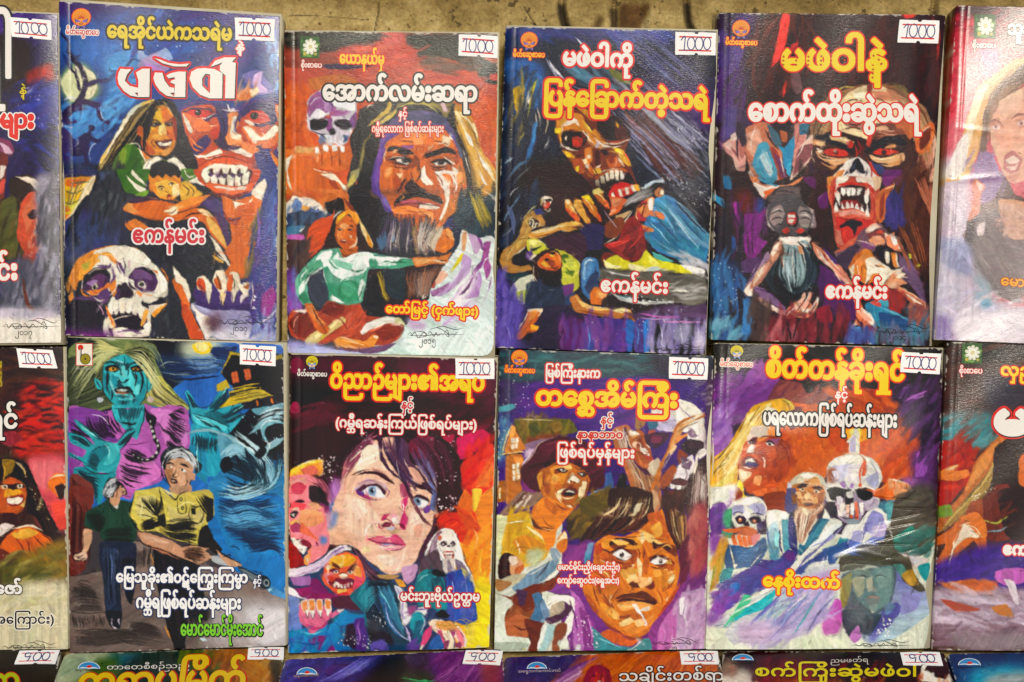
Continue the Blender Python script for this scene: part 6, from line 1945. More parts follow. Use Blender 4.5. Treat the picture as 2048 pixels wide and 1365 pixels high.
ART['b4'] = '''
@ 1400 20 4 10
P 2a1a1a 0,0 205,0 0,170 -205,0
A 2e1e3a 30 15,3 33,0 -2,37 -12,30 -19,0
A 4a2a7a 24 30,4 18,0 -1,12 -7,8 -10,-4
A 2f1a1c 60 48,3 147,0 0,57 -55,0 -92,-4
B 4a1c18 241614 90 320 44 75 36,30 154,-24 0,64 -154,0
B 6a2a20 3a1a1a 60 260 30 75 48,6 42,0 -4,50 -44,0
F e0403a 66,4 6,0 -1,12 -3,14 -4,10 -7,6 4,-16
F c83430 73,28 6,-2 -3,6 -4,1
S b83028 24 69,56 -1,8 -1,6
B 5a2a80 3a2058 30 240 40 70 15,42 19,0 0,48 -18,14
B 3a2a6a 6a4a9a 20 180 40 85 16,20 20,10 -1,16 -19,6
F 6a4a50 73,50 7,0 2,14 -4,4 -4,-6
A 4a3a7a 20 20,80 10,-2 -1,22 -11,6
F 3a2448 33,81 15,-3 12,12 -4,6 -16,0 -6,-6
S 8a2a24 30 186,6 6,14 -2,22
F d83a30 164,4 10,0 -4,3 -6,0
B 5a2018 2a1614 26 260 30 80 138,6 22,0 -4,44 -26,0
F 8a5a38 88,90 8,-14 14,-10 20,-6 20,0 18,8 12,12 10,18 3,38 -15,0 -8,-36 -30,-10 -34,6 -16,10
H c8a078 5a3424 60 16 140,60 26,8 18,20 9,46 | 138,70 18,10 14,20 6,36
H b09068 4a3020 40 14 126,60 -21,12 -12,18 -5,20 | 134,70 -18,10 -12,10 -8,16
S c0b050 12 109,65 7,-3 8,0
S a89040 9 112,69 8,-5
H a08a50 6a5a30 8 6 150,58 10,2 6,4 4,4 | 148,60 10,3 6,5 4,4
F e0caa0 113,73 7,-7 14,-6 14,2 8,8 8,12 -4,8 -20,6 -4,8 -12,-3 -14,-5 -4,-6
F 8a3a30 134,60 4,0 -1,10 -2.5,0
F d88a68 137,66 13,0 6,8 -12,-2
F a8786a 112,88 18,0 1,8 -13,-3
S 5a2a20 16 118,91 7,1 6,-2
S 6a3a28 14 114,96 9,-2 7,2
F 6a3a2c 135,94 13,-4 16,2 0,8 -16,4 -10,0
S a86a54 16 140,96 10,2 12,-2
S a8604a 14 142,101 10,0 10,-2
S e0a890 10 148,101 9,.5
F c86a40 156,90 10,-4 6,14 -6,6 -6,-6
F 40241f 88,105 12,-5 10,6 14,6 11,-4 13,-6 16,-2 6,10 -2,26 -82,0 1,-16
F 18161f 92,100 10,0 11,5 9,5 1,6 -7,-4 -10,-4 -12,-3
F 1a1620 132,114 4,-6 12,-6 12,-1 6,7 -10,2 -12,1 -7,4
F e0b880 104,101 10,1 10,4 -4,3 -8,-3 -7,-2
F a82a24 117,106 5,-1 1,4 -3,2
F c89068 91,104 9,2 -4,3 -6,-1
F d89860 148,110 8,-3 1,3 -6,1
F cc3a30 98,114 8,-3 10,2 3,3 -7,2 -9,-1
E 4a1410 109,114.5 22,20
E f0c8b8 108,113.5 8,6
F cc3428 138,114 6,-3 10,1 5,2 -7,2 -9,0
E 3a100c 147.5,114 22,20
F e0a878 92,114 4,-1 6,4 9,2 8,-1 -1,4 -10,3 -10,-2
F e0b080 135,116 7,1 10,0 10,-3 4,4 -6,6 -10,2 -10,-4
F 3a1c20 93,118 8,4 7,4 -7,0 -7,-3
S 1a1018 12 96,115 9,3 10,0
S 1a1018 12 137,116 10,2 11,-3
F f0dcc8 93,111 6,2 -4,2
S 7a1a1a 18 126,104 3,8 -5,6
F d8483c 134,101 4,0 -2,9 -3,-2
F efe4dc 112,127 8,-8 7,-1 6,4 6,6 5,8 -38,0
F 15151c 120,129 3,-8 4,-2 4,7 1,5 -4,-1 -3,-2 -4,3
F 3a4660 121,127 4,-5 -1,5
S c83a30 22 136,120 3,8 5,6
S a8342c 14 133,118 4,8 1,10
F 34386a 137,120 7,4 5,6 -5,2 -5,-6
F d8884a 106,136.5 4,-6.5 6,-2 -3,6
F 3a1a40 88,123 8,5 9,2 -3,6 -15,0
F 5a2060 148,129 14,-1 4,8 -19,0
F 3a1f1c 164,112 10,-6 2,30 -10,0
F c8683a 173,100 13,-10 3,6 -4,16 -7,4 -5,-4
F 5a2a20 176,101 9,-7 -1,12 -7,6
F e0b8a0 189,100 3,8 -2,28 -6,0 2,-20
H a85a44 d8a890 20 16 174,118 2,6 2,6 2,6 | 190,105 0,11 0,10 0,10
F c87a5c 36,96 10,-6 10,2 6,14 4,10 -2,20 -21,0 -5,-16 -3,-12
F e0a890 37,100 10,-4 3,12 -7,10 -5,-6
F 4a9ab8 47,108 7,-2 6,14 2,16 -15,-3 -5,-9
F b8d4dc 48,118 6,-4 5,15 -3,4
F 2a8ab8 62,108 6,2 8,-10 3,1 -3,15 -6,12 -3,-2 -1,-11
F 38596a 54,92 8,6 4,10 -4,2 -6,-10
F 1f1c22 60,90 18,0 -2,8 -7,2 -7,-4
F b0603c 64,97 6,1 0,8 -4,0
F a03c2c 56,110 6,3 7,19 -5,4 -4,-12
F 6a2c50 59,115 5,4 6,15 -5,-1
F d88a80 76,92 9,-2 1,8 -6,20 -6,8 2,-16
F 2a6a88 80,92 7,-1 -1,8 -6,1
F d8b8a8 80,110 10,-10 -1,14 -3,10 -10,10 -4,2 4,-14
F 8a4a50 79,112 11,-5 -2,11 -10,12 -4,3
F 3aa0c8 70,124 4,-2 -2,12 -3,-4
F d89a90 18,108 8,-6 4,2 4,8 3,6 -1,11 -6,0 -4,-10 -5,-5
F e8c0b4 19,108 5,-3 4,7 -5,0
F e8b8ac 27,118 4,0 1,11 -3,-.5
F b06a60 30,103 5,-1 2,10 -3,8 -3,-8
S 2a1a30 16 30,96 0,14 1,10
S 8a3a40 10 24,110 5,5 3,7
F d0b8b0 24,101 5,-3 .5,6 -4.5,1
F 2a2030 30,90 6,2 1,14 -3,4 -4,-10
F efe0d4 40,128 5,8.5 -3,0 -3.5,-5.5
@ 1400 355 4 10
P 241a1c 0,6 205,0 0,134 -205,0
A 2e1c1e 50 10,0 36,0 4,30 -20,30 -18,-4
A 5a2018 24 29,12 11,-2 2,16 -8,4 -6,-8
F 3a8ab8 12,13 7,5 1,7 -8,-7
F 2a6a9a 19,0 5,0 2,10 -6,-1
A 33418a 16 48,16 4,4 -5,13 -3,-9
F 8a2a8a 36,30 8,0 6,-2 3,-4 -3,16 -3,7 3,3 4,2 -6,8 -6,6 -6,-6 -1,-18
F 9a3098 27,21 5,0 3,17 -5,0
F c860b8 26,52 3,-2 -.5,5
B 7a2c7a 4a1c50 30 240 22 86 28,22 24,4 -2,38 -17,5
S 3a143a 12 38,42 1,14 0,6
S 3a143a 12 42,44 0,12 1,8
F 2c4a88 23,46 6,4 -2,12 -3,-2
B 1c1a20 2a2430 40 260 36 86 12,28 21,2 -1,60 -18,0
F 4a2c58 33,68 15,-4 -5,12 -8,0
A 24345c 30 15,60 19,16 -1,20 -18,0
B 2a4a88 3f80b8 50 240 36 86 12,62 28,28 0,36 -29,4
F 3a7ab8 33,98 7,2 2,14 -4,12 -5,-2
F 1a1c2c 30,88 5,6 -1,24 -4,8 1,-20
B 7ab0c8 4a8aa0 24 130 30 60 11,114 19,6 0,11 -19,-1
D c8dce8 40 5 12,70 28,6 -2,20 -18,34 -9,-10
B 1c1614 3a1c18 50 300 40 86 80,4 26,2 2,50 -14,-14
F 5a1a58 82,0 10,0 1,10 -7,-4
F 5a1c5c 94,17 8,-5 1,12 -7,1
F 6a2468 147,0 19,0 -1,5 -17,2
B 3a1e1a 5a3020 90 320 40 80 156,6 34,-6 -2,70 -24,-16
H 8a4a34 c87a60 30 12 172,0 6,14 8,16 4,26 | 190,0 0,10 0,10 0,20
F 2a2658 148,20 8,-10 6,10 2,18 -10,4 -7,-8
B 2c2a68 4a3a8a 20 200 20 80 149,16 12,0 3,22 -16,0
F d8884a 102,0 10,0 -4,12 -2,14 -2,-6 -2,-8
F b84a38 104,8 6,-8 28,0 6,8 -2,30 -6,18 -26,0 -4,-26
F efe0d0 110,0 10,0 -5,6 -6,2
F e8d8cc 125,0 13,0 2,10 -6,-4 -8,-2
F c8a888 139,0 7,0 -2,8 -4,3
S c02c24 18 106,13 3,-6 13,-2 12,1 5,8 1,12
F d05a44 103,12 3,3 2,15 8,-4 12,0 10,4 2,6 -10,-2 -20,-1 -4,-5
F e0988a 112,29 10,-3 7,2 5,4 -12,-2 -9,2
F 2a1216 108,18 3,-9 11,-3 11,2 4,10 -1,11 -8,-3 -10,-2 -10,2
F 8a1c1c 113,20 7,-2 7,1 2,6 -9,-1 -7,1
F e8e6dc 108,13 3,-2 2,6 -1,7 -2,-5
F e8e6dc 113,9 4,0 -1.5,6 -1.5,-1
F e8e6dc 117.5,8.5 4,0 -1.5,6.5 -1.5,-.5
F e8e6dc 121.5,8.5 4,.5 -2.5,6.5 -1,-1.5
F e8e6dc 126,9 4,0 -3,6 -1,-1
F e8e6dc 132,11 3,-2 1,7 -2,6 -2,-3
F e8e6dc 107.5,27 2,-7 2,7.5
F e8e6dc 113,25 1,-5 2,5.5
F e8e6dc 116.5,25 1.5,-6 2,5.5
F e8e6dc 120.5,24.5 1.5,-5.5 1.5,5.5
F e8e6dc 124,25 2,-4.5 2,5.5
F e8e6dc 129,27 1,-5.5 2,6.5
F e8e6dc 132.5,30 2,-8.5 1.5,10
S b83430 14 139,18 1,14 -6,6
F c8322c 109,33 9,1 11,-1 11,3 -6,6 -10,6 -9,6 -4,-4
F 181420 112,39 8,-5 8,1 2,3 -4,2 -2,8 -2,-6 -4,-3 -5,2
F d87a68 109,42 4,2 2,10 -6,-2
S a02420 16 113,42 1,5 1,6
F c8683a 142,14 6,-6 8,-2 -7,12 -1,15 -4,4 -3,-7
F 8a3424 144,18 4,-6 -1,18 -3,4
F c87a50 40,0 6,0 4,6 20,0 12,-6 -2,4 -14,6 -10,5 -3,3 -5,-4
F efe0d4 43,4 9,4 12,-1 -4,3 -8,6 2,2 -6,-4
F 3a8aa8 46,0 16,0 -4,6 -6,-1
S 2a8ab8 16 48,2 8,4 8,1
F d8642c 51,12 6,-2 7,0 -4,4 -7,1
F 302a2c 54,16 10,-8 15,-1 1,13 -4,6 -12,-2 -8,-2
B 4a4848 6a5a54 20 120 30 60 56,13 23,-3 -1,13 -18,0
F 7a6a6c 53,28 3,-6 8,2 4,6 1,8 -5,4 -6,1 -4,-7
F 7a6a70 78,26 6,-4 7,6 2,12 -7,2 -6,-2
S c0b4b0 16 54,32 6,-4 5,-.5
S d0c4c0 16 54,37 6,-5 5,-1.5
S c0b4b0 14 56,41 5,-5 4,-1
S c8bcb8 16 80,29 5,-1 5,.5
S d0c4c0 14 81,33 5,-2 5,.5
S c0b4b0 14 83,37 4,-2.5 4,.5
S 6a2a38 10 54.5,29 6.5,-3
S 3a2a2e 10 56,35 8,-3.5
S 3a2a2e 10 82,35 8,-2
F 33242a 66,31 4,-4 7,1 3,6 -3,6 -8,0
F b8302a 69,29 3,-1.5 5,1.5 0,8 -3,1 -4.5,-.5
F f0e6da 70.5,30 5.5,0 0,4.5 -2,2.5 -4,-1
F 241a1c 70,32 6.5,0 0,2 -6.5,0
S 201418 9 72,29 0,4
S 201418 9 74.5,29 0,4
F 4a3a40 64,42 10,-2 11,2 1,4 -12,1 -10,1
F b03028 66.5,44 4.5,-1.5 .5,3 -4.5,.5
F b03028 77,42.5 4,-1.5 2,3 -5,.5
F 1c1418 64,48 5,-1 5,0 -5,2
F 1c1418 75,47 9,-3 2,2.5 -8,1
F d8ccc4 63,48 11,0 12,0 3,2 -4,4 -15,-2 -6,-1
F 8aa0a4 64,54 6,-5 12,1 6,3 4,11 4,12 -6,14 -4,6 -10,5 -10,-2 -8,-11 -2,-14 6,-12
H 14181c 2a3c48 90 18 65,56 -7,14 -2,12 10,16 | 86,56 9,14 0,12 -9,14
H a8c0c4 6a8488 40 12 69,56 -3,12 0,10 6,12 | 80,54 3,14 1,10 -4,10
F 1a1c20 58,82 4,-6 6,12 8,6 10,-4 4,-4 -4,11 -14,6 -8,-3
F c88a60 78,54 5,2 0,6 -4,-2
F e8dcd0 65,52 9,-1 8,2 4,3 -14,-2
S 14181c 12 78,52 4,4 2,4
H 14181c 20282c 20 12 83,54 7,10 4,10 0,12 | 88,52 6,12 3,12 -2,12
F 5a2a1c 64,56 3,-2 0,18 -2,-2
F a8705c 55,64 5,-12 6,0 -2,10 -4,6 -4,6 -6,9 -4,5 -2,4 -8,-2 4,-8 7,-10
F 8a6a84 43,74 11,-14 2,4 -6,8 -8,13 -4,2
F d8b090 45,76 8,-7 -1,7 -7,9 -2,3
F e0a080 57,62 7,-8 -2,10 -4,4
F e8d8cc 35,91 7,-7 -2,6 7,-2 -3,7 -6,0
S 34204a 12 54,58 -8,14 -9,14
F 7a5a84 44,88 8,2 12,10 6,8 0,4 -6,-4 -12,-8 -10,-5
F d8a898 43,95 11,4 12,8 3,4 -9,-3 -12,-7
F e8d4c8 54,100 10,6 6,5 -8,-2
S 1a121c 24 35,92 13,12 12,7 10,4 16,-1
S 3a2050 10 44,89 12,4 12,11
F d07a5c 69,106 7,-6 6,0 6,0 4,6 -2,5 -4,2 -10,-1 -7,1
F e8b8a0 74,104 6,-6 4,-6 1,4 -5,10 -4,2
F e0a088 80,106 6,-8 2,-6 2,1 -2,8 -4,6
F e0a890 86,108 4,-6 4,-6 2,1 -3,9 -4,5
F f0e4dc 93,97 2,-1.5 .5,3.5 -2,2
F f0e4d8 82,106 6,-1 -1,3 -5,1
F c84a38 70,107 4,-2 0,7 -4,0
S 2a1418 10 69,106 0,8
F c0745c 90,52 8,6 10,8 10,12 4,7 -2,7 -6,-6 -8,-12 -10,-8 -4,-6
F e8c0a8 93,56 5,8 10,10 8,9 3,7 -5,-3 -10,-15 -8,-7
F 9a3a2c 96,58 4,4 4,8 -6,-4
F 4a2a6a 98,56 10,8 4,6 -6,-2
F e0b8a0 112,80 6,2 3,6 0,8 -5,-8
S 2a1830 14 96,47 8,13 8,9
F 4a1c58 96,70 10,6 10,12 8,12 2,14 -8,0 -10,-8 -8,-8 -2,-12
B 5a2060 3a1650 30 200 34 80 98,76 22,22 4,16 -24,-4
F 8a1c30 93,106 11,-3 2,13 -10,0
F 6a4a58 108,60 16,-10 6,-8 14,-5 6,6 -2,13 -10,4 -14,2 -12,6
F c85c44 106,61 12,-8 8,-6 -2,6 -11,6
F e0b09a 132,42 8,-5 6,3 -3,1 -9,4
F 7a3a38 134,46 9,-4 6,2 -2,6 -9,0
F d8946a 135,50 9,-3 4,5 -2,4 -8,-2
F b83830 142,44 4,-1 0,2.5
F e8c8b4 147,45 4,1 -2,4
F d8805c 149,48 7,-4 0,4 4,4 3,4 -1,4 -6,-1 -6,-4
F f0ece4 153,48 3,-2 1,4 2,3 -3,2 -2,-3
S 3a1a1c 8 154,49 3.5,2
F e8d8cc 160,54 3,1.5 -1,3 -3,-1.5
F 201824 142,54 7,2 3,4 -7,6 -5,-6
F 6a3a70 130,51 10,3 -2,4 -8,-2
S e0c8b8 10 126,51 7,1 6,3
F 3a2a40 109,64 15,-10 4,2 -4,6 -6,12 -7,-5
F dc8438 119,74 4,-10 9,-7 6,3 2,8 -4,10 -4,8 -7,-6
F b85c20 123,64 7,-5 -4,11 -6,3
F efe2cc 132,66 8,-2 8,6 6,4 10,-1 -6,5 -8,4 -4,6 -6,-4 2,-6 -6,4 -4,4 2,-12
F d87a38 138,78 6,-1 -2,5 -8,4
F d8843c 144,70 4,2 0,3 -4,-3
F efe0cc 148,60 4,0 0,9 -3,0
F d88440 153,61 4,0 2,11 -4,0
F 30241f 153,60 1,9 2,4 -3,-3
F efe4d4 157,59 2,9 2,4 -3,-1
F e8d4bc 120,74 4,-5 -1,11 -1,3
S efe2d0 10 125,66 2,14 -3,6
F d8926c 148,86 6,-9 10,-5 -4,5 8,4 -6,0 4,4 -6,2 10,6 6,4 5,3 1,8 -4,-2 -10,-7 -8,-7 -10,-3
F f0e0d0 156,77 9,-5 -6,6
F f0e0d0 160,78 8,3 -8,-1
F e0a888 150,86 6,-3 4,3 -4,2
F c86848 160,90 10,5 9,6 3,8 -8,-5 -10,-8
F 6a4a70 160,68 8,-2 6,10 6,16 2,9 -6,-5 -6,-8 -4,-8
B 7a5a80 5a4460 20 170 36 -60 160,64 10,4 8,22 -8,-4
D c8d040 14 7 167,63 3,-1 1,7 7,1 -4,2
F 8a1a20 150,92 10,0 1,17 -9,-3
B a83028 6a2a30 20 140 30 80 150,92 14,2 0,15 -12,-1
F 2f7a9c 132,102 10,-4 10,8 18,8 10,8 -2,6 -18,-5 -16,-3 -8,-8
F 1f4a80 144,108 26,7 -6,8 -18,-4
F c84a40 136,100 8,-2 1,6 -7,-2
F 4a9ab0 142,98 8,-1 1,7 -5,-2
A 4a5a70 24 164,104 20,2 1,14 -9,0
B 7a3a40 a8604a 20 160 30 70 170,96 15,12 1,12 -16,-8
F d0704a 124,97 5,3 3,8 6,5 4,7 -2,6 -4,7 -2,0 4,-10 -5,-4 -3,12 1,-11 -7,-1 -6,5 2,-4 5,-7
F f0e4d8 129,104 8,6 4,9 -2,1 -4,-4 -4,-3
F f0e0d0 118,123.5 6,-6.5 2,1 -6,5
F e8c8b4 123,98 4,2 1,8 -2,0
F 5a3a50 128,115 3,2 0,9 -1,5 -1,-7
F 7a3a58 134,120 5,-1 -1,7 -4,7
S 2a1020 8 131,112 -2,8 1,11
S 2a1020 8 142,120 -2,8 -5,6
B 8a2a34 5a1a24 60 240 40 86 60,114 58,-2 6,21 -68,0
B c06a70 7a3a44 20 170 30 86 48,118 28,0 0,15 -28,-1
S 140c10 16 69,114 3,10 1,8
S 140c10 12 78,115 -2,9 -2,8
B 3a2a28 503a34 24 200 40 86 40,100 16,8 -2,23 -12,0
F 4a80b8 122,121 7,-1 0,12 -6,-1
B 4a6ab0 3a3a80 30 150 34 86 118,122 24,4 2,7 -24,0
B 3f8090 6a5a80 40 150 34 86 142,123 43,-1 0,12 -43,-1
@ 1400 20 4 10
S 3a1c14 9 115,76 7,-4 10,2
S 8a5a44 10 118,83 8,-3 9,2
S 8a5a44 10 116,88 10,-3 10,2
S e8d8b8 10 148,64 8,6 4,8
S f0e4c8 10 106,102 7,1 7,3
S 1a1018 12 95,116 5,3 8,1
S f0dcb8 9 99,119 9,2 8,-1
S f0dcb8 9 137,118 9,2 10,-2
S 1a1018 12 134,119 8,4 10,1
S c83028 9 124,108 2,6 -1,5
S 6a1a18 12 130,106 1,7 -2,6
S e0a890 9 144,95 9,2 9,-1
S d89878 9 142,98 10,2 8,-1
S f0e8e0 10 114,128 4,-6 5,-2
S 2a2430 9 115,133 3,-3 2,1
S 2a2430 9 133,133 1,-3 -2,0
S e8c8b0 10 174,103 6,-7 5,-3
S e8b8a0 8 186,100 2,10 -1,15
S 3a1c18 12 188,96 4,14 0,18
S f0e0d8 9 45,93 -3,9 -2,10
S f0e0d8 8 64,116 2,10 2,7
S 1c1a24 12 52,96 6,10 6,7
S 8ac8e0 12 49,111 5,7 4,10
S f0d8d0 8 85,102 -3,9 -5,9
S 7a3a34 9 80,95 -2,11 -3,8
@ 1400 355 4 10
S 8a1818 8 108,9 -1,9 0,8
S f0c8b8 9 106,29 5,-1 7,-1
S 7a1414 9 108,32 10,2 11,-2
S f0e8dc 9 112,2 -2,5 -1,4
S d87858 9 138,12 3,8 0,10
S f0c8a0 9 147,10 5,-2 4,-1
S e8d8d0 9 56,27 4,-2 5,0
S 20181c 8 54,30 4,-2 6,-1
S 20181c 8 56,37 4,-2.5 5,-1.5
S 20181c 8 81,30 5,-1 5,1
S 20181c 8 82,35 5,-2 4.5,1
S f0e4dc 7 65,48 5,1 4,-.5
S e8e0dc 8 70,50 6,0 7,0
S e83a30 7 67,44.5 3,-.5 1,.5
S e83a30 7 77.5,44 2.5,-1 2.5,.5
S f0dcd0 9 44,87 4,-9 6,-9
S f0dcd0 9 100,60 6,8 7,8
S 3a1c40 9 48,97 8,4 9,5
S 5a2a20 8 76,109 4,-5 4,-6
S 5a2a20 8 82,110 4,-6 3,-7
S 5a2a20 8 87,110 4,-6 3,-5
S 3a1a1c 9 136,44 6,-1 6,2
S f0e8e0 7 151,47 3,-.5 2,1.5
S 8a3c1c 10 126,66 3,6 1,7
S 8a3c1c 10 140,70 4,2 4,2
S f0e8d8 9 150,62 1,4 -.5,4
S f0dcc8 8 154,78 6,-4 4,-1.5
S 7a3428 8 154,82 6,-3 6,1
S f0c8b0 8 162,88 8,6 9,5
S 7ac0d8 10 144,104 12,5 12,6
H 6a3a20 a85a3c 20 8 150,42 8,10 6,12 4,12 | 170,30 6,16 4,14 4,16
@ 1400 355 4 10
F 5a4a4c 64,9 14,-1 2,12 -4,5 -6,1 -6,-2 -7,-4
S 2a2426 10 62,12 8,-1 8,3
S 8a7a7a 10 58,18 7,-1 7,1
S 2a2426 9 64,20 5,3 3,3
F 9a8a88 54,30 4,-4 6,-1 -2,3 -6,5
F a89894 80,29 6,-4 5,2 -3,3 -6,1
F d8ccc8 54.5,38 4.5,-4 5,-.5 -4,3.5 -4,3
F d8ccc8 82,33 6,-1 3.5,1 -3.5,2 -5,0
F c0b0ac 57,42 5,-3 3,1 -5,3
F c0b0ac 83,39 5,-2 3,1 -4,2
S 3a3030 8 66,30 1,6 -1,5
S 3a3030 8 80,30 -1,5 1,5
F f0e8e0 64,50 6,-2 6,0 7,0 3,2 -8,2 -8,0
F 8a2a20 66,45 4,-2 1.5,2 -2.5,1
F 8a2a20 77,44 3.5,-2 3,2 -3.5,1
S d8d4d0 9 69,54 -2,12 1,12
S d8d4d0 8 74,53 0,15 2,14
S d8d4d0 8 80,54 4,12 1,10
S 12161a 8 64,62 -2,10 2,12
S 12161a 8 88,60 3,12 -3,14
S 12161a 8 76,70 1,14 -2,10
S c8d8dc 8 72,70 -1,12 3,10
F e8d0c0 60,54 4,-2 -2,6 -4,6 -1,-4
F e8d8c8 48,74 5,-5 1,3 -7,8
F d89880 52,70 4,-2 -3,7 -4,4
F e8d0c0 96,58 4,7 5,5 -3,0 -5,-6
F d8907c 106,72 6,5 5,6 -4,-1
S f0e8e0 8 69,111 5,-5 5,-3
S f0e8e0 7 81,106 4,-7 3,-6
S f0e8e0 7 88,107 4,-6 3,-4.5
F 8a4a40 72,109 6,-1 8,1 -8,3
F f0e0d4 133,43 6,-4 4,1 -5,3
F c8483a 141,44 4,-1.5 1.5,2.5 -3.5,1
F e8a888 138,48 6,-1 3,3 -5,1
F f4f0e8 153,49 3,-2 2,4 -3,2
S 5a1c18 6 154,48 2,4
F e89050 124,68 6,-6 4,2 -6,8
F f4e8d4 139,72 7,0 6,3 -8,2
F f0d8c0 156,80 6,-4 3,2 -5,3
F e8b898 150,87 6,-3 2,4 -5,1
S 3a1420 8 149,88 5,2 6,0
F f0d8c4 164,93 8,4 7,6 -7,-3
S 2a1020 8 125,113 4,5 1,7
F e8a088 126,108 6,1 6,6 -5,0
@ 1400 20 4 10
F b87858 149,64 7,2 6,6 -6,1
F f0dcc0 124,68 8,-2 2,4 -7,3
S 5a2a20 9 134,70 10,2 10,6
F d8a888 138,95 8,-2 6,2 -8,2
F 8a4a38 156,96 6,-1 2,4 -6,1
F e8c090 92,106 6,0 2,3 -6,0
F c8885c 96,122 8,3 6,0 -4,3
F d89860 148,123 8,-1 6,-3 -4,6
S f0dcc8 8 90,112 -1,5 3,6
S 1a1018 10 158,116 4,-4 4,-2
S e8a898 8 185,118 2,8 -1,9
S 6a3428 10 179,106 5,-8 4,-2
@ 1400 355 4 10
F 4a4448 56,23 6,-8 10,-2 8,3 6,8 4,8 -2,10 -6,4 -8,1 -10,-1 -7,-6 -3,-9
F 8a7a78 58,26 7,-4 3,6 -2,8 -6,4 -4,-6
F 8a7a78 80,23 6,3 3,7 -3,8 -6,-2 -2,-8
S 2a2226 11 57,30 5,-3 5,1
S 2a2226 11 57,35 5,-2.5 5,1
S 2a2226 10 59,40 4,-2.5 3.5,1
S 2a2226 11 79,28.5 5,-1.5 4.5,3
S 2a2226 11 79.5,33.5 5,-1 4,2.5
S e8e0dc 8 58,28.5 4.5,-2.5 4,0
S e8e0dc 8 80,30.5 4.5,-.5 3.5,2.5
F 1c1418 69,29 3,-2 5,1 2,5 -2,7 -5,0 -3,-5
F b8302a 70,29 2.5,-1 4.5,.5 0,8.5 -3,1.5 -4,-1.5
F f0e6da 70.5,30 5.5,0 0,2.5 -5,.5
F f0e6da 71,34.5 5,-.5 -1,3 -3.5,0
S 1c1014 6 72.5,30 0,3
S 1c1014 6 74,30 0,3
F c03a30 65.5,42.5 4.5,-2 2,3.5 -3.5,2
F c03a30 76.5,44 3.5,-3 4,2 -3.5,2
S 1a1214 10 64,45 5,1 3.5,-1
S 1a1214 10 76,45 5,1 4,-2
'''
ART['b5'] = '''
@ 1860 0 1.952
P c83848 40,0 960,0 0,1400 -1000,0
A 3a1820 12 100,20 320,0 0,60 -310,-20
A 5a1c30 10 230,60 190,0 0,120 -120,20
B c02838 4a1824 30 70 14 20 100,40 290,0 0,120 -280,-40
A 9a3a78 12 190,190 70,-10 10,110 -80,10
A d84a58 16 80,200 100,-20 -30,240 -80,40
B e05868 a82838 40 100 16 75 80,180 140,0 -50,280 -100,20
A c8b8cc 16 50,640 110,40 0,720 -160,0
F d89a48 190,340 70,-50 60,-50 50,-10 0,60 -100,80 -50,90 -30,130 -40,100 -90,20 50,-110 40,-150
F f0d8a8 180,360 50,-30 -50,130 -30,140 -20,20 20,-150
F e8e0d8 60,690 50,-130 40,-40 -10,140 -40,40
F 3a2420 340,270 40,-20 0,70 -90,50 -50,80 -20,150 40,60 40,40 30,60 40,20 0,70 -230,110 10,-100 40,-140 10,-160 10,-120 50,-70
H 2a1c1c 8a5a30 46 6 340,260 -90,100 -40,120 -20,140 | 380,330 -80,50 -40,60 -30,120
F 6a4a80 190,600 50,0 40,100 -30,80 -60,20 -20,-80
B 5a3a78 8a6a9a 30 70 10 60 150,620 140,-20 0,180 -140,0
F e0a888 240,470 50,-80 90,-50 100,60 0,160 -60,120 -90,40 -30,-20 -30,-60 -30,-80
F f0c8a8 270,400 90,-50 -10,90 -60,20
F b8705a 235,480 35,-10 20,30 -30,20 -22,-10
F b8705a 335,470 45,-20 10,50 -40,0
S 3a1c24 8 230,480 30,-10 25,20
S 3a1c24 9 315,470 30,-20 40,-5
F f0e8e8 245,495 25,-5 5,18 -25,0
E 3a2430 258,499 6,7
F f0e8e8 340,480 28,-10 2,20 -25,2
E 3a2430 360,482 6,7
F 8a2a3a 290,610 35,-20 35,30 -10,45 -35,15 -25,-20
F f0ece4 297,625 28,-15 25,15 -10,15 -40,0
F f0e4e0 298,655 32,-5 15,-10 -15,28
F e8a080 260,540 60,-20 0,60 -40,0
F c87868 300,690 50,-10 -20,40
F d86a50 150,860 20,-80 -5,-60 20,-20 30,30 -15,30 -10,100 -30,20
F e8b0a0 180,705 30,25 -15,20
S b83a38 6 170,780 10,50
F 2a2426 190,840 70,-20 120,80 0,280 -130,-30 -70,-90 -40,-120 10,-60
F d88a60 270,780 120,20 0,130 -80,0 -30,-70
B e8b088 a86a60 20 50 10 30 270,790 120,10 0,130 -100,-10
F e8d8d8 185,890 30,-20 -5,50 -25,0
A c8c0d0 14 20,980 160,80 80,120 130,20 0,200 -390,0
A 8a90b8 12 40,930 110,20 30,130 -120,-40
A 6a9ab8 12 180,1060 60,60 10,100 -60,-40
B b0a8c8 d8d4e0 50 90 16 20 30,1100 360,80 0,160 -370,0
A 8a78a8 12 20,1230 180,50 -20,60 -160,-10
A e0d8e0 14 100,1240 280,-20 0,120 -260,10
S f0e8ec 7 50,700 30,-60 30,-50
A e8dce0*3 20 20,500 380,-120 0,380 -380,0
A e8e0e4*2 20 40,760 350,60 0,240 -350,-20
A c8b8b8*5 14 180,800 210,20 0,360 -210,-30
A e0a088*4 10 240,420 150,-40 0,300 -90,20
A c8a898*4 10 200,260 190,-20 0,140 -150,60
'''  # the closing pale washes paint glare into the colour of this cover
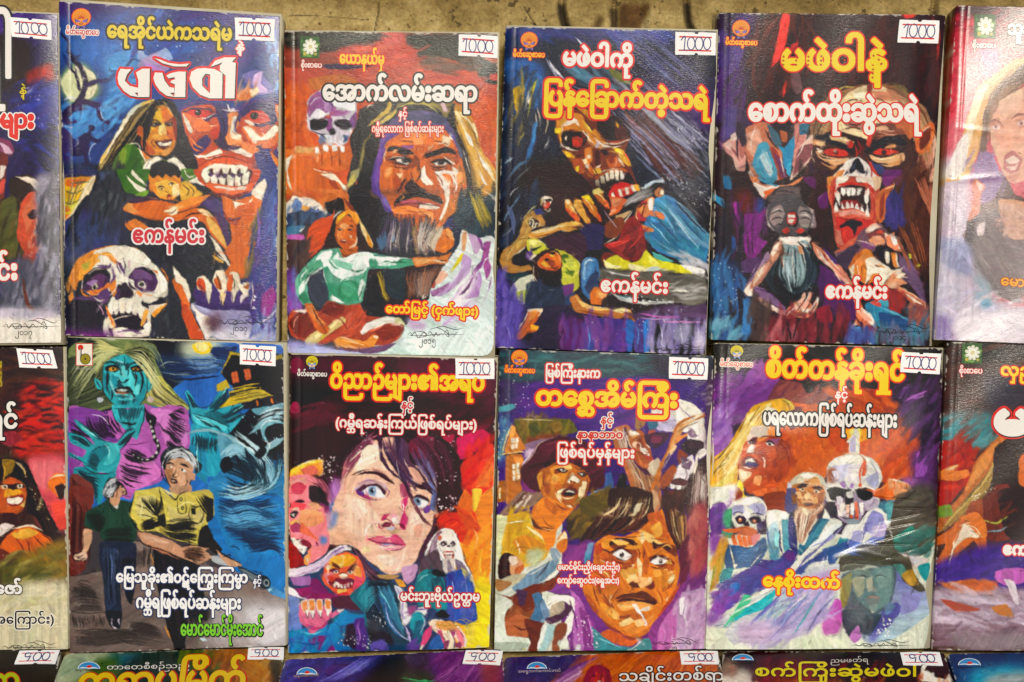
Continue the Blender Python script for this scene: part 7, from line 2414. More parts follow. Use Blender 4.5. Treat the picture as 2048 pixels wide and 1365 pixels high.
ART['c0'] = '''
@ 0 670 1.964
P 3a2018 -40,0 340,0 0,1400 -340,0
A 2a1c18 14 -20,30 280,20 0,130 -280,-20
F c8b020 0,110 8,0 0,90 -8,0
B 5a3020 241612 40 90 14 0 0,80 250,10 0,100 -250,0
A b8281c 12 100,200 160,0 0,260 -200,10
B d83a20 5a1810 70 80 14 0 90,190 170,0 0,260 -200,10
B 140c0a 2a1410 46 70 10 2 60,190 200,10 0,240 -200,20
A c84a54 12 110,490 152,-10 3,280 -115,-20
A d86a70 10 120,500 130,0 -10,100 -100,0
A e04838 8 200,660 64,0 0,100 -44,0
F 8a2a34 0,390 60,-10 30,30 -50,30 -40,-20
F 1c1210 0,490 60,-5 50,25 40,90 20,60 20,80 70,80 -20,10 -60,-40 -40,-70 -30,-20 -10,-60 -70,-40 -30,10
F 8a6a20 10,490 50,5 -10,45 -30,20
S d8b060 7 60,500 30,20 15,40
S c89838 6 10,500 10,40 -5,50
F b8501c 0,600 40,-40 60,30 5,50 -15,50 -40,20 -50,-10
F e0a030 20,610 40,-10 30,20 -30,20 -40,0
F e0b868 60,640 40,10 -5,30 -35,-20
F 2a100c 0,585 40,5 40,-5 20,15 -50,10
F f0e0c8 8,592 22,0 0,14 -20,0
F f0e0c8 70,592 18,-4 0,14 -16,2
E 180c0a 20,599 5,5
E 180c0a 80,596 5,5
F 8a2a18 25,640 65,-10 6,30 -26,15 -35,-3
F f0e8d8 30,645 58,-5 2,15 -20,13 -36,-4
S 4a1410 2 45,645 0,23
S 4a1410 2 58,643 0,25
S 4a1410 2 72,641 0,25
F 3a1810 10,700 50,5 10,45 -50,-10
H 1c1210 3a2414 40 6 110,560 30,80 30,80 30,80 | 150,600 30,80 40,80 40,70
D e8d8a0 20 2 120,600 70,80 0,60 -50,-60
F e0702c 190,580 30,-35 42,5 0,50 -22,-10 -25,20 20,30 -10,0 -25,-30
F 2a1410 215,600 35,-10 12,30 -27,30
F f0dcb8 195,570 35,-22 32,4 -42,8
F d06024 0,830 40,-50 30,-20 50,-10 40,30 40,20 5,25 -25,-5 10,40 5,25 -15,-5 -30,-40 -20,30 10,40 -10,5 -25,-55 -25,-10 -50,10 -30,20
F e8b048 50,780 60,-20 40,20 -40,20 -50,0
F f0e0c8 40,765 80,-20 50,30 -50,-20
S 5a1c0c 5 100,800 20,50 18,60
S 5a1c0c 5 130,790 35,40 25,50
S 5a1c0c 5 60,800 30,40 18,70
S 5a1c0c 5 160,785 30,15 15,22
F e8d8d0 0,750 20,-10 40,10 -40,30 -20,10
F 5a2018 0,840 40,20 -20,30 -20,0
A 8a6a20 12 60,880 200,-80 5,160 -165,0
A 4a4a1c 12 0,900 100,0 140,30 -140,70 -100,-20
B 4a4014 a89a50 46 80 14 25 0,880 265,-30 0,170 -265,0
A c8c0a0 14 -20,1010 288,-40 2,330 -290,0
B b8b080 d8d0b0 20 100 16 15 0,1020 268,-40 0,80 -268,30
'''
ART['c5'] = '''
@ 100 670 4 10
P 2b6cc0 0,0 205,0 0,140 -205,0
F 15161c 10,2 80,0 26,2 0,26 -16,12 -24,14 -66,8
A 12151e 40 62,2 51,2 -13,22 -20,-2
A 1c2a4c 40 82,16 48,4 -6,14 -34,2
A 2c62b8 40 104,32 38,-6 -2,30 -26,2
A 3a6ac0 40 130,6 60,1 -2,13 -38,6
A c8d0b0 40 106,6 30,-1 2,11 -16,8 -16,-8
A 9ab0b8 40 114,14 16,1 0,13 -12,0
H 10182a 1c3a70 26 7 90,19 20,1 20,1 12,2 | 86,36 20,0 20,-2 13,-2
H 8aa8c0 3a6ab0 24 6 106,15 14,3 12,-1 12,-3 | 108,29 12,2 12,-1 8,-4
F 14285c 124,11 26,-1 -6,7 -8,2
H 0e1830 244a8c 22 8 126,8 14,1 10,2 6,2 | 128,24 5,1 5,1 3,1
F f0d040 114,9 4,-3 5,-1 5,1 2,5 -3,4 -6,1 -5,-2
F f8ec9a 117,7 6,-1 4,4 -4,4 -5,-2
F 6a7a48 15,12 21,-10 26,1 14,3 8,14 6,13 10,13 10,10 1,4 -21,-1 -14,-3 -26,2 -12,4 -12,0 -11,-3
F 3a4030 13,20 20,-2 10,8 -1,16 4,14 -16,4 -15,-4
F b8b45c 80,33 10,1 8,12 12,12 0,3 -16,-1 -8,-3 -8,-9
F 8a9458 62,6 14,9 8,11 -2,8 -8,-13 -14,-6
H 1a1e18 56603c 150 8 58,15 -16,3 -16,10 -12,14 | 60,56 -14,0 -14,4 -18,2
H 14161a 3a442c 50 7 58,13 -12,-7 -10,-3 -10,1 | 56,20 -14,0 -14,0 -13,-1
H a0a868 e0d890 50 7 59,13 -11,-5 -8,-3 -7,-1 | 59,18 -15,4 -6,8 -2,6
H 20261c 98a060 60 7 59,13 11,-7 10,0 6,3 | 60,15 12,7 8,11 3,9
H 1c1e18 d8cc78 60 6 82,30 8,10 10,10 10,7 | 76,43 6,11 8,4 6,2
S 20241c 10 96,59 8,-2 7,4
H 98a878 5a6a58 8 5 66,6 12,5 6,7 3,8 | 64,5 18,3 6,6 6,16
S b8ccc4 6 87,27 7,-5 12,1
S a8c4c4 5 88,30 12,2 14,0
S 5a6a40 5 93,34 9,4 6,0
F b25cae 15,60 7,-3 10,7 18,-4 26,-4 9,3 11,-3 14,4 2,20 0,16 -12,10 -12,12 -18,6 -6,8 -10,-4 -24,-18 -15,1
F 7c3c98 15,60 9,-2 18,4 8,16 4,8 -24,-4 -15,-6
F 8a449c 15,86 7,-2 6,14 -10,14 -3,-2
F c878c0 80,60 16,0 12,10 2,18 -14,8 -6,-16
F c46cb4 56,96 24,4 10,12 -20,12 -14,-6
F a052a0 86,70 4,18 -4,12 -8,-10
H 1c1020 2c1a34 34 8 30,64 3,10 7,6 6,4 | 52,64 2,6 3,6 3,4
H 1c1020 2c1a34 20 8 95,64 4,4 6,3 5,1 | 90,76 6,4 4,5 6,3
H 1c1020 1c1020 16 8 100,62 3,-2 3,0 3,2 | 92,62 4,4 4,3 8,1
H 1c1020 2c1a34 22 9 56,100 8,4 10,2 12,2 | 54,116 6,4 4,2 6,1
H 1c1020 2c1a34 18 8 62,90 6,2 6,2 6,4 | 58,96 6,4 6,2 8,2
H 1c1020 1c1020 14 8 16,64 8,6 6,6 10,6 | 15,76 5,3 6,1 7,4
H 1c1020 1c1020 14 8 90,86 4,4 2,4 4,2 | 98,84 2,4 4,2 4,2
S 1c1020 16 76,58 2,10 4,4 4,-2
F 1c1020 76,60 4,4 5,2 -2,10 -3,-4 -2,-4
F 35a8b4 43,24 7,-5 9,-3 9,3 7,4 2,10 1,9 -2,8 -6,8 -8,1 -8,-1 -7,-6 -4,-8 -1,-11
F 50c0c8 48,30 8,-6 8,1 6,8 -2,17 -12,3 -6,-11
F 1f7f90 42,30 4,4 0,12 -2,-2 -2,-8
F 2a94a4 70,36 7,4 -1,10 -4,6 -6,3 3,-9
F 35a8b4 36,35 5,3 1,6 -4,-1 -1.5,-3
F 35a8b4 78,35 4,-1 1,6 -4,6 -2,-2
F 38a8b4 50,56 12,4 13,-4 1,13 -2,3 -4,12 -6,-4 -8,-8 -5,-6
H 123840 1c5a68 40 8 52,59 4,1 1,4 1,4 | 74,58 -2,2 -1,4 -1,5
F 14161a 44,26 8,-2 4,3 -4,3 -7,-1
F 14161a 64,26 6,-2 5,2 -1,3 -7,1
F c89030 47,27 3.5,-1 3,2 -3,1.5 -3,-.5
F c89030 65,27 4,-1 3,1.5 -3,1.5
E 181414 50.5,27.5 11,11
E 181414 68.5,27.5 11,11
S 10181c 14 43,24 6,-2 7,3
S 10181c 14 63,24 6,-2 7,2
H 103038 1a5060 30 6 53,22 1,2 1.5,3 1,3 | 64,22 -1,2 -1,3 -2,3
S 10181c 16 46,29 0,7 0,9
S 10181c 9 47,30 0,7 -1,5
S 10181c 15 68,30 1,5 -1,7
S 10181c 18 72,29 2,5 0,6 -2,8
S 10181c 9 65,29 2,3 1,4
S 10181c 9 53,33 3,4 2,1.5 4,-1 2,-3
F 10282e 54,37 2,-.5 1,1.5 -2,.5
F 10282e 60,37 2.5,-1 -.5,2 -2,.5
S 10181c 8 56,31 3,2 2,-2
H 0e2c34 14505c 20 6 50,40 4,1 2,1 2,0 | 52,35 4,3 2,2 2,1
F 14181c 50,44 6,-2 8,0 3,4 -7,1 -8,-1
F c8dcd8 53,44 5,-1 5.5,1 -3.5,1.5 -5.5,-.5
F b86a48 52,46 7,0 7,0 -6,1 -7,0
S 10181c 13 49.5,44 .5,5 -1,4
S 10181c 14 66,45.5 2,4.5 -1.5,5.5
F 1a6070 51,49 7,-1 6,2 -4,1 -6,-1
H 143840 1a5060 20 5 54,52 2,2 0,2 0,1 | 64,52 -1,2 -.5,2 -.5,1
S 10181c 6 43,25 -1,8 1,11 4,8 7,6
S 10181c 6 77,30 1,12 -2,9 -6,7
E a8b0b8 40,52 28,24
E c8b8b0 80.5,52 28,24
S 1c1c24 6 37.5,50.5 2.5,-.5 2.5,1
S 10181c 14 55,70 7,1 4,1 4,-2
S 10181c 10 64,73 -2,-2
L 14141a 26 80,69 2,7 2,7 3,6 -2,7 -6,4 -8,-1 -6,-4
E c8c8c0 80.5,70 10,13
E c8c8c0 81,74 10,13
E c8c8c0 82,77.5 11,14
E c8c8c0 83.5,82 11,15
E c8c8c0 86,85 11,14
E c8c8c0 86.5,89 12,16
E c8c8c0 85,94.5 12,14
E c8c8c0 82,97.5 14,10
E c8c8c0 78,100 16,10
E c8c8c0 73.5,99.5 12,10
E c8c8c0 70.5,98.5 14,12
E c8c8c0 67,96.5 12,9
E 2c1a34 44.5,62 16,16
E 7c3c98 44.5,62 9,9
E 2c1a34 45,66 16,14
E 7c3c98 45,66 8,8
E 2c1a34 46,71 16,16
E 7c3c98 46,71 8,8
E 2c1a34 48,77 16,14
E 7c3c98 48,77 8,8
E 2c1a34 51,81.5 16,14
S 1c1020 5 62,88 8,0 10,-2
F 34a0ac 19,68 4,1 7,5 8,6 6,5 9,2 7,-8 10,-4 -1,3 -9,10 -4,4 1,6 -3,8 -2,5 -9,0 -10,-2 -4,-3 -3,-4 -10,-4 -1,-3 11,3 3,-5 -12,-6 -2,-4 0,-5 9,2 12,8 -4,-6 -9,-8
F 1c7888 33,94 11,-6 6,0 -2,6 -12,12 -6,-5
F 4cc0c8 46,88 8,-1 2,6 -6,10 -7,1 5,-9
F 58c4cc 24,72 8,6 8,5 -7,-4
F 249098 16,80 9,4 8,6 -9,-3
H 0c2830 146070 50 8 33,95 3,1 2,2 2,2 | 29,104 3,2 3,2 3,1
H 0c2830 0c3c48 26 7 56,86 4,-3 4,-3 5,-3 | 54,88 3,0 5,-3 4,-5
H 0c2830 0c3c48 18 6 25,72 5,3 4,4 4,4 | 28,74 5,4 5,5 5,3
H 0c2830 0c3c48 18 6 16,83 5,2 5,3 4,3 | 17,80 6,2 6,4 4,3
S 0c1c24 7 20,68 10,6 13,11 10,1
S 0c1c24 7 15,78 11,3 9,8
S 0c1c24 7 54,86 7,-8 9,-3
S 0c1c24 8 70,76 -8,10 -6,7
F 1f8490 19,107 11,-1 12,6 11,-1 -2,7 -7,6 -2,8 -2,4 -4,-6 -2,-10 -14,-2
H 0c2026 104050 50 10 19,108 7,2 7,3 7,1 | 33,118 3,6 1,6 2,4
S 0c1c24 9 26,103 7,7 12,2 8,-3
F 2f98b4 113,72 15,6 8,4 -1,8 3,16 -5,7 -7,0 -13,-13
F 2a8ab0 112,88 12,2 2,28 -8,-5 -7,-15
F 36a4b8 108,47 2,-3 4,6 4,8 7,2 4,-4 5,-9 8,-7 0,4 -5,8 7,0 9,-6 0,4 -7,6 11,-1 0,3 -9,5 12,1 0,2 -8,6 -9,7 -6,1 -12,-2 -7,-2 -4,-6 -2,-10
F 54c0cc 114,64 8,1 12,4 8,5 -2,3 -12,-2 -10,-3
F 1a6878 123,64 7,-4 10,4 4,10 -8,-4
F 1a6474 127,77 13,1 -4,4 -7,-2
H 0c2830 0c4858 60 7 115,64 3,2 3,3 3,5 | 129,72 3,1 4,2 3,3
H 0c2830 0c4858 40 7 126,60 5,-4 5,-6 5,-8 | 130,62 8,-4 6,-4 8,-6
H 0c2830 0c4858 36 7 135,64 7,-2 6,-4 8,-2 | 140,72 5,-1 7,-3 7,-3
H 0c2830 0c4858 26 7 109,45 2,5 2,6 2,4 | 113,50 2,4 2,3 3,2
H 0c2830 104050 60 8 115,79 1,5 0,4 0,6 | 135,83 -1,5 0,2 0,6
S 0c1c24 8 108,47 4,13 0,6 4,6
S 0c1c24 7 119,59 9,-2 7,-10
S 0c1c24 7 142,74 2,5 -6,1
S 0c1c24 7 114,63 14,4 16,7
S 1c5a68 6 120,90 1,10 -1,12
P 1c1d24 137,31 8,-17 8,3 35,-2 1,41 -11,2 -22,2 -10,-18
P b09a28 137,31 7,-18 10,3 0,2 -9,-2 -7,15
P a08c28 164,24 22,-9 1,5 -17,9
H 3a3414 c8b440 26 7 165,24 3,1 2,2 2,1 | 184,16 1,2 1,1 0,1
P d0643c 145,30.5 5,-1 1.5,8.5 -5,1.5
P d0643c 155,28 5.5,-1 1,8.5 -5.5,1.5
S 1c1414 8 148,30 1,8.5
S 1c1414 8 158,27.5 1,8.5
S 1c1414 8 145.5,34.5 5.5,-1
S 1c1414 8 155.5,32 5.5,-1
P b8a030 133,40 9,-4 2,7 -11,3
P c4ac34 143,46 13,-4 12,-4 1,6 -9,2 -16,4
P 1c1c20 144,47 24,-5 0,2 -24,6
S c4ac34 12 147,45.5 .5,3.5
S c4ac34 12 151,44.5 .5,3.5
S c4ac34 12 155,43.5 .5,3.5
S c4ac34 12 159,42.5 .5,3.5
S c4ac34 12 163.5,41.5 .5,3.5
P b8a030 144,50 16,-4 12,-2 7,5 -15,3 -16,4 -13,3
H 4a4014 d8c050 30 6 144,50 8,-2 8,-1 10,-2 | 148,56 8,-2 10,-3 12,-2
F d07028 165,53 1.5,0 .5,4 -1.5,0
F d07028 176.5,50.5 1.5,0 1,4.5 -2,0
F 14181e 160,60 18,-4 11,-1 0,45 -13,0 -10,-4 -14,-10 -8,-6 6,-8
F 10141a 135,84 13,-2 8,8 -8,6 -6,6 -4,-6
F 5a98b0 134,79 11,1 9,7 8,6 8,3 6,10 12,2 1,32 -61,0 0,-22 10,-8 -1,-10
F 2f80b8 128,118 14,-10 18,2 29,0 0,30 -59,0
F 8ab8c4 109,80 1,-1 7,-3 13,0 12,4 12,9 -4,-1 -10,-7 -12,-3 -10,0
F 6aa0b0 164,74 8,-5 11,-1 5,4 -6,-1 -8,3 -2,6 3,6 -5,-3 -1,-7
F 7aa8b8 159,80 9,-8 16,-10 5,-2 0,2 -13,7 -10,8
F 5a90a0 162,60 14,-3 12,-1 0,2 -12,4 -10,3
F 8ab4c0 170,94 4,-6 6,-4 8,-2 -4,6 -8,4 -4,7
H 0e1a24 14384c 50 9 140,92 8,4 8,6 8,8 | 134,108 12,4 14,6 16,2
H b0d8e4 78b4cc 50 9 136,96 10,-8 12,4 8,8 | 140,104 8,-8 12,6 8,12
H 0e1a24 14506c 60 8 170,96 2,10 -2,10 -8,8 | 188,90 -2,16 -6,14 -10,10
H 9ac8d8 6aaac4 40 8 164,94 4,12 -6,12 -12,6 | 188,100 -4,16 -10,10 -14,6
H 0e2a44 14507c 70 8 132,124 16,2 16,2 16,-2 | 134,134 16,2 16,0 22,-2
F 0f1820 149,96 4,4 1,8 -3,-2
F 0f1820 156,90 4,6 2,8 -4,-4
F 0f1820 138,100 6,-2 3,8 -7,5 -4,-5
D b0dce8 24 5 150,66 38,-4 0,24 -32,-2
F c89878 91,100 9,-2 10,2 5,6 -1,8 -4,8 -6,3 -7,-1 -4,-8 -2,-7
F a87450 92,101 6,-1 0,10 -2,10 -3,-4
F 20242a 89,96 5,-5 7,-2 8,2 6,5 5,7 1,5 -4,3 -2,-6 -6,-5 -9,-1 -6,3 -2,7 -3,-4
H e4e8ea a0a8ac 34 8 92,96 6,-3 7,0 7,5 | 100,92 6,4 5,4 4,9
H b8c0c4 50585c 20 8 90,100 2,-4 5,-3 6,-1 | 94,100 4,-3 5,-1 5,3
F 16181c 92.5,104 3.5,-1 3,2 -3,-1
F 16181c 103,102 4,2 4,2 -1,-2 -4,-1
F e8e4dc 94,106 2.5,-1.5 1.5,1.5 -1.5,1.5
F e8e4dc 104,107.5 2.5,-.5 2,2 -2,1
E 14141a 96,106 9,9
E 14141a 106,108 9,9
S 14141a 8 93.5,105.5 3,-1.5 2,2.5
S 14141a 8 103.5,107 3,-1 2.5,3
S 1c1410 8 101,108 -3,5 2,1 2,-1
F 3a201c 96,116 4,-.5 2.5,3.5 -3.5,.5
F c8a890 96.5,116.5 3.5,0 1,1.5 -2.5,0
S 14141a 9 91,109 3,9 4,6
S 14141a 7 114,114 -3,7 -5,4
F c09070 114,111 3,0 -1,5 -3,0
F b89070 96,123 16,-3 1,6 -7,6 -9,-6
F c8987c 52,119 5,0 3,4 2,5 -5,1 -1,5 -2,2 -4,-2 -3,-5 2,-6
F 16181c 43,123 4,-7 6,-1 5,5 -2,1 -4,5 -2,6 -6,-1
H e0e4e8 40444c 40 7 48,116 -3,6 -2,4 -1,4 | 56,120 -3,4 -2,4 -2,3
S 14141a 8 57,120 3.5,4 .5,4 -4,.5
F 6a3028 16,113 7,-1 11,8 1,16 -20,0
H 2a1410 4a2018 40 9 17,114 3,4 6,4 7,2 | 16,128 6,2 6,2 6,2
@ 100 980 4 10
F 1d6cb4 125,8 64,0 0,78 -39,-16 -18,-20
F 2a80c4 132,12 57,-2 0,40 -39,6
H 0c1c34 123c68 90 9 133,6 15,4 16,0 16,-4 | 136,26 14,0 16,4 22,-2
H 0c1c34 123c68 60 8 138,28 14,4 14,2 20,-2 | 156,52 12,-2 10,-2 10,6
H 60a8d0 3a90c8 50 6 133,6 15,6 16,0 24,-4 | 140,30 14,4 14,2 20,0
A 2474bc 30 156,52 32,4 0,26 -28,-12
S 0c1c34 8 144,45 4,1 4,3
S 0c1c34 8 160,64 6,2 6,2
P 7c6a62 15,69 41,-5 68,-4 32,8 33,18 0,39 -59,2 -115,4
F 6a5a54 15,70 35,0 26,6 24,24 0,28 -85,3
F 857068 42,42 28,0 16,2 -2,20 -28,0
A a8a0a0 40 134,90 55,-2 0,37 -69,1
A d0ccd0 30 156,96 33,0 0,28 -25,-1
F 4a8ac0 164,70 25,14 0,4 -13,-5
A 5a4c48 40 85,82 39,8 0,30 -24,6
F 6a2a22 15,0 19,0 -1,28 -3,28 -2,8 -13,4
F 7c3830 16,13 7,-2 1,29 4,16 -12,8
S 2c1410 8 16,10 6,1 3,7 0,14
H 2a1410 4a2018 30 8 17,0 1,20 -1,20 0,24 | 33,10 -1,20 -1,20 -1,12
H 2a2420 483c38 40 6 16,80 8,-2 8,2 8,3 | 16,98 10,-2 12,0 6,1
H 2a2420 483c38 50 6 16,100 0,4 1,4 0,3 | 44,100 0,4 1,4 0,3
H 2a2420 483c38 50 7 60,48 0,6 1,6 -1,4 | 82,44 -1,6 -1,6 0,8
H 2a2420 483c38 50 6 16,112 24,2 24,-2 30,3 | 16,128 24,-2 24,-3 32,5
H 2a2420 38302c 40 6 64,110 6,4 10,2 12,2 | 62,105 12,1 8,2 8,3
H 2a2420 38302c 30 6 17,82 6,4 7,0 8,1 | 20,74 6,2 6,2 6,8
S 1c1816 7 16,69 12,-1 12,-4
S 1c1816 7 16,98 16,1 14,-1
S 1c1816 7 20,113 14,-1 22,2 18,-2
S 1c1816 6 54,118 6,4 8,2 12,1
S 1c1816 6 56,116 10,-1 6,5
F 1c3c2c 29,18 11,-6 7,-4 9,0 10,3 3,13 0,14 -3,5 -16,0 -9,-4 -1,-6 -7,-1 -5,-3
F 12241c 29,20 5,10 6,4 2,-6 -4,-8
H 0c1814 142c20 50 9 42,32 8,-1 8,-1 8,0 | 42,42 8,0 10,1 8,-1
H 0c1814 142c20 30 8 30,18 6,6 3,4 2,4 | 42,12 1,8 1,6 -2,7
S 0c1814 6 53,18 .5,6
S 0c1814 6 58,19 1,9 6,2
F e0d8d0 50,12 5,0 -1,4
F c09070 48,6 8,0 0,5 -4,2 -4,-2
F c09474 27,32 7,1 0,7 -3,8 -3,4 -2,-2
F d8b8a0 20,52 8,-3 2,3 -1,4 -7,1 -3,-2
S 1c1410 8 27,33 -1,15 -6,4 -1,4 5,1 5,-3
F 1e2438 41,42 27,1 1,13 -2,14 -3,20 -8,-24 0,14 2,20 -13,0 -2,-24 -3,-20
F 2c3858 42,48 12,0 2,16 -2,26 -8,6 -2,-26
F 14161e 56,56 13,0 -1,20 -2,16 -5,-6 -2,-16
H 10141e 3a4868 60 9 42,44 2,16 0,20 3,18 | 56,46 0,16 0,18 1,18
H 0c0e14 1a2030 40 9 57,56 1,12 2,12 3,10 | 69,50 0,14 -1,14 -2,12
F 1c1e22 44,97 14,1 -2,12 -4,2 -5,-4
F c8c0d0 48,105 2,-2 0,6 4,2 -3,.5
F c8c4d4 54,104 2,-1 -.5,6
F c8b858 68,2 8,-2 11,-2 9,4 8,2 8,-2 14,-2 5,4 1,16 -5,6 -3,7 -5,11 -19,-4 -13,-6 -15,-1 -4,-8 -4,-3
F ccc078 70,6 14,0 2,12 -8,6 -8,-4
F ccc078 94,12 12,8 16,-4 2,10 -14,8 -12,-4
F a89444 88,6 4,14 -2,10 6,6 10,2 -6,2 -12,-7
F 1c1c20 124,6 7,2 0,14 -5,4 0,-10
F 20201c 86,22 6,-2 1,9 -5,0
H 14140f 2a2614 40 9 72,6 4,6 4,4 6,4 | 88,6 0,8 -2,6 1,3
H 14140f 2a2614 50 9 72,28 4,-2 4,-2 5,-2 | 74,33 6,-1 6,-2 4,-1
H 14140f 2a2614 60 9 90,28 10,0 10,-2 8,0 | 92,36 10,3 8,1 9,2
H 14140f 2a2614 26 8 124,2 3,6 2,6 1,6 | 117,6 5,8 4,6 -2,6
S 14140f 9 68,2 -4,18 8,13 13,0
S 14140f 8 87,-2 2,10 -1,12
S 14140f 7 102,7 1,11 6,0 -1,-12
E 14140f 105,8 12,13
E d8cc74 105,8 6,7
E 14140f 106,15 12,14
E d8cc74 106,15 6,8
S 14140f 7 112,13 0,11 9,2 3,-14
S 14140f 7 112,13 6,1 6,-2
P 14140f 113,15 3.5,-.5 0,5 -3,.5
F e0d0a0 90,0 6,2 4,5 -4,-1
S 14140f 8 90,0 10,8 4,-4 7,-4
F 1c1816 120,33 6,-5 6,12 6,8 -5,4 -7,-6 -7,-2
F 17151a 83,46 17,4 20,10 4,30 2,15 -15,-3 -3,27 -8,-1 -8,-28 -6,-24
H 0c0b0e 2c262a 80 14 86,48 4,22 4,26 7,30 | 120,60 2,16 2,16 1,12
A 1c191c 20 112,90 14,-4 2,18 -15,0
F c88a4a 80,50 3,6 2,10 -2,-6
F c88a4a 92,108 3,4 2,8 -3,-5
F c8d8e0 119.5,119 4.5,0 2,2 -4,.5
F c89474 70,34 10,1 10,3 8,3 8,5 8,-2 9,2 5,1 -4,2 6,5 -6,4 -6,2 -8,-4 -10,-4 -12,-5 -12,-3 -4,-4
F d8ac90 74,36 12,3 10,4 -6,0 -12,-3
F a86c50 74,43 14,4 12,5 10,5 -10,-3 -14,-5
H 2a1a14 5a3a2a 34 7 106,48 6,-1 6,0 7,2 | 108,54 6,2 4,2 6,0
S 1c1410 9 71,35 3,8 14,5 22,9 10,3
S 1c1410 7 105,45 11,-1 12,3
F c09474 133,48 7,5 8,4 6,3 -2,2 -8,0 -6,-4
S 1c1410 9 133,47 7,5 14,8
S 1c1410 8 138,54 6,-2 0,2
F b8c0c4 129,53 5,0 6,5 2,3 -7,-1 -5,-3
F 1c2228 150,61 8,3 8,4 8,2 2,6 -4,4 -8,-4 -8,-6
H 8a98a0 3a4850 20 7 150,62 6,2 6,3 7,3 | 156,70 4,3 6,3 5,3
E 14181c 173,75 36,46 -20
E 8aa0a8 173,75 24,32 -20
E 1c2428 173,75 14,20 -20
F a8d0e0 174,80 4,0 -3,2
@ 100 670 4 10
P 20242a 89,100 1,-6 4,-1 2,-3 4,0 5,-1 3,2 4,1 2,4 4,2 1,4 3,3 -2,4 -3,1 -3,-6 -5,-4 -5,-2 -6,1 -4,3 -2,4 -2,-1
H e0e4e8 8a9298 20 7 92,96 4,-2 4,-2 5,1 | 100,96 4,2 4,0 3,1
H d8dce0 8a9298 14 7 106,91 5,4 4,5 3,6 | 104,96 5,2 4,4 3,6
S e8ecec 8 90,102 3,-6 3,-2
S 14161c 8 100,90.5 4,4.5 4,5
S 14161c 8 95,93 3,3 2,3
S 14161c 8 111,94 3,6 3,5
F c89878 92,104 3,-2 5,-2 6,0 5,2 3,4 -1,4 -3,0 -10,-4 -6,2
F 16181c 92.5,103.5 4,-1.5 3,2.5 -3.5,-.5
F 16181c 103.5,103 4,1 3.5,2 -4.5,-1
F f0ece4 94,105.5 2.5,-1 2,1.5 -2,1.5
F f0ece4 104,107.5 2.5,-.5 2.5,2 -2.5,1
E 14141a 95.5,106 8,8
E 14141a 105.5,108 8,8
S 1c1410 7 101.5,106 -1.5,5 -1.5,2.5 3.5,.5
S 8a5c40 16 94,109 2,6 2,6
S e0b898 14 108,111 -2,6 -2,5
S 14141a 7 96,116 3,0 3,2.5
S 14141a 7 109,115 1,3 -2,3
S 14141a 8 89,106 1,7 4,7
S 8ee0e4 14 52,20 4,2 4,1
S 8ee0e4 12 48,36 2,6 4,8
S 7ad8e0 12 60,50 5,2 4,-2
S 10181c 7 52,25 4,3 1,5
S 10181c 7 62,25 1,5 -1,4
S 10181c 6 59,17 1,4 -.5,3
S 10181c 6 45,38 2,6 1,5
S 10181c 7 37,36 2,4 2,3
S 10181c 7 83,35 -2,5 -2,4
S 8ee0e4 10 114,66 10,3 9,5
S 8ee0e4 10 136,50 4,-5 1.5,-3
S 8ee0e4 10 144,56 5,-5 3.5,-3
S 8ee0e4 10 146,62 6,-3 4,-2.5
S 8ee0e4 10 43,87 5,6 -1,7
S 8ee0e4 10 25,73 7,5 7,5
S 8ee0e4 9 118,86 0,12 1,12
H 0e1620 1c3a50 30 6 148,93 8,7 4,8 -2,10 | 162,90 8,10 2,10 -6,12
H 0e1620 1c3a50 26 6 140,112 10,6 12,2 12,-2 | 138,120 12,6 14,1 16,-3
H c8e8f0 8ac8dc 20 5 150,85 10,8 6,10 -2,10 | 156,90 8,8 5,10 -1,10
S e0d8f0 8 33,64 9,2 6,6
S e090d8 12 82,62 8,2 10,-2
S 1c1020 8 86,70 4,6 6,4
S 1c1020 8 100,72 4,4 7,2
S 1c1020 7 60,96 10,5 16,-1
@ 100 980 4 10
S 14140f 7 88,6 2,6 -1,7
S 14140f 7 94,26 10,-1 14,-2
S 14140f 7 90,32 12,1 14,-3
S 14140f 7 98,38 10,-1 10,-1
S e8dc90 12 76,6 4,6 4,6
S e8dc90 12 100,16 10,-6 10,4
S 14140f 6 73,24 5,2 7,-1
S 1c1410 6 111,48 5,1 6,3
S 1c1410 6 113,51 6,1 6,3
S 1c1410 6 108,50 4,4 6,3
S 1c1410 7 20,53 3,1 4,-2
S 1c1410 6 22,54.5 3,1 3,-1.5
S 10141c 7 44,50 2,14 -1,12
S 10141c 7 52,52 2,12 -1,16
S 5a74a8 9 48,48 2,12 -1,16
S 1c1816 6 17,86 9,-1 12,2
S 1c1816 6 22,74 5,-1 6,2
S 1c1816 6 60,90 8,-2 8,2
H 2a2420 483c38 20 5 18,118 8,-1 8,1 8,2 | 18,124 10,-1 8,1 8,1
@ 100 670 4 10
H e8ecec 9aa2aa 34 7 90,103 3,-7 6,-4 7,-2 | 99,100 5,-2 5,2 4,4
H e8ecec 9aa2aa 24 7 104,90 7,4 5,4 4,7 | 106,98 5,3 3,4 1,5
S 16181c 7 93,101 3,-5 5,-2
S 16181c 7 106,93 5,4 3,6
F c89878 93,103 5,-3 8,0 6,3 0,3 -6,-2 -8,1 -4,2
S 16181c 12 92.5,104 3.5,-1.5 3.5,2
S 16181c 12 103.5,103.5 4,.5 3.5,2.5
S 1c1410 6 56,120.5 2.5,1 1.5,.5
E 14141a 57.5,122 8,6
S 1c1410 6 60,125 -1.5,1 -1.5,0
S 8a5c40 10 53,122 1,5 -1,4
H e8ecee 6a7078 20 6 44,120 3,-3 5,-2 4,1 | 44,130 4,-1 2,-1 1,-3
S 0c1c24 6 15,96 8,4 7,4
S 0c1c24 6 33,94 7,-4 8,-1
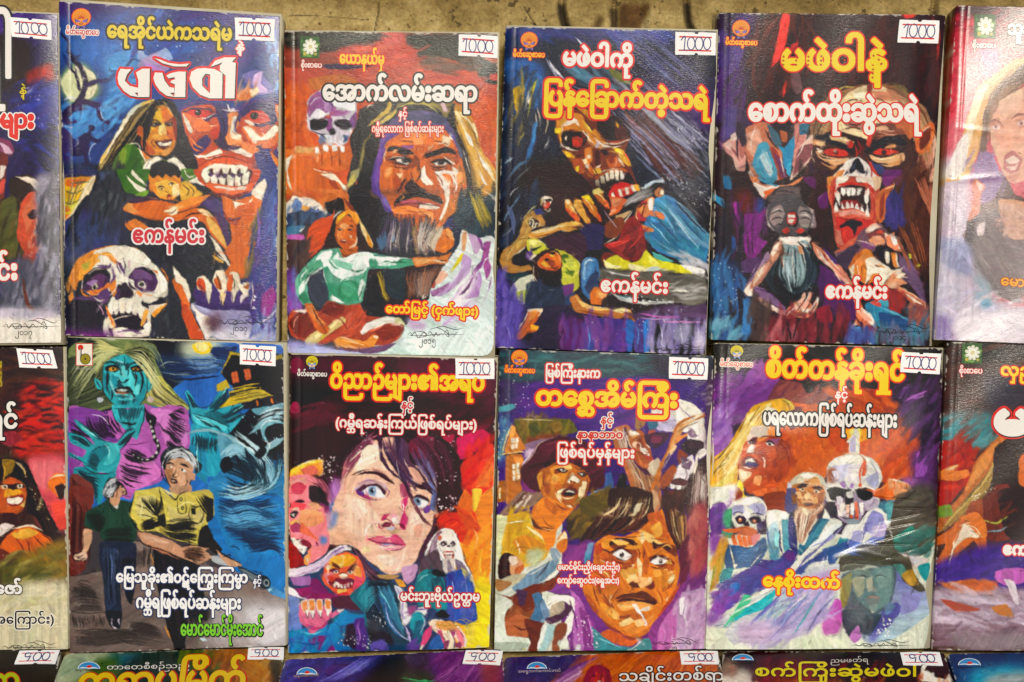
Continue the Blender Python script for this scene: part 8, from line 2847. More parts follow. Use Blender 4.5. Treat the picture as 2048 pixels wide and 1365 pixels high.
S f0e070 10 144,52 12,-3 12,-3
S 0c1c24 6 136,56 4,-6 2,-6
S 0c1c24 6 144,60 5,-6 4,-5
S 0c1c24 6 147,64 6,-4 4,-3
@ 100 670 4 10
H 1a1e16 2c3420 40 5 60,15 10,-5 9,3 7,10 | 62,17 12,9 7,12 4,14
H c8cc90 e8e4a8 24 5 60,13 12,-2 8,7 6,12 | 64,18 12,12 10,16 12,12
H b0b880 d8d8a0 24 5 57,15 -14,7 -13,18 -10,16 | 56,13 -18,1 -14,8 -9,14
S 10181c 7 50,60 2,8 4,6
S 10181c 7 76,57 -1,11 -5,15
S 10181c 6 56,53 4,1.5 5,-1
F 2a8c9c 50,32 4,3 0,5 -4,-1
F 6ad0d4 57,26 3,-1 1,8 -3,1
F 6ad0d4 68,42 4,-2 0,7 -3,1
S 10181c 7 47,26.5 3,-1.5 4,3
S 10181c 7 64.5,28 4,-3 4,2
S 10181c 6 52,42 5,0 8,1
H e0f4f8 a0d0e0 30 5 142,80 12,8 10,8 6,12 | 150,76 12,10 8,8 9,12
H e0f4f8 a0d0e0 20 5 162,76 10,-6 10,-2 7,2 | 166,64 10,-6 8,-2 5,0
H 0c1820 123040 40 5 140,100 10,6 6,8 -2,12 | 156,96 12,8 8,12 -2,14
H d8f0f4 90c8dc 24 5 136,118 10,4 10,-1 8,-5 | 134,130 16,2 16,-4 20,-10
F 10141a 164,96 6,-6 4,2 -5,8
S e8f8fc 8 169,76 3,-5 6,-2 7,1
S e8f8fc 8 170,84 6,4 -2,5
P 15161c 138,30 8,-14 7,2 11,5 24,-4 0,33 -18,-2 -1,-8 -13,0 -11,-2
P d0643c 145.5,30.5 4.5,-1 1.5,8.5 -5,1.5
P d0643c 155,28 5.5,-1 1,8.5 -5,1.5
S 14100c 7 148,30 1,9
S 14100c 7 157.5,27.5 1.5,8.5
S 14100c 7 146,34.5 5,-1
S 14100c 7 155.5,32 5.5,-1
S d8b83c 14 137.5,30.5 7.5,-15.5
S d8b83c 12 145,15 9,2.5
S d8b83c 10 144,44 12,-3 12,-2
S c4ac34 8 144,49 12,-3 13,-2
P c8ac34 144,50 16,-4 10,-2 9,5 -15,3 -16,4 -12,2
H 3a3410 e0c858 26 5 144,50 10,-2 10,-2 8,-1 | 148,56 10,-2 10,-3 10,-2
F 14161c 89,100 3,-1.5 1,7.5 -2.5,0
S e8ecee 6 92,99 -2,5 .5,4
@ 100 980 4 10
H 0a1a30 1a4a80 60 5 134,8 10,4 10,-3 12,3 | 136,20 14,3 14,-3 24,4
H 0a1a30 1a4a80 50 5 134,24 12,3 14,-2 16,4 | 142,38 14,-2 14,4 18,-2
H 70b8e0 4a98d0 30 5 134,10 10,4 12,-3 12,4 | 136,30 18,3 16,-2 18,4
S 14140f 6 68,12 8,3 8,6
S 14140f 6 70,20 7,1 8,2
S 14140f 6 100,42 9,0 9,1
S 14140f 6 92,26 8,-2 12,0
S e8e0a0 10 72,6 2,9 -2,9
S 0a1410 6 31,20 6,8 3,5
S 0a1410 6 47,10 3,6 3,2
S 2a4a3c 8 34,16 6,-1 4,7
S 2a4a3c 8 60,13 4,7 1,10
'''
ART['c6'] = '''
@ 540 700 4 10
P 2a0f16 0,0 205,0 0,160 -205,0
A 5a1030 60 100,8 80,0 0,42 -60,-20
A 4a1228 60 16,6 74,0 -20,14 -50,4
A 1c0c12 60 16,24 84,14 10,14 -70,4 -24,-8
A 2e1414 60 16,60 40,4 0,22 -40,4
E 7a1838 21.5,13 54,70
E 8a1c3c 20.5,47 42,52
B 6a1830 3a1018 30 200 40 20 24,46 30,-2 -2,12 -24,6
B 4a1020 240c14 50 200 44 15 50,38 128,-2 0,20 -12,10 -96,-2
B 7a1430 2a0a14 40 200 50 40 130,66 50,-6 0,20 -30,10
F c01c50 151,70 19,-6 6,6 -11,12 -13,6 -2,-10
F d82a60 154,70 10,0 -4,10 -8,2
F a81440 139,70 9,-2 -4,11 -6,-3
F d83a2a 154,140 2,-40 8,-12 15,-12 1,64
F e85a2c 160,136 2,-30 8,-10 10,-6 0,46
F f0a838 164,124 2,-12 8,-11 6,-5 -1,8 -7,7 -3,13 -4,6
F f0c858 168,106 10,-9 -4,8 -5,7
B e8402a c82020 50 240 40 62 156,84 23,-6 0,58 -23,0
B f08a40 e86a30 30 200 36 65 164,100 16,-10 0,46 -16,0
F 2a1018 56,90 8,-12 12,-12 14,-6 20,4 20,2 15,10 7,14 2,20 0,20 -4,6 -17,0 1,-36 -14,-24
F 6a1830 110,76 10,-8 10,2 -4,16 -10,2
F 8a2a40 124,72 8,-2 -1,10 -6,4
A 2a1014 20 138,98 12,-2 2,30 -14,-2
F 2a1418 43,90 9,-6 8,2 -2,14 -6,6 -9,-2 -6,-5
B 5a1a44 2a1018 20 120 26 60 48,104 8,-2 -4,22 -5,-6
F eebfa4 60,90 10,-11 15,-7 15,-2 6,16 12,7 12,-1 4,18 -1,10 -2,16 -78,0 -1,-10 4,-16
F f2cdb4 68,90 18,-14 4,10 10,12 -18,-4 -12,7
F c8707c 70,76 16,-8 -4,4 -10,10 -7,8 -5,10 -3,6 2,-14
F a85470 64,84 14,-14 6,-4 -14,14
H 5a2038 a8506c 24 9 84,67 -10,7 -10,12 -6,12 | 86,72 -8,8 -9,10 -9,14
F 6a7ab0 126,89 4,1 2,20 2,6 -3,20 -3,-3 1,-17 -4,-18
F b04a6a 104,108 8,-2 1,14 -4,10 2,6 -3,0 -3,-14
F f0d4c4 106,88 3,-1 1,8 -4,1
F c8b0d8 68,112 10,-8 14,4 2,4 -8,-4 -10,0 -4,6
A d8b0a8 20 70,106 20,0 2,6 -20,-1
F 3a1420 69,101 7,-3 9,0 8,3 7,7 -8,-4 -9,-4 -9,0
F 3a1420 113,109 8,-1 6,2 3,6 -6,-4 -7,-2
F e8e4ec 74,113 6,-3 7,0 5,5 -1,4 -7,-1 -7,-2
F 9ab4d4 77.5,113 2.5,-3.5 4.5,0 1.5,4.5 -2,3 -4,-.5
F 3a5a90 79,110 5,-.5 1,2.5 -5,0
E 181c2c 82,113 20,18
E f0f4f8 84,114 10,9
F 4a1430 70,112 8,-4 8,0 7,5 -1,3 -5,-6 -7,-1 -7,5
F b83a70 69,113 5,2 6,3 4,1 -8,0 -6,-3
F 5a2a80 69,112.5 5,1.5 2,3 -5,-.5
F e8e8ee 115,120 4,-2 6,1 2,4 -4,4 -6,-2
F 8aa8cc 114.5,120 3.5,-2 3,2 -.5,4 -3.5,1
E 14182a 119,121 16,16
F 3a1428 114,118 5,-2 6,2 3,4 -4,-2 -5,-2
F 6a3a90 123,127 6,-2 -1,5 -4,1
F b06a90 114,124 6,3 4,.5 -4,1.5
F c83a6a 90,134 4,-3 6,3 4,2 -12,0
F 3a1c34 86,69 4,0 0,13 6,13 8,7 6,8 3,10 -7,-14 -12,-10 -6,-10
F 2c1a30 100,69 4,0 0,21 6,16 -4,-4 -4,-12
F 4a2c44 104,70 7,6 1,12 8,8 8,13 5,5 -9,-4 -12,-14 -6,-14
H 2a1426 5a3a68 40 10 88,69 5,15 9,14 12,21 | 106,69 0,19 7,13 7,9
H 2a1024 7a6a98 22 9 110,74 6,14 8,12 10,14 | 128,76 2,14 2,10 3,12
H 2a1426 3a1830 20 7 105,104 6,9 3,9 6,10 | 109,106 4,8 3,9 2,6
S 4a1a28 9 114,118 4,10 4,8
S e8e0e8 5 101,88 2,10 2,6
S e8e0e8 5 108,96 6,8 6,5
D f0e8f0 60 5 120,68 28,2 2,66 -15,0 -3,-36
D f4ecf0 40 5 60,84 14,-16 10,-2 -20,24
D f4ecf0 40 6 40,86 16,0 -6,20 -8,-2
F f2a040 16,98 8,-6 9,-3 9,0 1,8 -3,4 -7,-1 -8,1 -9,2
F f2c848 16,97 10,-6 14,-3 3,2 -13,3 -10,7
F e8705c 25,96 10,-3 5,6 -10,2
F e08088 16,103 14,-3 10,4 8,9 2,15 -2,8 -33,0
F f0a890 16,106 12,-3 1,9 -9,8 -4,-2
F 2c1c20 31,110 6,-1 8,7 3,10 -10,-2 -7,-5
F 1c1418 39,109 5,3 3,8 -7,-2
H 5a2a3a c05a70 22 8 32,102 6,6 5,6 4,10 | 40,101 5,7 3,6 2,8
F 4a1c38 16,124 4,-4 8,2 -4,2 -8,4
F f2d8cc 16,124 4,2 -2,3 -2,0
F e8506a 20,124 10,-1 16,4 -6,7 -14,-1
F 8a2a60 40,123 10,4 -1,7 -5,-4
A a86ab0 16 48,108 8,-4 1,24 -7,0
A 5a80c0 14 48,124 6,-2 0,14 -4,0
@ 540 980 4 10
P 2a3a60 10,50 140,0 0,95 -140,0
P e8a030 148,42 42,0 0,103 -42,0
F eebfa4 50,18 3,-12 7,-6 45,6 6,0 21,12 -1,8 -4,16 -9,14 -12,10 -10,2 -8,-4 -10,-8 -8,-8 -8,-5 -14,1 -2,-11
F f2ceb6 60,4 16,6 12,12 -2,11 -12,5 -14,-8
F e8b498 56,33 14,9 10,10 -4,0 -12,-8 -14,0
A d8a888 30 48,34 8,-4 4,12 -10,2
A f0d0c0 20 113,16 11,4 -2,18 -10,-2
A e0b8a8 30 100,54 14,-6 -8,17 -10,2
F e8e8ee 115,8 4,-2 6,1 2,4 -4,4 -6,-2
F 8aa8cc 114.5,8 3.5,-2 3,2 -.5,4 -3.5,1
E 14182a 119,9 16,16
F 3a1428 114,6 5,-2 6,2 3,4 -4,-2 -5,-2
F 6a3a90 123,15 6,-2 -1,5 -4,1
F b06a90 114,12 6,3 4,.5 -4,1.5
F e8e4ec 74,1 6,-3 7,0 5,5 -1,4 -7,-1 -7,-2
F 9ab4d4 77.5,1 2.5,-3.5 4.5,0 1.5,4.5 -2,3 -4,-.5
E 181c2c 82,1 20,18
F 4a1430 70,0 8,-4 8,0 7,5 -1,3 -5,-6 -7,-1 -7,5
F b83a70 69,1 5,2 6,3 4,1 -8,0 -6,-3
F 5a2a80 69,.5 5,1.5 2,3 -5,-.5
A 6a8ac0 16 43,26 11,-10 -1,12 -9,5
A c89ab0 16 44,20 6,-2 -2,12 -6,2
F d83a78 105,8 6,-2 -3,11 3,7 -3,8 -4,-2 2,-12
F b83060 91,21 5,-1.5 -3,4.5 -4,1
F 8a2040 90,29 3,-3 4,1.5 -1,2 -3.5,.5
F 7a1a3a 103,27 4,.5 2,4.5 -4,-2
F f4dcd0 98,22 5,-1 1,6 -6,1
S c0506a 10 88,26 0,4 4,1
S a83a5a 10 96,24 4,7 6,1
F c8a880 94,31 10,1 -3,4 -5,-1
F d8d0e8 92,31 8,-1 -2,3
F c83a68 78,40 10,-3 7,1 6,-2 6,5 2,4 -9,-1 -10,0 -7,-2
F e88a98 85,39 9,-1 4,5 -11,0
F e8a0a8 88,44 10,-1 11,3 -6,3 -9,0 -6,-2
F 8a2450 78,39 10,2 9,3 12,0 -13,1 -10,-3
S 7a90c0 14 89,43 7,1 12,-1
F f0d0d0 86,45 8,1 -4,2
S 7a2a50 6 96,49 8,-1 5,-2
S f4e4dc 14 101,50 2,5
A e8e0a8 14 74,46 6,1 -1,3 -5,-1
H 5a2a3a 2a1428 26 9 131,20 -1,10 -6,12 -10,18 | 133,18 -1,12 -5,14 -8,22
H 4a1a28 8a4a58 10 8 108,-2 6,14 6,10 8,9 | 111,0 6,12 6,11 8,7
A 2e1018 20 134,-2 20,0 1,16 -15,8 -7,-6
D f4ecf0 30 6 135,6 19,0 -4,14 -12,-2
F d83020 133,25 9,-7 8,1 6,-5 0,-14 24,0 0,40 -24,4 -12,-11
B e84a24 c82818 60 200 40 40 134,20 22,-2 23,-16 0,36 -31,-2
F e8702c 156,0 8,10 -2,10 10,13 -8,5 -8,-10 -6,-12
B d85020 c04018 26 160 30 -40 151,15 9,7 10,12 -6,4
F f08a34 164,18 4,-12 6,-6 5,0 -1,30 -8,2
F f0c848 162,0 8,0 -4,14 -3,4
G f08a34 f0d838 165,36 5,40 156,48 10,-10 13,-5 -2,93 -21,0 8,-56
F e06a2c 164,42 15,-8 -1,8 -12,6
F d85a28 166,64 4,-12 4,-12 3,6 -7,16
B e8782c f0a838 40 200 40 65 158,42 21,-4 -2,38 -13,-4
A f0dc30 30 164,76 13,-2 -1,52 -16,0
A d8c850 30 156,106 10,-6 -4,26 -6,0
F e88088 15,0 15,-4 0,16 13,2 3,16 2,14 -4,8 -8,5 -6,4 -2,-5 5,-8 0,-4 -6,-4 -11,-2
F f0a070 26,16 16,2 1,8 -10,4 -11,-3
F 3a1428 15,13 8,-5 5,2 -8,1 -4,4
F 2a1c28 16,19 5,-2 2,2 -4,4 -3,-1
F f0e8e4 16,20 4,-1 -1,3
F e85058 18,10 11,2 -3,5 -9,-2
F b04068 16,30 6,-5 4,9 -8,0
F e87050 25,26 8,8 7,8 -7,-4 -9,-4
S f2d858 12 16,29 4,-4 4,2
A 5a80c0 14 41,37 5,2 -1,5 -5,-1
F 6a1040 37,42 2,2 -1,3
F a01c1c 15,42 7,4 3,7 3,7 -13,3
F f4ece0 16,39 4,0 2,2 3,-1 5,2 2,3 -4,3 -2,2 -3,-2 -4,-4
F f4ece0 22.5,46 2.5,-2 3,4 2,-1 -3,5 -3.5,-2
F 7a1c2c 25,41 5,0 3,3 -2,3 -5,-3
S 8a3048 6 20.5,40 .5,3
S 8a3048 6 24,40.5 .5,3.5
S 8a3048 6 25.5,46 .5,4
F f0a050 28,54 5,-4 -2,9 -2,2 -2,-3
F f0d8b0 29,54 2,2 -1,4
F e8806a 30,50 3,-4 0,8
F ece4ec 14,64 12,-2 14,-3 7,-9 9,-5 8,-1 4,4 -8,1 -10,5 -6,5 -6,7 -12,3 -12,1
S 8a5a9a 22 20,69 14,-4 9,-6 9,-9 10,-5
F b8a0c8 42,60 8,-8 10,-5 -10,8 -6,7
F 2a1c28 62,44 10,5 4,7 4,5 7,6 9,4 0,3 -10,2 -6,-4 -4,-8 -4,-8
H 3a2030 7a4a60 16 9 64,45 9,7 6,8 9,9 | 69,49 4,9 5,8 8,8
F d8583a 43,66 2,-8 8,-5 9,-3 8,3 4,7 3,10 -3,7 -6,6 -8,2 -8,-2 -7,-6 -3,-6
F f0a838 47,58 9,-5 8,-1 5,4 -5,5 -10,1 -5,1
F f2d078 54,56 6,-2 -1,7 -3,1
F e88a90 43,68 7,-2 2,6 -5,4
F f0dca0 45,62 3,-2 1,4 -3,1
F 5a2a1c 50,58 4,2 2,4 -6,-3
F 5a2a1c 62,64 6,-5 2,2 -5,3.5
F 6a1c38 47,64 7,0 2,2 -6,0
F 6a1c38 61,65 8,-2 3,1.5 -7,2
F f4ece0 50.5,65.5 3.5,-1 1,2 -2.5,1
F f4ece0 62,66.5 3.5,-1.5 1,2 -2.5,1
E 1c1014 53,66 8,8
E 1c1014 64.5,66.5 8,8
F f2e0c8 55,69 3,-2 4,1 0,2 -4,1
F 6a1c38 47,73 9,-2 8,0 4,2 -2,2 -10,-1 -7,2
F 8a1a2c 49,74 11,0 7,0 -2,5 -9,1 -6,-2
F f4ece0 50,75.5 2,-.5 1,3 -2,.5
F f4ece0 53.5,75.5 2,0 .5,3 -2,0
F f4ece0 56,76 2,0 .5,3 -2,0
F f4ece0 59,76 2,-.5 0,3.5 -1.5,0
F f4ece0 61.5,75.5 2,-.5 .5,3.5 -2,0
F f4ece0 64.5,74.5 1.5,0 -.5,3
F e8506a 70,66 6,4 -4,9 -6,1
F f0c060 54,80 8,-.5 -2,3.5 -6,0
F d83a38 53,84 7,-2 4,2 -7,1
F f0b070 69,61 4,3 -3,5 -3,-1
F 8a1a58 20,80 12,-2 10,4 14,3 -6,3 -18,1 -9,-4
F 7a2060 31,74 7,-3 5,7 4,5 -13,-1
F ece4f0 14,78 6,2 4,5 8,3 -8,-1 -9,-3
G 7a8ac8 5a7ac0 15,84 10,32 14,86 10,1 0,13 2,10 -4,6 -8,-4
F a870b0 16,70 16,0 0,6 -12,1
F 4a2030 50,87 14,-2 12,11 -16,0 -9,-2
F 1f5f70 64,85 10,-9 6,-2 6,30 -6,6 -12,-4 -12,6 -6,-8 10,-6 16,2 -6,-7
F 2a8a98 70,86 6,-8 2,10 -4,4
F 22384a 78,74 18,-1 8,6 0,11 2,18 6,10 1,11 -15,-5 -8,-24 -7,-14
F 1d2c3c 80,90 10,10 8,24 -12,-4 -6,-10 -4,-14
H 2a5a78 3a80a0 22 18 86,76 4,12 6,16 10,15 | 96,74 4,14 3,12 6,15
F 2c5a8a 88,86 6,4 4,16 8,12 -6,-3 -7,-11
S a0b0d8 14 92,90 4,16 10,11 7,4
S 141c28 30 80,76 10,0 6,-2
G 2a98c0 1c6ab0 20,106 10,22 14,115 10,-3 16,-2 12,-4 6,-10 10,4 8,0 -6,6 -14,5 0,9 10,7 -26,3 -26,1
F 3a50a0 14,120 12,-2 7,12 -19,1
F 7a1c68 31,121 9,-4 8,1 4,11 -12,0
F 4a2a80 68,105 7,-2 3,12 -1,13 -9,-1
F 2a1c30 56,110 12,-2 1,19 -9,-3 -6,-6
F 5a4aa0 80,126 4,-6 6,0 6,8 -14,1
F 241c28 79,110 17,6 4,12 -10,-8 -10,2
A 3a3a44 20 78,104 8,1 2,9 -8,-1
B 2a90c0 1c60a8 40 140 30 70 16,116 40,-6 8,18 -48,2
D f0f0f8 40 5 54,114 28,4 -2,9 -24,0
D f0f0f8 20 5 82,96 12,4 -2,10 -7,-4
F d8688a 24,92 6,-2 18,4 2,8 -2,2 -8,7 -7,6 -4,-7 -5,-4
F b03868 29,108 11,2 7,-6 -3,6 -10,3
F f0d8c8 25,89 5,-1 1,8 -3,3 -2.5,-4
F e89050 26,90 3.5,-.5 .5,6.5 -3,1
F f0d8c8 31,88 5,0 0,11 -3,1 -3,-4
F e89048 31.5,89 3.5,0 .5,7 -3,.5
F f0d8c8 37,88 5,0 0,10 -3,2 -2,-5
F e89048 37.5,89 3.5,0 .5,7 -3,0
F f0d8c8 44,88 5,0 .5,8 -3.5,2.5 -2,-3.5
F e88a48 44.5,88.5 4,.5 0,6 -3,0
F f0ece4 28.5,96.5 2.5,.5 0,6.5 -1.5,-2.5
F f0ece4 32.5,97.5 3.5,0 -1.5,6.5 -1.5,-3
F f0ece4 38.5,97.5 3.5,-.5 -1.5,5.5 -1.5,-2.5
F f0ece4 45.5,96.5 3,-.5 -1.5,5.5 -1,-1.5
S 5a1a30 7 28.5,97 2,6 1,-5.5
S 5a1a30 7 32.5,98 2,6 1.5,-6
S 5a1a30 7 38.5,98 2.5,4.5 1,-5
F e0709a 48,100 6,-4 6,0 -4,3 -6,4
F f4ece8 54,96.5 6,-1 -4,3
F f0ece8 124,56 3,-12 5,-9 8,-4 7,2 5,9 3,14 7,12 2,10 -4,-4 -6,-10 -4,-8 -17,2 -5,6
F 8a5a70 133,36 5,-2 -6,10 -3,12 -4,0
S 4a3a48 9 133,36 -4,10 -4,10
H 7a5a70 c8b0c0 16 9 134,36 -4,8 -3,8 -3,8 | 138,34 -4,10 -1,8 0,8
F 5a4450 122,56 12,-8 4,14 2,6 -6,-4 -8,0 -8,4
F e8e0d8 134,43 2,-6 6,-3 6,4 2,6 -1,4 -2,6 -7,2 -2,-6
F d85a38 135,38 2.5,-1 -.5,4 -2,-.5
F 3a2a34 137,43 3,-1.5 2,2.5 -3,2
F 3a2a34 144,43 3,-1.5 2,2.5 -3,2
E e8d8d0 139,44 8,8
E e8d8d0 146,44 8,8
F 3a2028 141.5,46 1.5,-2 1.5,2
F b03028 138.5,50 3.5,-1 5,.5 0,5 -7,.5
F f0e8e0 139.5,50.5 7,-.5 -.5,2 -6,.5
F f0e8e0 140,53 6,-.5 -.5,2 -5,0
S 3a2028 5 140,52.5 3,-.5 3.5,0
S 6a3030 4 141.5,50 0,5
S 6a3030 4 144,50 0,5
F c8c0b8 138,56 10,-1 0,11 -8,2
F 8a7a88 142,58 2,-2 3,12 -4,1
S d83a4a 8 147,56 .5,14
F 7a6a80 148,56 6,2 4,8 -8,-2
F 1f8088 116,78 3,-10 7,-4 10,4 4,8 2,19 -8,1 -10,-2 -6,-2
F 101418 126,67 8,-3 8,4 2,2 -10,0
F 184858 129,72 7,-2 4,8 -1,4 -9,-2
F 2a4aa8 142,68 12,-4 8,10 2,16 2,14 -10,4 -13,-6 -1,-16
F 30308a 143,69 5,-1 0,14 -4,4
F 5a6ab8 150,76 10,-2 4,26 -10,4
F b8b070 153,62 7,6 1,6 -5,-2
B 2a5ab0 4a4aa0 36 140 26 88 143,76 19,0 2,28 -21,-2
B 2a98a0 1a6070 20 140 26 88 118,70 22,6 0,18 -20,-2
F 1c1a20 133,99 5,-3 6,5 -4,2 -6,-1
F f0ecf0 100,77 6,3 2,8 5,12 7,-6 6,1 -2,6 -8,-1 -6,8 -4,0 -2,-16
S 7a6ab8 12 101,78 5,10 0,12 3,4
S 7a5aa8 10 106,100 7,-3 9,-1 4,0 -1,8
A 9a4a80 10 111,94 7,-1 -3,7 -4,0
F 2090a0 114,100 6,-2 4,6 -2,13 -4,1 -6,-8
F 1a5870 117,106 6,-1 -3,19 -5,-6
S c8b8e8 22 108,109 3,6 2,8
S c8c8e8 9 121,100 3,6 -4,10
F e8a040 100,72 6,0 3,6 -5,0
F b8905a 86,68 10,0 8,1 -6,3 -10,-1
F c89ac0 106,62 12,-2 -2,10 -6,6 -4,-6
F f0d8c0 127,106 5,-2 8,1 10,3 6,8 1,8 -4,2 -5,-8 -1,9 -8,0 -1,-9 -8,-6
F f0a860 133,106 11,-1 6,5 -8,3 -8,-2
F d8487a 124,113 6,-4 -1,8 -7,10 -2,3 1,-6
F d8587a 134,113 4,0 2,10 -3,-1
F 9a3a70 144,113 5,-1 -2,6
F e87a8a 148,111 6,4 2,9 -4,0
F 8a3a60 139,122 5,-2 -2,7 -3,.5
F 8a3a60 148,123 5,-1 0,4.5 -4,0
F f4ece0 120,126 3,-2 -2,6 -1.5,0
S 8a3a58 7 133,111 7,9 0,7
S 8a3a58 7 143,111 5,9 0,6
S 8a3a58 7 151,111 5,9 0,6
F f4ece4 155,118 2.5,2 -.5,6 -1.5,-1
F 2a5aa0 130,120 6,-4 3,11 -13,1
F 5a3a90 110,124 8,-6 2,11 -11,0
A 1a3a60 20 96,124 14,0 0,6 -14,0
@ 540 700 4 10
S f8e0d0 14 64,90 6,-6 8,-6
S d89a88 12 62,100 -2,10 -1,10
S b07090 10 70,108 10,-3 10,3
S 8a4a70 8 93,110 3,4 -3,5
S 5a3048 7 74,118 8,2 8,0
S f4dcd0 10 106,120 1,8 -2,6
S 3a1424 8 65,101 7,-3 8,-2
H 3a1a2c 7a4a68 16 6 90,70 6,12 8,10 8,12 | 96,70 4,12 8,12 10,12
S e8a0b0 9 17,107 6,-2 6,2
S 8a2a58 9 16,115 5,-1 5,2
S f8e0a0 9 20,95 8,-4 10,-1
S 3a1420 10 33,106 7,4 6,8
@ 540 980 4 10
S e0a898 12 70,12 2,12 -2,10
S f8e4d8 14 82,26 -4,6 -2,6
S c88a98 9 86,24 -1,4 2,4
S 5a1a38 7 90,28.5 3,-1.5 3.5,1.5
S 5a1a38 8 80,40 10,2 7,1 11,1
S f8d8d8 8 90,38.5 5,-.5 5,.5
S 3a2448 8 68,50 10,10 8,6
S f0ecf4 8 48,52 8,-6 8,0
S c090c8 10 22,68 10,-3 9,-5
S 3a1420 7 49,64 3,-.5 4,2
S 3a1420 7 62,65.5 4,-1.5 5,0
S f8e8b0 9 56,54.5 3,-1.5 2,2
S 8a2a1c 8 55,68 3,-1.5 4,.5
S f0d8b0 9 46,60 1,4 -1,4
S 5a1a30 7 48,74 8,-1 10,1
S 7ad0e0 10 86,77 6,10 6,11
S 4a9ab8 10 94,76 5,12 5,12
S 101820 12 78,86 8,10 4,10
S 5ac0d8 14 24,114 10,2 10,-4
S 1c4a90 16 20,122 12,2 10,-2
S c080c8 10 70,108 2,8 -1,8
S e8e4dc 7 136,34 6,-2 6,3
S 5a4450 8 130,42 -2,8 -3,7
S 4a3a48 8 154,48 3,10 5,10
S 8ad0d8 10 118,74 4,-4 5,-2
S 101828 10 130,74 1,8 -1,8
S 8a9ae0 10 146,72 1,10 -1,12
S 8a9ae0 9 156,72 2,12 2,14
S f8b070 10 162,30 4,8 -2,10
S c02818 12 140,26 8,-2 6,5
S f8d050 12 170,48 -2,12 2,10
@ 540 700 4 10
F f8dcc8 76,78 10,-2 2,12 -8,4 -10,2
F e8b09c 111,94 7,2 6,10 -8,0
S 3a1424 10 74,114 5,-5 8,0 5,6
S 3a1424 9 114,118 6,-1 6,3
F f0f2f6 74,113.5 5,-2.5 -1,5
F f0f2f6 86,112 5,3 -1,3 -4,0
F f0f2f6 120.5,120 4.5,.5 0,4 -3.5,1
E 14182a 118.5,121 14,14
E f4f6fa 119.5,120.5 6,6
H 2a1020 6a2a40 40 6 106,68 12,8 10,14 7,20 | 130,70 12,8 6,16 2,21
H 1c0c14 4a1c2c 30 6 86,68 -12,8 -9,10 -6,10 | 76,65 -14,9 -8,11 -7,11
S c06a80 7 56,108 4,-10 8,-12
F d84860 17,109 7,-3 5,4 -4,6 -6,-1
F f0b088 30,124 6,-2 6,4 -6,3
F f4c8b0 17,128 5,-2 2,4
@ 540 980 4 10
F f6d8c4 64,10 10,-2 4,10 -8,6
F f6d8c4 86,52 12,1 6,5 -8,4 -8,-4
F e0a890 115,30 7,-2 -1,10 -5,0
F d86a80 81,40 7,-2 7,1 -1,3 -6,0
F c84a70 96,39 5,-1 5,3 2,3 -8,-1
F f0a8b0 90,45 8,-1 7,2 -5,2
S 7a1c40 7 79,40 8,2 9,1 12,2
S f8ecec 8 91.5,46 5.5,0 4,0
S 5a1a30 6 90.5,25 3.5,-1 3.5,4
F e8a0b0 96,21 5,-1 2,4 -4,2
F f4e8e0 98,23 4,-.5 -.5,4 -3,-.5
S b04060 7 109,22 .5,6 -2.5,5
H f0ecf4 c8a0c8 16 5 15,66 15,-4 12,-6 10,-8 | 15,70 17,-3 11,-5 11,-8
F f4b848 48,56 6,-3 5,3 -5,4
F c83a2c 46,70 5,-1 1,4 -4,1
F f0a050 68,62 5,2 1,6 -5,-1
S 4a1c14 9 49.5,59 4.5,1.5 2.5,3.5
S 4a1c14 9 69,59.5 -4,2 -2.5,3
F f4ece0 51.5,74 3,0 1.5,2 -3,.5
H 5ac0d0 1c5a70 24 6 70,86 4,-6 4,-4 4,-2 | 76,100 4,-6 4,-4 4,-2
S e8d8f0 8 102,79 4,7 1,10
F f8ece0 136,37 4,-4 5,0 3,4 -5,2
S 8a7a80 7 134,47 2,5 2,4
@ 540 700 4 10
E 7890ac 82,113 33,30
E 161a28 82,113 16,15
E f4f6fa 83.5,112 7,7
E 7890ac 118,121 28,32
E 161a28 118.5,121 13,14
E f4f6fa 119.5,120 6,6
'''
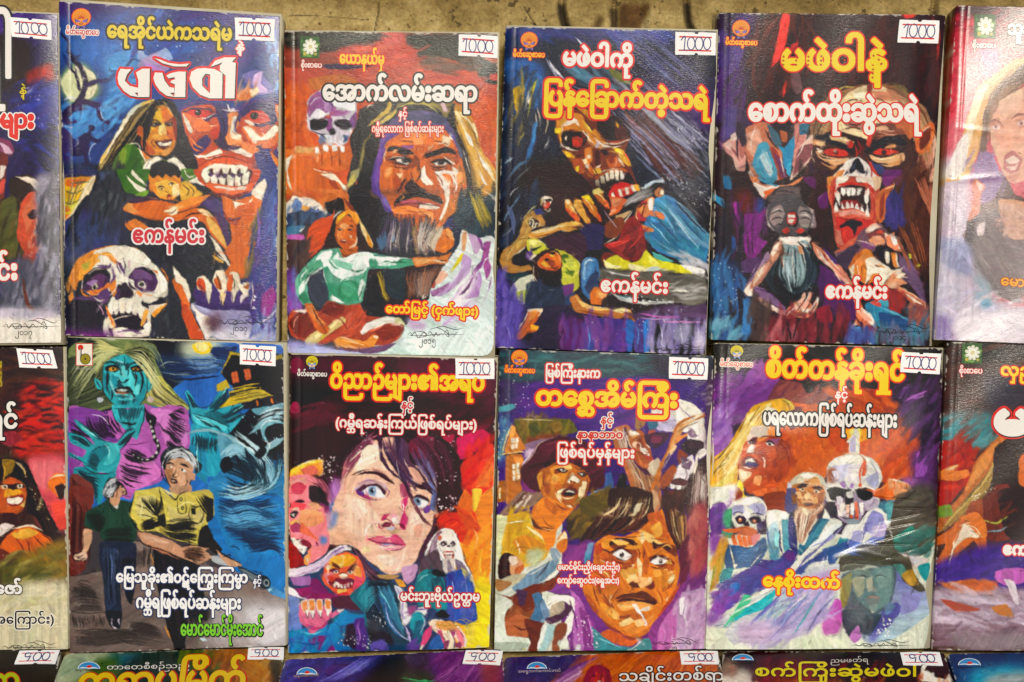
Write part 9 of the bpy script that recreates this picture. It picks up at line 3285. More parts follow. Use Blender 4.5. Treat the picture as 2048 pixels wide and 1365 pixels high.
ART['c7'] = '''
@ 950 690 4 10
P 3a1c70 0,0 205,0 0,160 -205,0
A 2c3540 30 18,2 174,4 0,20 -52,0 -80,4 -42,0
B 2c6a70 2a3a44 70 360 30 -2 19,5 137,4 0,15 -76,3 -61,2
B 4a8a88 1c2a34 24 300 18 -2 24,12 96,0 -10,12 -84,0
A 2a2838 30 140,8 52,2 0,16 -42,0
F 3f1f78 50,30 40,-3 60,0 6,15 -16,22 -12,6 -38,-2 -14,-9 -46,0 4,-21
A 6a2a8a 30 102,56 28,0 -2,12 -24,-2
A 7a1c70 16 118,50 14,2 -2,10 -10,-2
B 3a1c70 5a2a88 60 280 40 10 32,34 98,-4 -2,36 -46,-6 -50,-4
A 3a3458 40 18,30 16,2 -4,24 -12,0
F 4a8a98 19,50 11,-3 3,3 -6,3 -8,1
A 3a5a98 30 18,56 10,4 -3,26 -7,14
B 6aa0a8 3a5a90 20 120 26 80 19,56 8,2 -3,26 -5,6
D e8f0f8 50 4 19,32 31,0 -10,24 -20,44
F 5a5a20 31,60 11,-1 34,1 6,9 -4,2 -22,3 -16,8
B 6a4a1c 8a7a2a 36 140 30 70 33,61 45,1 -4,10 -32,8
A 7a3a20 14 42,74 28,-4 -14,8 -13,2
F c87a34 30,64 4,5 7,13 -4,3 -11,2 -2,-2
F e0a050 29,66 2,-2 2,6 -5,6
S d8c890 12 30,62 -5,14 -3,12
S 4a3a1c 10 31,61 4,11 7,11
F 3a2418 22,87 10,-1 6,-1 -2,4 -10,1
F e0b878 23,87 15,-2 1,1 -16,2
F b86a2c 25,90 13,-2 2,8 -3,14 1,6 -4,8 -9,3
F d8883c 31,90 7,0 0,6 -5,0
F 9a5a28 18,110 7,-1 0,15 -7,2
P f0e8d8 29,75 3,-.5 0,4.5 -3,0
P f0e8d8 32.5,74.5 2,-.5 .5,4.5 -2.5,0
P f0e8d8 29,80 3,-.5 0,4 -2.5,.5
P f0e8d8 32.5,79.5 2,-.5 0,4 -2,.5
P f0e8d0 30,96 2,0 .5,4 -2.5,0
P f0e8d0 33,95.5 2.5,-.5 0,4 -2.5,.5
P f0e8d0 30,101 2.5,-.5 0,4 -2.5,0
P f0e8d0 33,100 2.5,0 .5,3.5 -3,.5
P f0e8d0 30,105 2.5,0 0,3.5 -2.5,.5
P f0e8d0 33,104.5 3,-.5 0,4 -3,0
P e8e0b8 19,115 1.5,-.5 0,3.5 -1.5,0
P e8e0b8 19,119 1.5,-.5 0,5 -1.5,0
F 8a6a8a 40,80 12,-4 14,-2 -10,9 -10,3
A c8b0c8 10 41,84 11,0 -8,6 -4,0
F d8cce0 38,96 4,-6 6,-4 -6,8 -4,6
F 8a6a58 20,136 16,-18 16,-2 2,7 -8,7 -22,6
F 5a3a2c 26,133 14,-15 2,1 -12,15
F d8c8b8 39,121 2,-.5 -2,3 -1.5,0
F d8c8b8 43.5,120.5 3,0 -3.5,4.5 -3,0
F d8c8b8 37,125 2,0 -2,2.5 -2,0
F d8c8b8 33,128 3,-.5 -2,3.5 -2.5,0
F d8c8b8 40,125.5 2,0 -2.5,4.5 -1.5,0
F 7a2c70 38,109 6,5 6,4 -8,0 -4,-3
F 451624 37,99 7,-9 6,-10 10,-5 14,-1 12,2 10,8 5,10 3,12 -1,7 -13,5 0,-16 -12,-7 -14,-3 -8,4 -3,8 0,14 -9,-3 -7,-8
F 5a2030 52,81 18,-5 16,4 4,10 -20,-4 -14,4
F 2a0e18 54,96 10,-5 16,2 10,7 -2,2 -16,-7 -12,3
B 6a2434 34101c 40 120 30 30 40,96 30,-18 26,10 6,20 -42,-22
S d8b8b0 8 38,98 7,-8 6,-10 9,-5
F b8621f 50,104 6,-6 10,-4 12,1 10,6 4,7 -2,10 -4,7 -8,8 -10,1 -10,-8 -5,-8
F e08c34 60,100 6,-4 10,1 -2,9 -4,6 -6,-2
F e8a850 62,104 6,2 -2,6 -5,0
F 8a3f18 64,100 8,-2 -2,4 -6,2
F d07a2c 54,116 10,0 2,9 6,5 -10,-3
F f0dcb0 66,118 4,-3 6,0 -2,2 -5,3 1,5 -3.5,-2
F f0e8d0 79,104 5,4 -1,3 -6,-2 -1,2 -2,-1 3,-4
F f0dcb0 73,97.5 4,-1 0,2.5 -2.5,0
F f0d8a8 86,109 4,1 -2,10 -6,6 -3,3 5,-9
F f0e4c0 68,128 4,1 5,0 1,2 -6,0
F 2a1410 65,100 5,-1.5 4.5,2.5 -3,2 -3.5,-1
F f0e8d8 68,100 3,-.5 2,1.5 -2.5,1
E 1a0c0a 71,100.5 8,8
F 2a1410 82,103 5,-1 3,2.5 -4,1.5
F f0e8d8 84,103.5 3,-.5 1,1.5 -2,.5
E 1a0c0a 87,104 8,8
S 2a1208 14 64,96 6,-1.5 5,3
S 2a1208 12 83,100 5,0 3,2
E 3a1408 77,109.5 8,6
E 3a1408 80,110.5 8,6
F 6a2410 69,119 5,-4 7,1 1,4 -4,1 -6,1
F 1c0a08 71,119 4,-2.5 5,1.5 -.5,3 -6.5,0
F f0ead8 72,118 4,-1.5 4,2 -.5,1 -4.5,-1
S f0dcb0 10 69,121.5 5,2 6,-1.5
F a8541c 74,111 5,2 3,0 -2,2 -5,-1
F e8a040 50,104 4,-2 0,10 -2,4
B d8883c a85a20 20 100 24 70 54,104 10,6 0,16 -8,-8
F 3a5a98 105,104 4,-2 2,8 -1,10 -10,2 4,-10
F 1c1618 114,112 2,-8 3,-1 3,3 -1,6 6,1 2,7 -4,8 -7,4 -8,-6
F 2a1c14 124,114 5,4 -1,4 -3,0
F 6a5a1c 90,122 10,-4 8,4 4,8 -6,6 -22,0 4,-7
B 8a7a24 4a3a14 40 160 36 40 88,123 18,-4 8,13 -24,4
S 7ad0d8 8 90,121 6,-3 7,-2
S d8b030 14 103,134 6,-5 2,4
H c8b878 3a2414 24 10 118,124 -2,6 -2,6 -2,4 | 134,124 -2,6 -3,6 -3,4
F b86a3c 110,68 12,-4 4,6 2,16 8,12 12,12 1,18 -9,8 -20,0 6,-16 -6,-20 -8,-18
H d8a878 5a2a1c 90 12 112,68 6,18 10,20 6,30 | 123,65 5,21 12,16 10,32
H 5a1c48 2a1420 30 14 119,66 1,14 9,16 9,10 | 122,65 1,15 9,15 10,10
S f0e0d0 10 119,65 1,9 3,12
S e8d8c8 10 113,66 2,4 -1,6
S e0d0b8 12 125,99 7,9 6,12
F a8542a 124,72 5,-4 6,2 5,10 2,10 1,8 -8,1 -7,-6 -3,-10
F f0e0d0 124,69 5,0 3,3 -4,2 -4,-1
F e8c8a8 126,79 4,-3 -1,7 -2.5,-1
F 3a1c18 126,75 5,0 3,2 -5,.5
F 8a3c20 131,72 5,8 -1,6 -4,-4
F f0e4d8 132,83 4,3 4,1 -1,3 -6,-4
F f0dcc8 137,80 4,0 -1,3
F b83a28 135,88 7,2 1,3 -5,-1
F d87840 129,87 6,8 7,1 -8,2
F e8d8c0 139,96 4,-4 1,4
F c8b8a0 138,100 8,-10 4,8 -3,10
F ece6d8 142,52 8,-6 12,-3 10,3 8,6 4,8 1,12 -3,4 -12,-6 -14,0 -12,-5 -4,-7
F d8cce0 144,60 12,-4 6,8 -6,6 -10,-2
F f0ecdc 164,45 12,3 7,10 -1,6 -12,-8
A b8b0d0 16 146,62 14,-2 -4,9 -11,-1
F a87a48 129,58 7,-2 0,8 -4,4 -4,-2
F 3a6a88 138,60 7,-1 1,7 -6,3
F b04a38 139,69 5,-1 0,4 -5,0
F 3a1830 136,73 10,-3 10,2 -4,7 -8,4 -6,-3
F 6a1c3c 142,72 8,2 -2,5 -7,-1
F b8682c 161,64 9,-6 13,-3 1,3 -12,4 -8,6 -4,10 -8,16 -4,14 -8,10 6,-18 8,-16
F e0a060 162,66 6,-2 -4,10 -8,12 -6,12 6,-16
F f0dcb8 164,64 10,-6 10,-4 -2,3 -12,5
F d8884a 162,74 14,-6 7,-4 -3,4 -10,5 -10,7
F e8ddd8 172,64 8,-2 5,10 2,10 -4,6 -4,2 -9,-14
F 8a6a88 170,70 6,-4 4,6 -6,3
F 2a1c24 165,80 7,-4 12,2 1,6 -9,5 -8,-3
F e8ddd8 184,76 3,5 -2,7 -7,3 5,-8
F 8a3c24 164,84 6,4 2,6 -6,4 -4,-6
F ded4d8 164,96 10,-8 2,8 -2,10 -4,8 -8,2 -6,-4 4,-10
F 6a4a6a 166,90 8,4 -2,6 -6,-2
F f0ece4 156,110 5,1 3,2 6,0 -1,3 -9,0 -6,-3
F 5a2c30 156,109 8,-2 6,2 -2,4 -8,-1
S 4a1c24 8 159,105 1,7
S 4a1c24 8 164,104 .5,7
S 4a1c24 8 169,103 0,8
F 9a4a28 148,108 10,-12 4,4 -6,12 -6,4
F 4a1a14 150,116 10,1 12,-1 -4,10 -12,-2
F 8a2a20 154,117 12,1 -2,3 -8,-1
F 2c1818 170,110 9,-16 9,-4 0,46 -18,0
H d8d0c8 6a4a40 30 9 174,100 0,10 -1,14 -1,10 | 188,92 -1,16 -2,12 0,14
F f0e8d8 177,88 2,-1 -1,11 -3,8
A 4a3448 20 186,26 5,0 -2,64 -4,-4
B b8b0b8 6a6068 16 70 12 20 178,28 12,0 0,20 -8,-4
@ 950 980 4 10
P d0d4c4 10,23 60,0 0,122 -60,0
P 6a2a70 69,44 131,0 0,101 -131,0
P b090b4 164,82 36,0 0,63 -36,0
F d0a030 16,23 14,-3 13,-3 1,9 10,11 6,10 -4,9 -12,5 -11,3 -8,-8 -9,-8
F d8dcb0 16,22 10,0 -2,10 -2,10 -2,14 -4,0
B e0b838 b8861c 40 150 34 70 26,22 17,-2 14,26 -15,10 -14,-14
F d88a1c 30,42 10,-6 16,8 -2,6 -14,2
A b0b890 16 42,48 14,0 -4,12 -10,0
F f0e0a8 41,29 7,3 8,5 2,3 1,8 -5,-8 -7,-5
S f0e0b8 12 33,40 3,8 0,4
S f0e0b8 12 39,40 3,8
F e08028 46,16 10,-10 14,6 9,4 -5,6 -8,10 -2,12 -6,5 -4,-11 -7,-8
F c86a20 56,6 8,6 12,4 -12,4 -8,-6
F 5a2c18 45,22 7,7 12,2 -6,2 -10,-3
F d87828 66,40 6,-7 2,5 0,8 -5,6 -3,-4
F f0dcb0 65,44 7,-10 2,6 -2,8 2,-8 -4,0
F 3a2a14 74,22 9,-6 7,2 6,6 -6,9 -8,7 -6,-2 -2,-8
B 8a6a1c 4a3a14 50 150 34 50 80,8 16,-2 20,-6 -6,24 -28,14
F 5a4a1c 84,8 12,-4 12,4 0,12 -12,2 -11,-4
F 2e1c14 108,0 20,-2 12,4 5,8 -2,10 -9,10 -14,6 -10,-2 -12,6 -8,4 -6,-4 12,-15 10,-10
H d8b888 3a2014 50 14 108,6 -2,10 -4,8 -6,10 | 144,6 -4,12 -10,8 -12,10
H 1c1010 5a2a1c 60 14 106,14 -6,10 -6,10 -6,8 | 144,12 -6,14 -12,6 -16,3
S e8cc98 22 117,6 -4,8 -11,7
S e8c890 16 133,12 -5,7 -5,2
S e0c088 16 121,16 -2,3
F e8dcb8 129,12 5,-1 -3,7 -5,3
F c8a078 142,0 5,6 1,8 -4,6
F 3a1c18 152,12 8,-6 8,10 2,16 -2,14 -6,2 -4,-6 -5,-12
H c89858 2a1410 40 12 154,14 2,12 3,10 5,10 | 166,12 3,12 0,12 -1,10
B 4a2c20 2a1818 30 160 26 70 148,2 22,-2 2,16 -18,-2
A 9a3a40 30 172,16 14,-4 0,48 -12,10 -4,-24
F 5a1c30 164,46 8,-12 2,22 -5,16 -5,6 0,-16
B c06a60 7a2c30 30 140 30 80 172,18 13,0 0,38 -11,10
F d87a24 94,56 2,-12 10,-8 12,2 16,-7 10,-11 6,-4 4,16 6,12 4,18 -2,14 -6,14 -8,12 -6,10 -12,7 -10,-1 -12,-8 -12,-12 -8,-12 -2,-10 4,-10
F e8983a 104,40 16,0 10,-4 4,8 -4,4 -16,-2 -14,1
F f0c878 131,33 7,1 10,8 8,2 -6,2 -12,-4
F f0d8a0 134,34 2,6 -2,4 -3,-6
F c8602a 138,20 10,-2 6,14 2,8 -12,-6
F f0b050 141,30 7,-4 2,10 -6,2
F 3a1814 107,43 6,-4 13,1 4,4 -10,0 -10,3
F 3a1814 142,42 5,2 7,-1 8,5 -2,5 -10,-6 -7,1
F 6a3018 108,45 8,-2 6,3 -10,2
F 7a3818 158,44 4,4 -1,6 -5,-4
F b8541c 96,56 10,-6 9,-2 11,0 4,6 -6,3 -12,2 -12,-3
F 8a3c14 118,48 11,0 1,8 -4,4 -3,-6
F f0ece4 111,52 6,-3 8,5 -4,2 -6,-2
E 2a1c18 118,52 18,17
E f0ece4 118,51 6,6
S 2a100c 14 101,47 7,3 9,-2 9,5
S f0dcc0 12 100,56 6,2 6,1
S 2a100c 8 111,52 5,4 8,0
F 8a3814 139,54 11,-2 10,6 -2,4 -11,0 -7,-4
F f0ece4 141,58 5,-3 7,2 -3,3 -5,-1
E 2a1c18 149,57 18,16
S 2a100c 12 140,56 6,-2 8,2 5,3
S f0dcc0 10 144,62 7,1
F c8641c 94,60 12,0 12,2 -2,8 -12,2 -12,-2
F f0d8b0 118,64 6,-3 4,-1 -2,4 -6,4
F e8a850 116,64 14,0 -2,8 -8,0
F f0d8a8 130,54 3,4 1,8 -2,6 -2,-8
F b85a1c 134,44 5,12 -1,12 -3,-2
F e8b070 121,72 5,-2 6,0 8,1 3,5 -5,3 -8,-1 -6,-1
F 5a2410 123,75 6,-.5 3,3.5 -6,0
F 7a3014 136,78 4,-2 3,-3 1,5 -4,2
F f0d0a0 139,70 3,1 -1,4 -2,-1
F f0c888 144,66 10,-2 6,6 -4,6 -9,-4
F e08a34 143,64 17,2 2,8 -12,6 -6,-4
F f0dca8 158,68 2,0 -2,7 -4,-1
F 5a2810 112,88 6,-4 10,-1 6,-2 6,3 6,5 -2,4 -8,-5 -8,-1 -10,0
F 3a1810 113,90 7,-3 12,1 12,1 1,3 -12,-1 -13,-2
F e09a50 114,92 12,-3 13,2 5,2 -6,5 -8,-2 -12,1
F f0e8d8 133,96 7,-3 -1,4 -6,.5
F c8702c 96,80 14,-4 8,4 -6,8 -6,2 -6,-4
F 8a3c14 103,88 5,2 4,6 -4,-1
F a84c18 88,83 8,7 4,12 -4,-4 -6,-8
F e8a048 106,94 6,2 2,8 -6,-2 -4,-4
F f0d090 116,106 8,-4 4,3 -4,3 -8,2
F e08a3c 120,109 14,-3 10,-8 -2,10 -12,7 -10,-1
F 8a3c14 114,102 10,-2 5,0 -5,2 -8,1
F f0dcb0 153,88 3,-3 -2,4
F 8a3c18 94,98 14,10 12,8 14,3 -8,1 -16,-5 -12,-11
F c04a1c 146,100 10,-12 8,-14 -4,16 -10,14
F ece6e4 126,93 3,-1 6,9 3,7 -2,1 -5,-8
F d88a90 129,98 3,2 5,8 -2,-1
F 6a2a78 70,58 6,-10 12,-8 8,2 -2,18 -4,10 -4,12 10,16 12,13 16,9 2,9 -16,0 -14,-20 -8,-15 -12,-12 -11,-4 -9,1 6,-9
F 8a3a8a 72,56 8,-10 10,-3 -2,13 -6,8
F 4a9ab8 88,52 5,-9 2,1 -3,12 -4,6
F 7a3c8c 56,80 8,-8 10,6 8,5 -6,3 -14,-3
F a860a8 76,80 10,10 6,18 4,21 -16,0 -2,-23 2,-12
F 8a3a88 84,94 10,12 4,18 -4,5 -6,0
F 8a3a88 142,108 14,-16 8,-14 6,-6 -6,16 -4,18 -4,23 -20,0 2,-11
F b060a0 148,110 12,-16 4,10 -4,25 -14,0
F c0a0c8 164,88 12,-8 9,2 -1,47 -22,0
B d8c0d8 9a6a98 60 160 40 70 164,88 21,-4 -1,44 -22,0
F e8e4e8 164,88 4,-2 -2,14 -2,0
F 4a9098 93,109 9,8 10,7 12,2 12,-7 4,1 0,9 -42,1 -3,-10
F 38808a 102,118 10,6 12,2 -4,4 -20,0
S f0ecec 9 124,128 6,-4 4,-3
F c85c24 100,116 8,-4 16,8 10,-1 -10,6 -12,-2
D f4ecf4 60 6 70,94 26,16 2,19 -20,0
F d8dccc 16,52 8,18 9,-6 11,0 12,-8 8,-10 6,6 -1,10 -13,12 -2,10 6,6 4,20 -8,19 -40,0
F 2a1410 18,66 2,-10 6,-4 6,1 -2,7 -1,8 -6,4 -4,-1
H 4a2414 1c100c 26 9 19,58 3,-4 4,-1 4,1 | 18,70 4,0 4,0 3,-1
F e0a070 28,54 6,-1 3,4 3,4 -3,4 -7,4 -2,-5
F f0dcc8 27,54 7,0 0,5 -5,2
F c86a38 32,63 7,-3 0,5 -7,4
F b8b090 20,72 10,-4 12,0 4,4 -14,4 -10,0
F 6a88a0 44,66 12,-6 8,-4 4,0 -4,8 -8,8 -12,6 -11,4 -3,-4 8,-6
F 8aa0b0 60,48 6,-1 3,7 -5,6
F efece0 56,72 10,-8 4,-14 -1,12 -9,14
F a87a4a 16,72 14,2 -6,6 -6,2
F 6a2c18 16,83 8,3 6,4 3,10 10,2 11,-12 0,-8 8,-2 8,-16 -6,6 -8,4 -10,2 -12,6 -6,4
F 8a4a28 25,98 7,-6 10,6 10,-2 4,12 0,21 -14,0 -2,-10 -14,-2 -2,-9
F a85a34 24,106 10,-6 9,5 -1,13 -16,-1
F 4a2a4a 33,80 9,2 -2,10 -4,1
F 4a78a0 46,84 6,-2 4,8 4,10 -6,7 -11,1 5,-14
F 7a98b8 52,90 5,-2 3,10 -5,6
F e8ecdc 56,88 8,-3 10,-1 6,4 0,10 -3,15 -3,5 2,10 -8,0 2,-9 0,-9 8,-14 -6,-6 -8,1 -4,5
F b8a890 62,92 10,-2 -2,10 -10,2
F 4a2a40 56,104 12,-5 6,-6 4,-1 -1,6 -9,7 -8,3
F 8a4a30 62,128 2,-18 6,-4 4,2 -2,10 -6,4 2,7 -6,0
F 6a2c1c 40,104 16,4 -2,21 -11,0 1,-9
F a8cccc 56,109 8,0 -2,11 -6,9 -6,0
F e8ece0 54,109 4,-1 -4,16 -4,5
F d8e0d0 16,94 8,8 1,14 5,2 14,1 -2,10 -26,0
F c0ccb8 16,122 26,1 -2,6 -24,1
F e8c818 38.5,128 2,-.5 -.5,1.5
F e8e8f0 82,124 3,1 -1,4 -4,0
@ 950 690 4 10
S f0c080 9 62,101 6,-3 6,0
S 6a2c0c 9 56,102 -1,9 2,9
S 6a2c0c 9 90,106 0,8 -3,8
S f0dcb0 8 76,106 2,-3 2,1
S 8a4414 9 70,113 4,-1 5,2
S 6a2c0c 9 64,126 6,5 7,1
S 2a0c14 10 40,100 10,-4 12,-3
S 7a3a44 10 56,80 12,-3 12,2
S d8d0a0 8 33,60 15,0 16,1
S 3a3a14 9 46,62 1,8 1,6
S 3a3a14 9 60,62 2,7 2,5
S e8e8f4 8 152,52 8,-5 10,0
S 8a7a98 10 162,48 8,8 6,4
S 3a1c18 8 126,74 4,-.5 4,2.5
S f0e8dc 8 130,78 3,2 -1,4
S 6a2a14 9 129,86 6,2 5,-1
S 5a2010 8 162,70 8,-5 10,-4
S f0d8b0 8 160,82 -4,8 -6,10
S 1c1014 9 168,82 6,-3 8,1
S 8a6a7a 9 168,96 2,8 -2,6
S e8dcd4 8 176,92 -1,8 -3,7
H e0d0c0 8a6a5a 14 6 112,70 4,10 4,10 6,10 | 118,66 3,12 5,12 8,12
@ 950 980 4 10
S 8a4410 10 104,62 6,6 4,8
S f0d090 12 100,64 6,4 2,6
S 6a2c0c 9 109,56 7,3 9,0
S 6a2c0c 9 140,61 7,3 9,-2
S f0d8a0 10 131,56 1,8 2,6
S 6a2c0c 10 122,76 4,-2 4,2
S f8e0b0 9 123,70 2,-1 3,0
S 3a1810 9 115,87 8,-3 11,-1
S 2a1008 9 114,90 12,-2 18,2
S f0d8a0 9 118,95 8,-1 6,2
S 8a3c10 11 108,96 5,6 5,4
S f0c070 11 120,108 6,-2 7,2
S 6a2c0c 10 94,76 4,12 8,12
S f0b050 12 148,48 6,-4 4,3
S 8a3c10 12 150,82 6,-4 4,-6
S e0a850 12 146,82 2,8 -2,6
S 1c0c08 10 108,18 -4,8 -5,7
S e8d0a0 9 124,6 -4,10 -7,8
S e8d0a0 9 140,6 -2,10 -5,8
S e0c898 8 158,18 2,12 4,12
S d890d0 12 90,100 3,12 1,12
S 5a1c60 12 76,88 4,12 2,16
S d890d0 12 150,106 2,10 -2,10
S f4ecf4 9 170,90 -2,10 2,10
S 8ad0d8 10 98,118 8,4 12,4
S f0e8c8 9 24,27 8,-1 8,-1
S a86c14 12 30,48 8,-2 10,2
S f0a050 10 52,30 8,2 6,-1
S 8a4414 9 54,22 4,6 6,2
S f0ecdc 8 42,69 8,-4 8,-5
S 3a2a3c 9 60,56 -4,8 -8,8
S c87a48 9 32,96 6,5 8,3
S 4a1c14 10 30,108 8,4 9,-2
@ 950 690 4 10
F f0c078 70,96 6,0 2,3 -5,1
F d07028 64,112 4,-2 2,5 -4,1
F a8501c 56,110 4,3 -1,9 -3,-4
F f0d8a8 83,115 4,-2 -1,7 -3,2
F 2a0e18 54.5,100 3.5,-4 6,-2 -8,5
S f4e0b8 8 64,118 3,6 5,5
S 5a1408 8 69,119 6,-4 7,1
F d88a48 126,74 4,-2 1,4 -3,1
F f0e8dc 125,70 4,-1 -1,3
F e8dcd0 132,82 5,1 2,3 -5,-1
F b86040 129,80 3,1 0,4 -2.5,-1
S 2a1014 8 125.5,76 3.5,-1 4,2
F f4f0e8 156,44 10,0 -2,4 -8,1
F c8b8d0 148,60 6,-2 2,4 -6,2
F f4f0e8 173,64 7,0 3,8 -6,0
F e8e0d8 178,87 5,-4 3,3 -6,6
F 3a2430 169,79 7,-1 7,1 -3,4 -8,0
S f0e8e0 7 165,97 5,-3 4,-2
F f4f0ec 157,111 3,1 0,3.5 -3,-.5
F f4f0ec 162,113 3,0 0,3 -3,0
F e8a868 162,68 6,-5 8,-3 -6,4
F f0c898 156,86 4,-6 2,2 -4,6
S f0e0d0 7 120,68 3,10 5,10
F 4a4a1c 42,64 8,-2 2,8 -6,4
F 8a6a2c 60,64 8,-2 2,6 -6,2
@ 950 980 4 10
F f0b860 108,40 10,1 6,2 -8,2
F c86018 100,52 6,-2 2,4 -6,1
F e88a30 100,61 8,-2 6,4 -6,3
F a84c14 118,60 6,-2 2,4 -6,2
F f0d090 124,69 5,-1 1,4 -5,0
F e8a048 142,65 6,-1 2,5 -6,1
F b85814 154,60 6,2 -1,6 -4,-2
F e89838 100,90 5,2 1,6 -4,-2
F f0b868 110,96 5,3 1,5 -5,-1
F c86820 124,101 7,-2 3,4 -6,2
F f0c888 128,105 6,-1 2,4 -6,2
F d87824 142,94 6,-4 2,6 -6,6
F 8a3c10 98,74 4,2 -1,8 -3,-4
F e8a850 150,56 6,0 2,4 -6,-1
S 4a1c0c 9 111,51 6,-3 9,5
S 4a1c0c 9 140,58 6,-4 8,2
F c8501c 96,46 5,-3 1,7 -5,2
F 6a8ab0 90,44 4,-1 -1,7 -3,2
@ 950 980 4 10
F f4f0ea 110,52 4,-3 4,-1 4,2 4,3 -4,4 -7,-2
E 2a1c18 118,52 17,18
E f4f0ea 117.5,51 6,6
F f4f0ea 140,58 3,-3 4,-1 5,2 2,1 -4,3 -6,0
E 2a1c18 148.5,57 17,17
E f4f0ea 148,56.5 5,5
S 3a140a 11 110,52 3,-4 5,-1 6,3 3,4
S 3a140a 11 140,58 3,-4 5,-1 5,2 3,3
S 6a2c0c 8 110,56 5,2 7,1
S 6a2c0c 8 141,62 5,1 7,-1
S 6a2c0c 7 112,61 6,2 6,-1
S 5a240c 9 130,47 2,5 -1,4
S 5a240c 8 135,48 .5,4 -1,4
S 7a3410 8 120,33 8,1 7,0
S 7a3410 8 118,38 9,0 9,-1
S 7a3410 8 140,39 7,1 7,0
S 8a3c10 9 117,78 -5,6 -2,6
S 8a3c10 9 146,80 4,6 0,7
S 7a3410 8 102,82 4,6 5,5
S 7a3410 8 98,66 4,4 6,2
S f4d8a0 7 111,83 -3,5 1,5
S f4d8a0 7 156,64 3,5 -1,5
'''
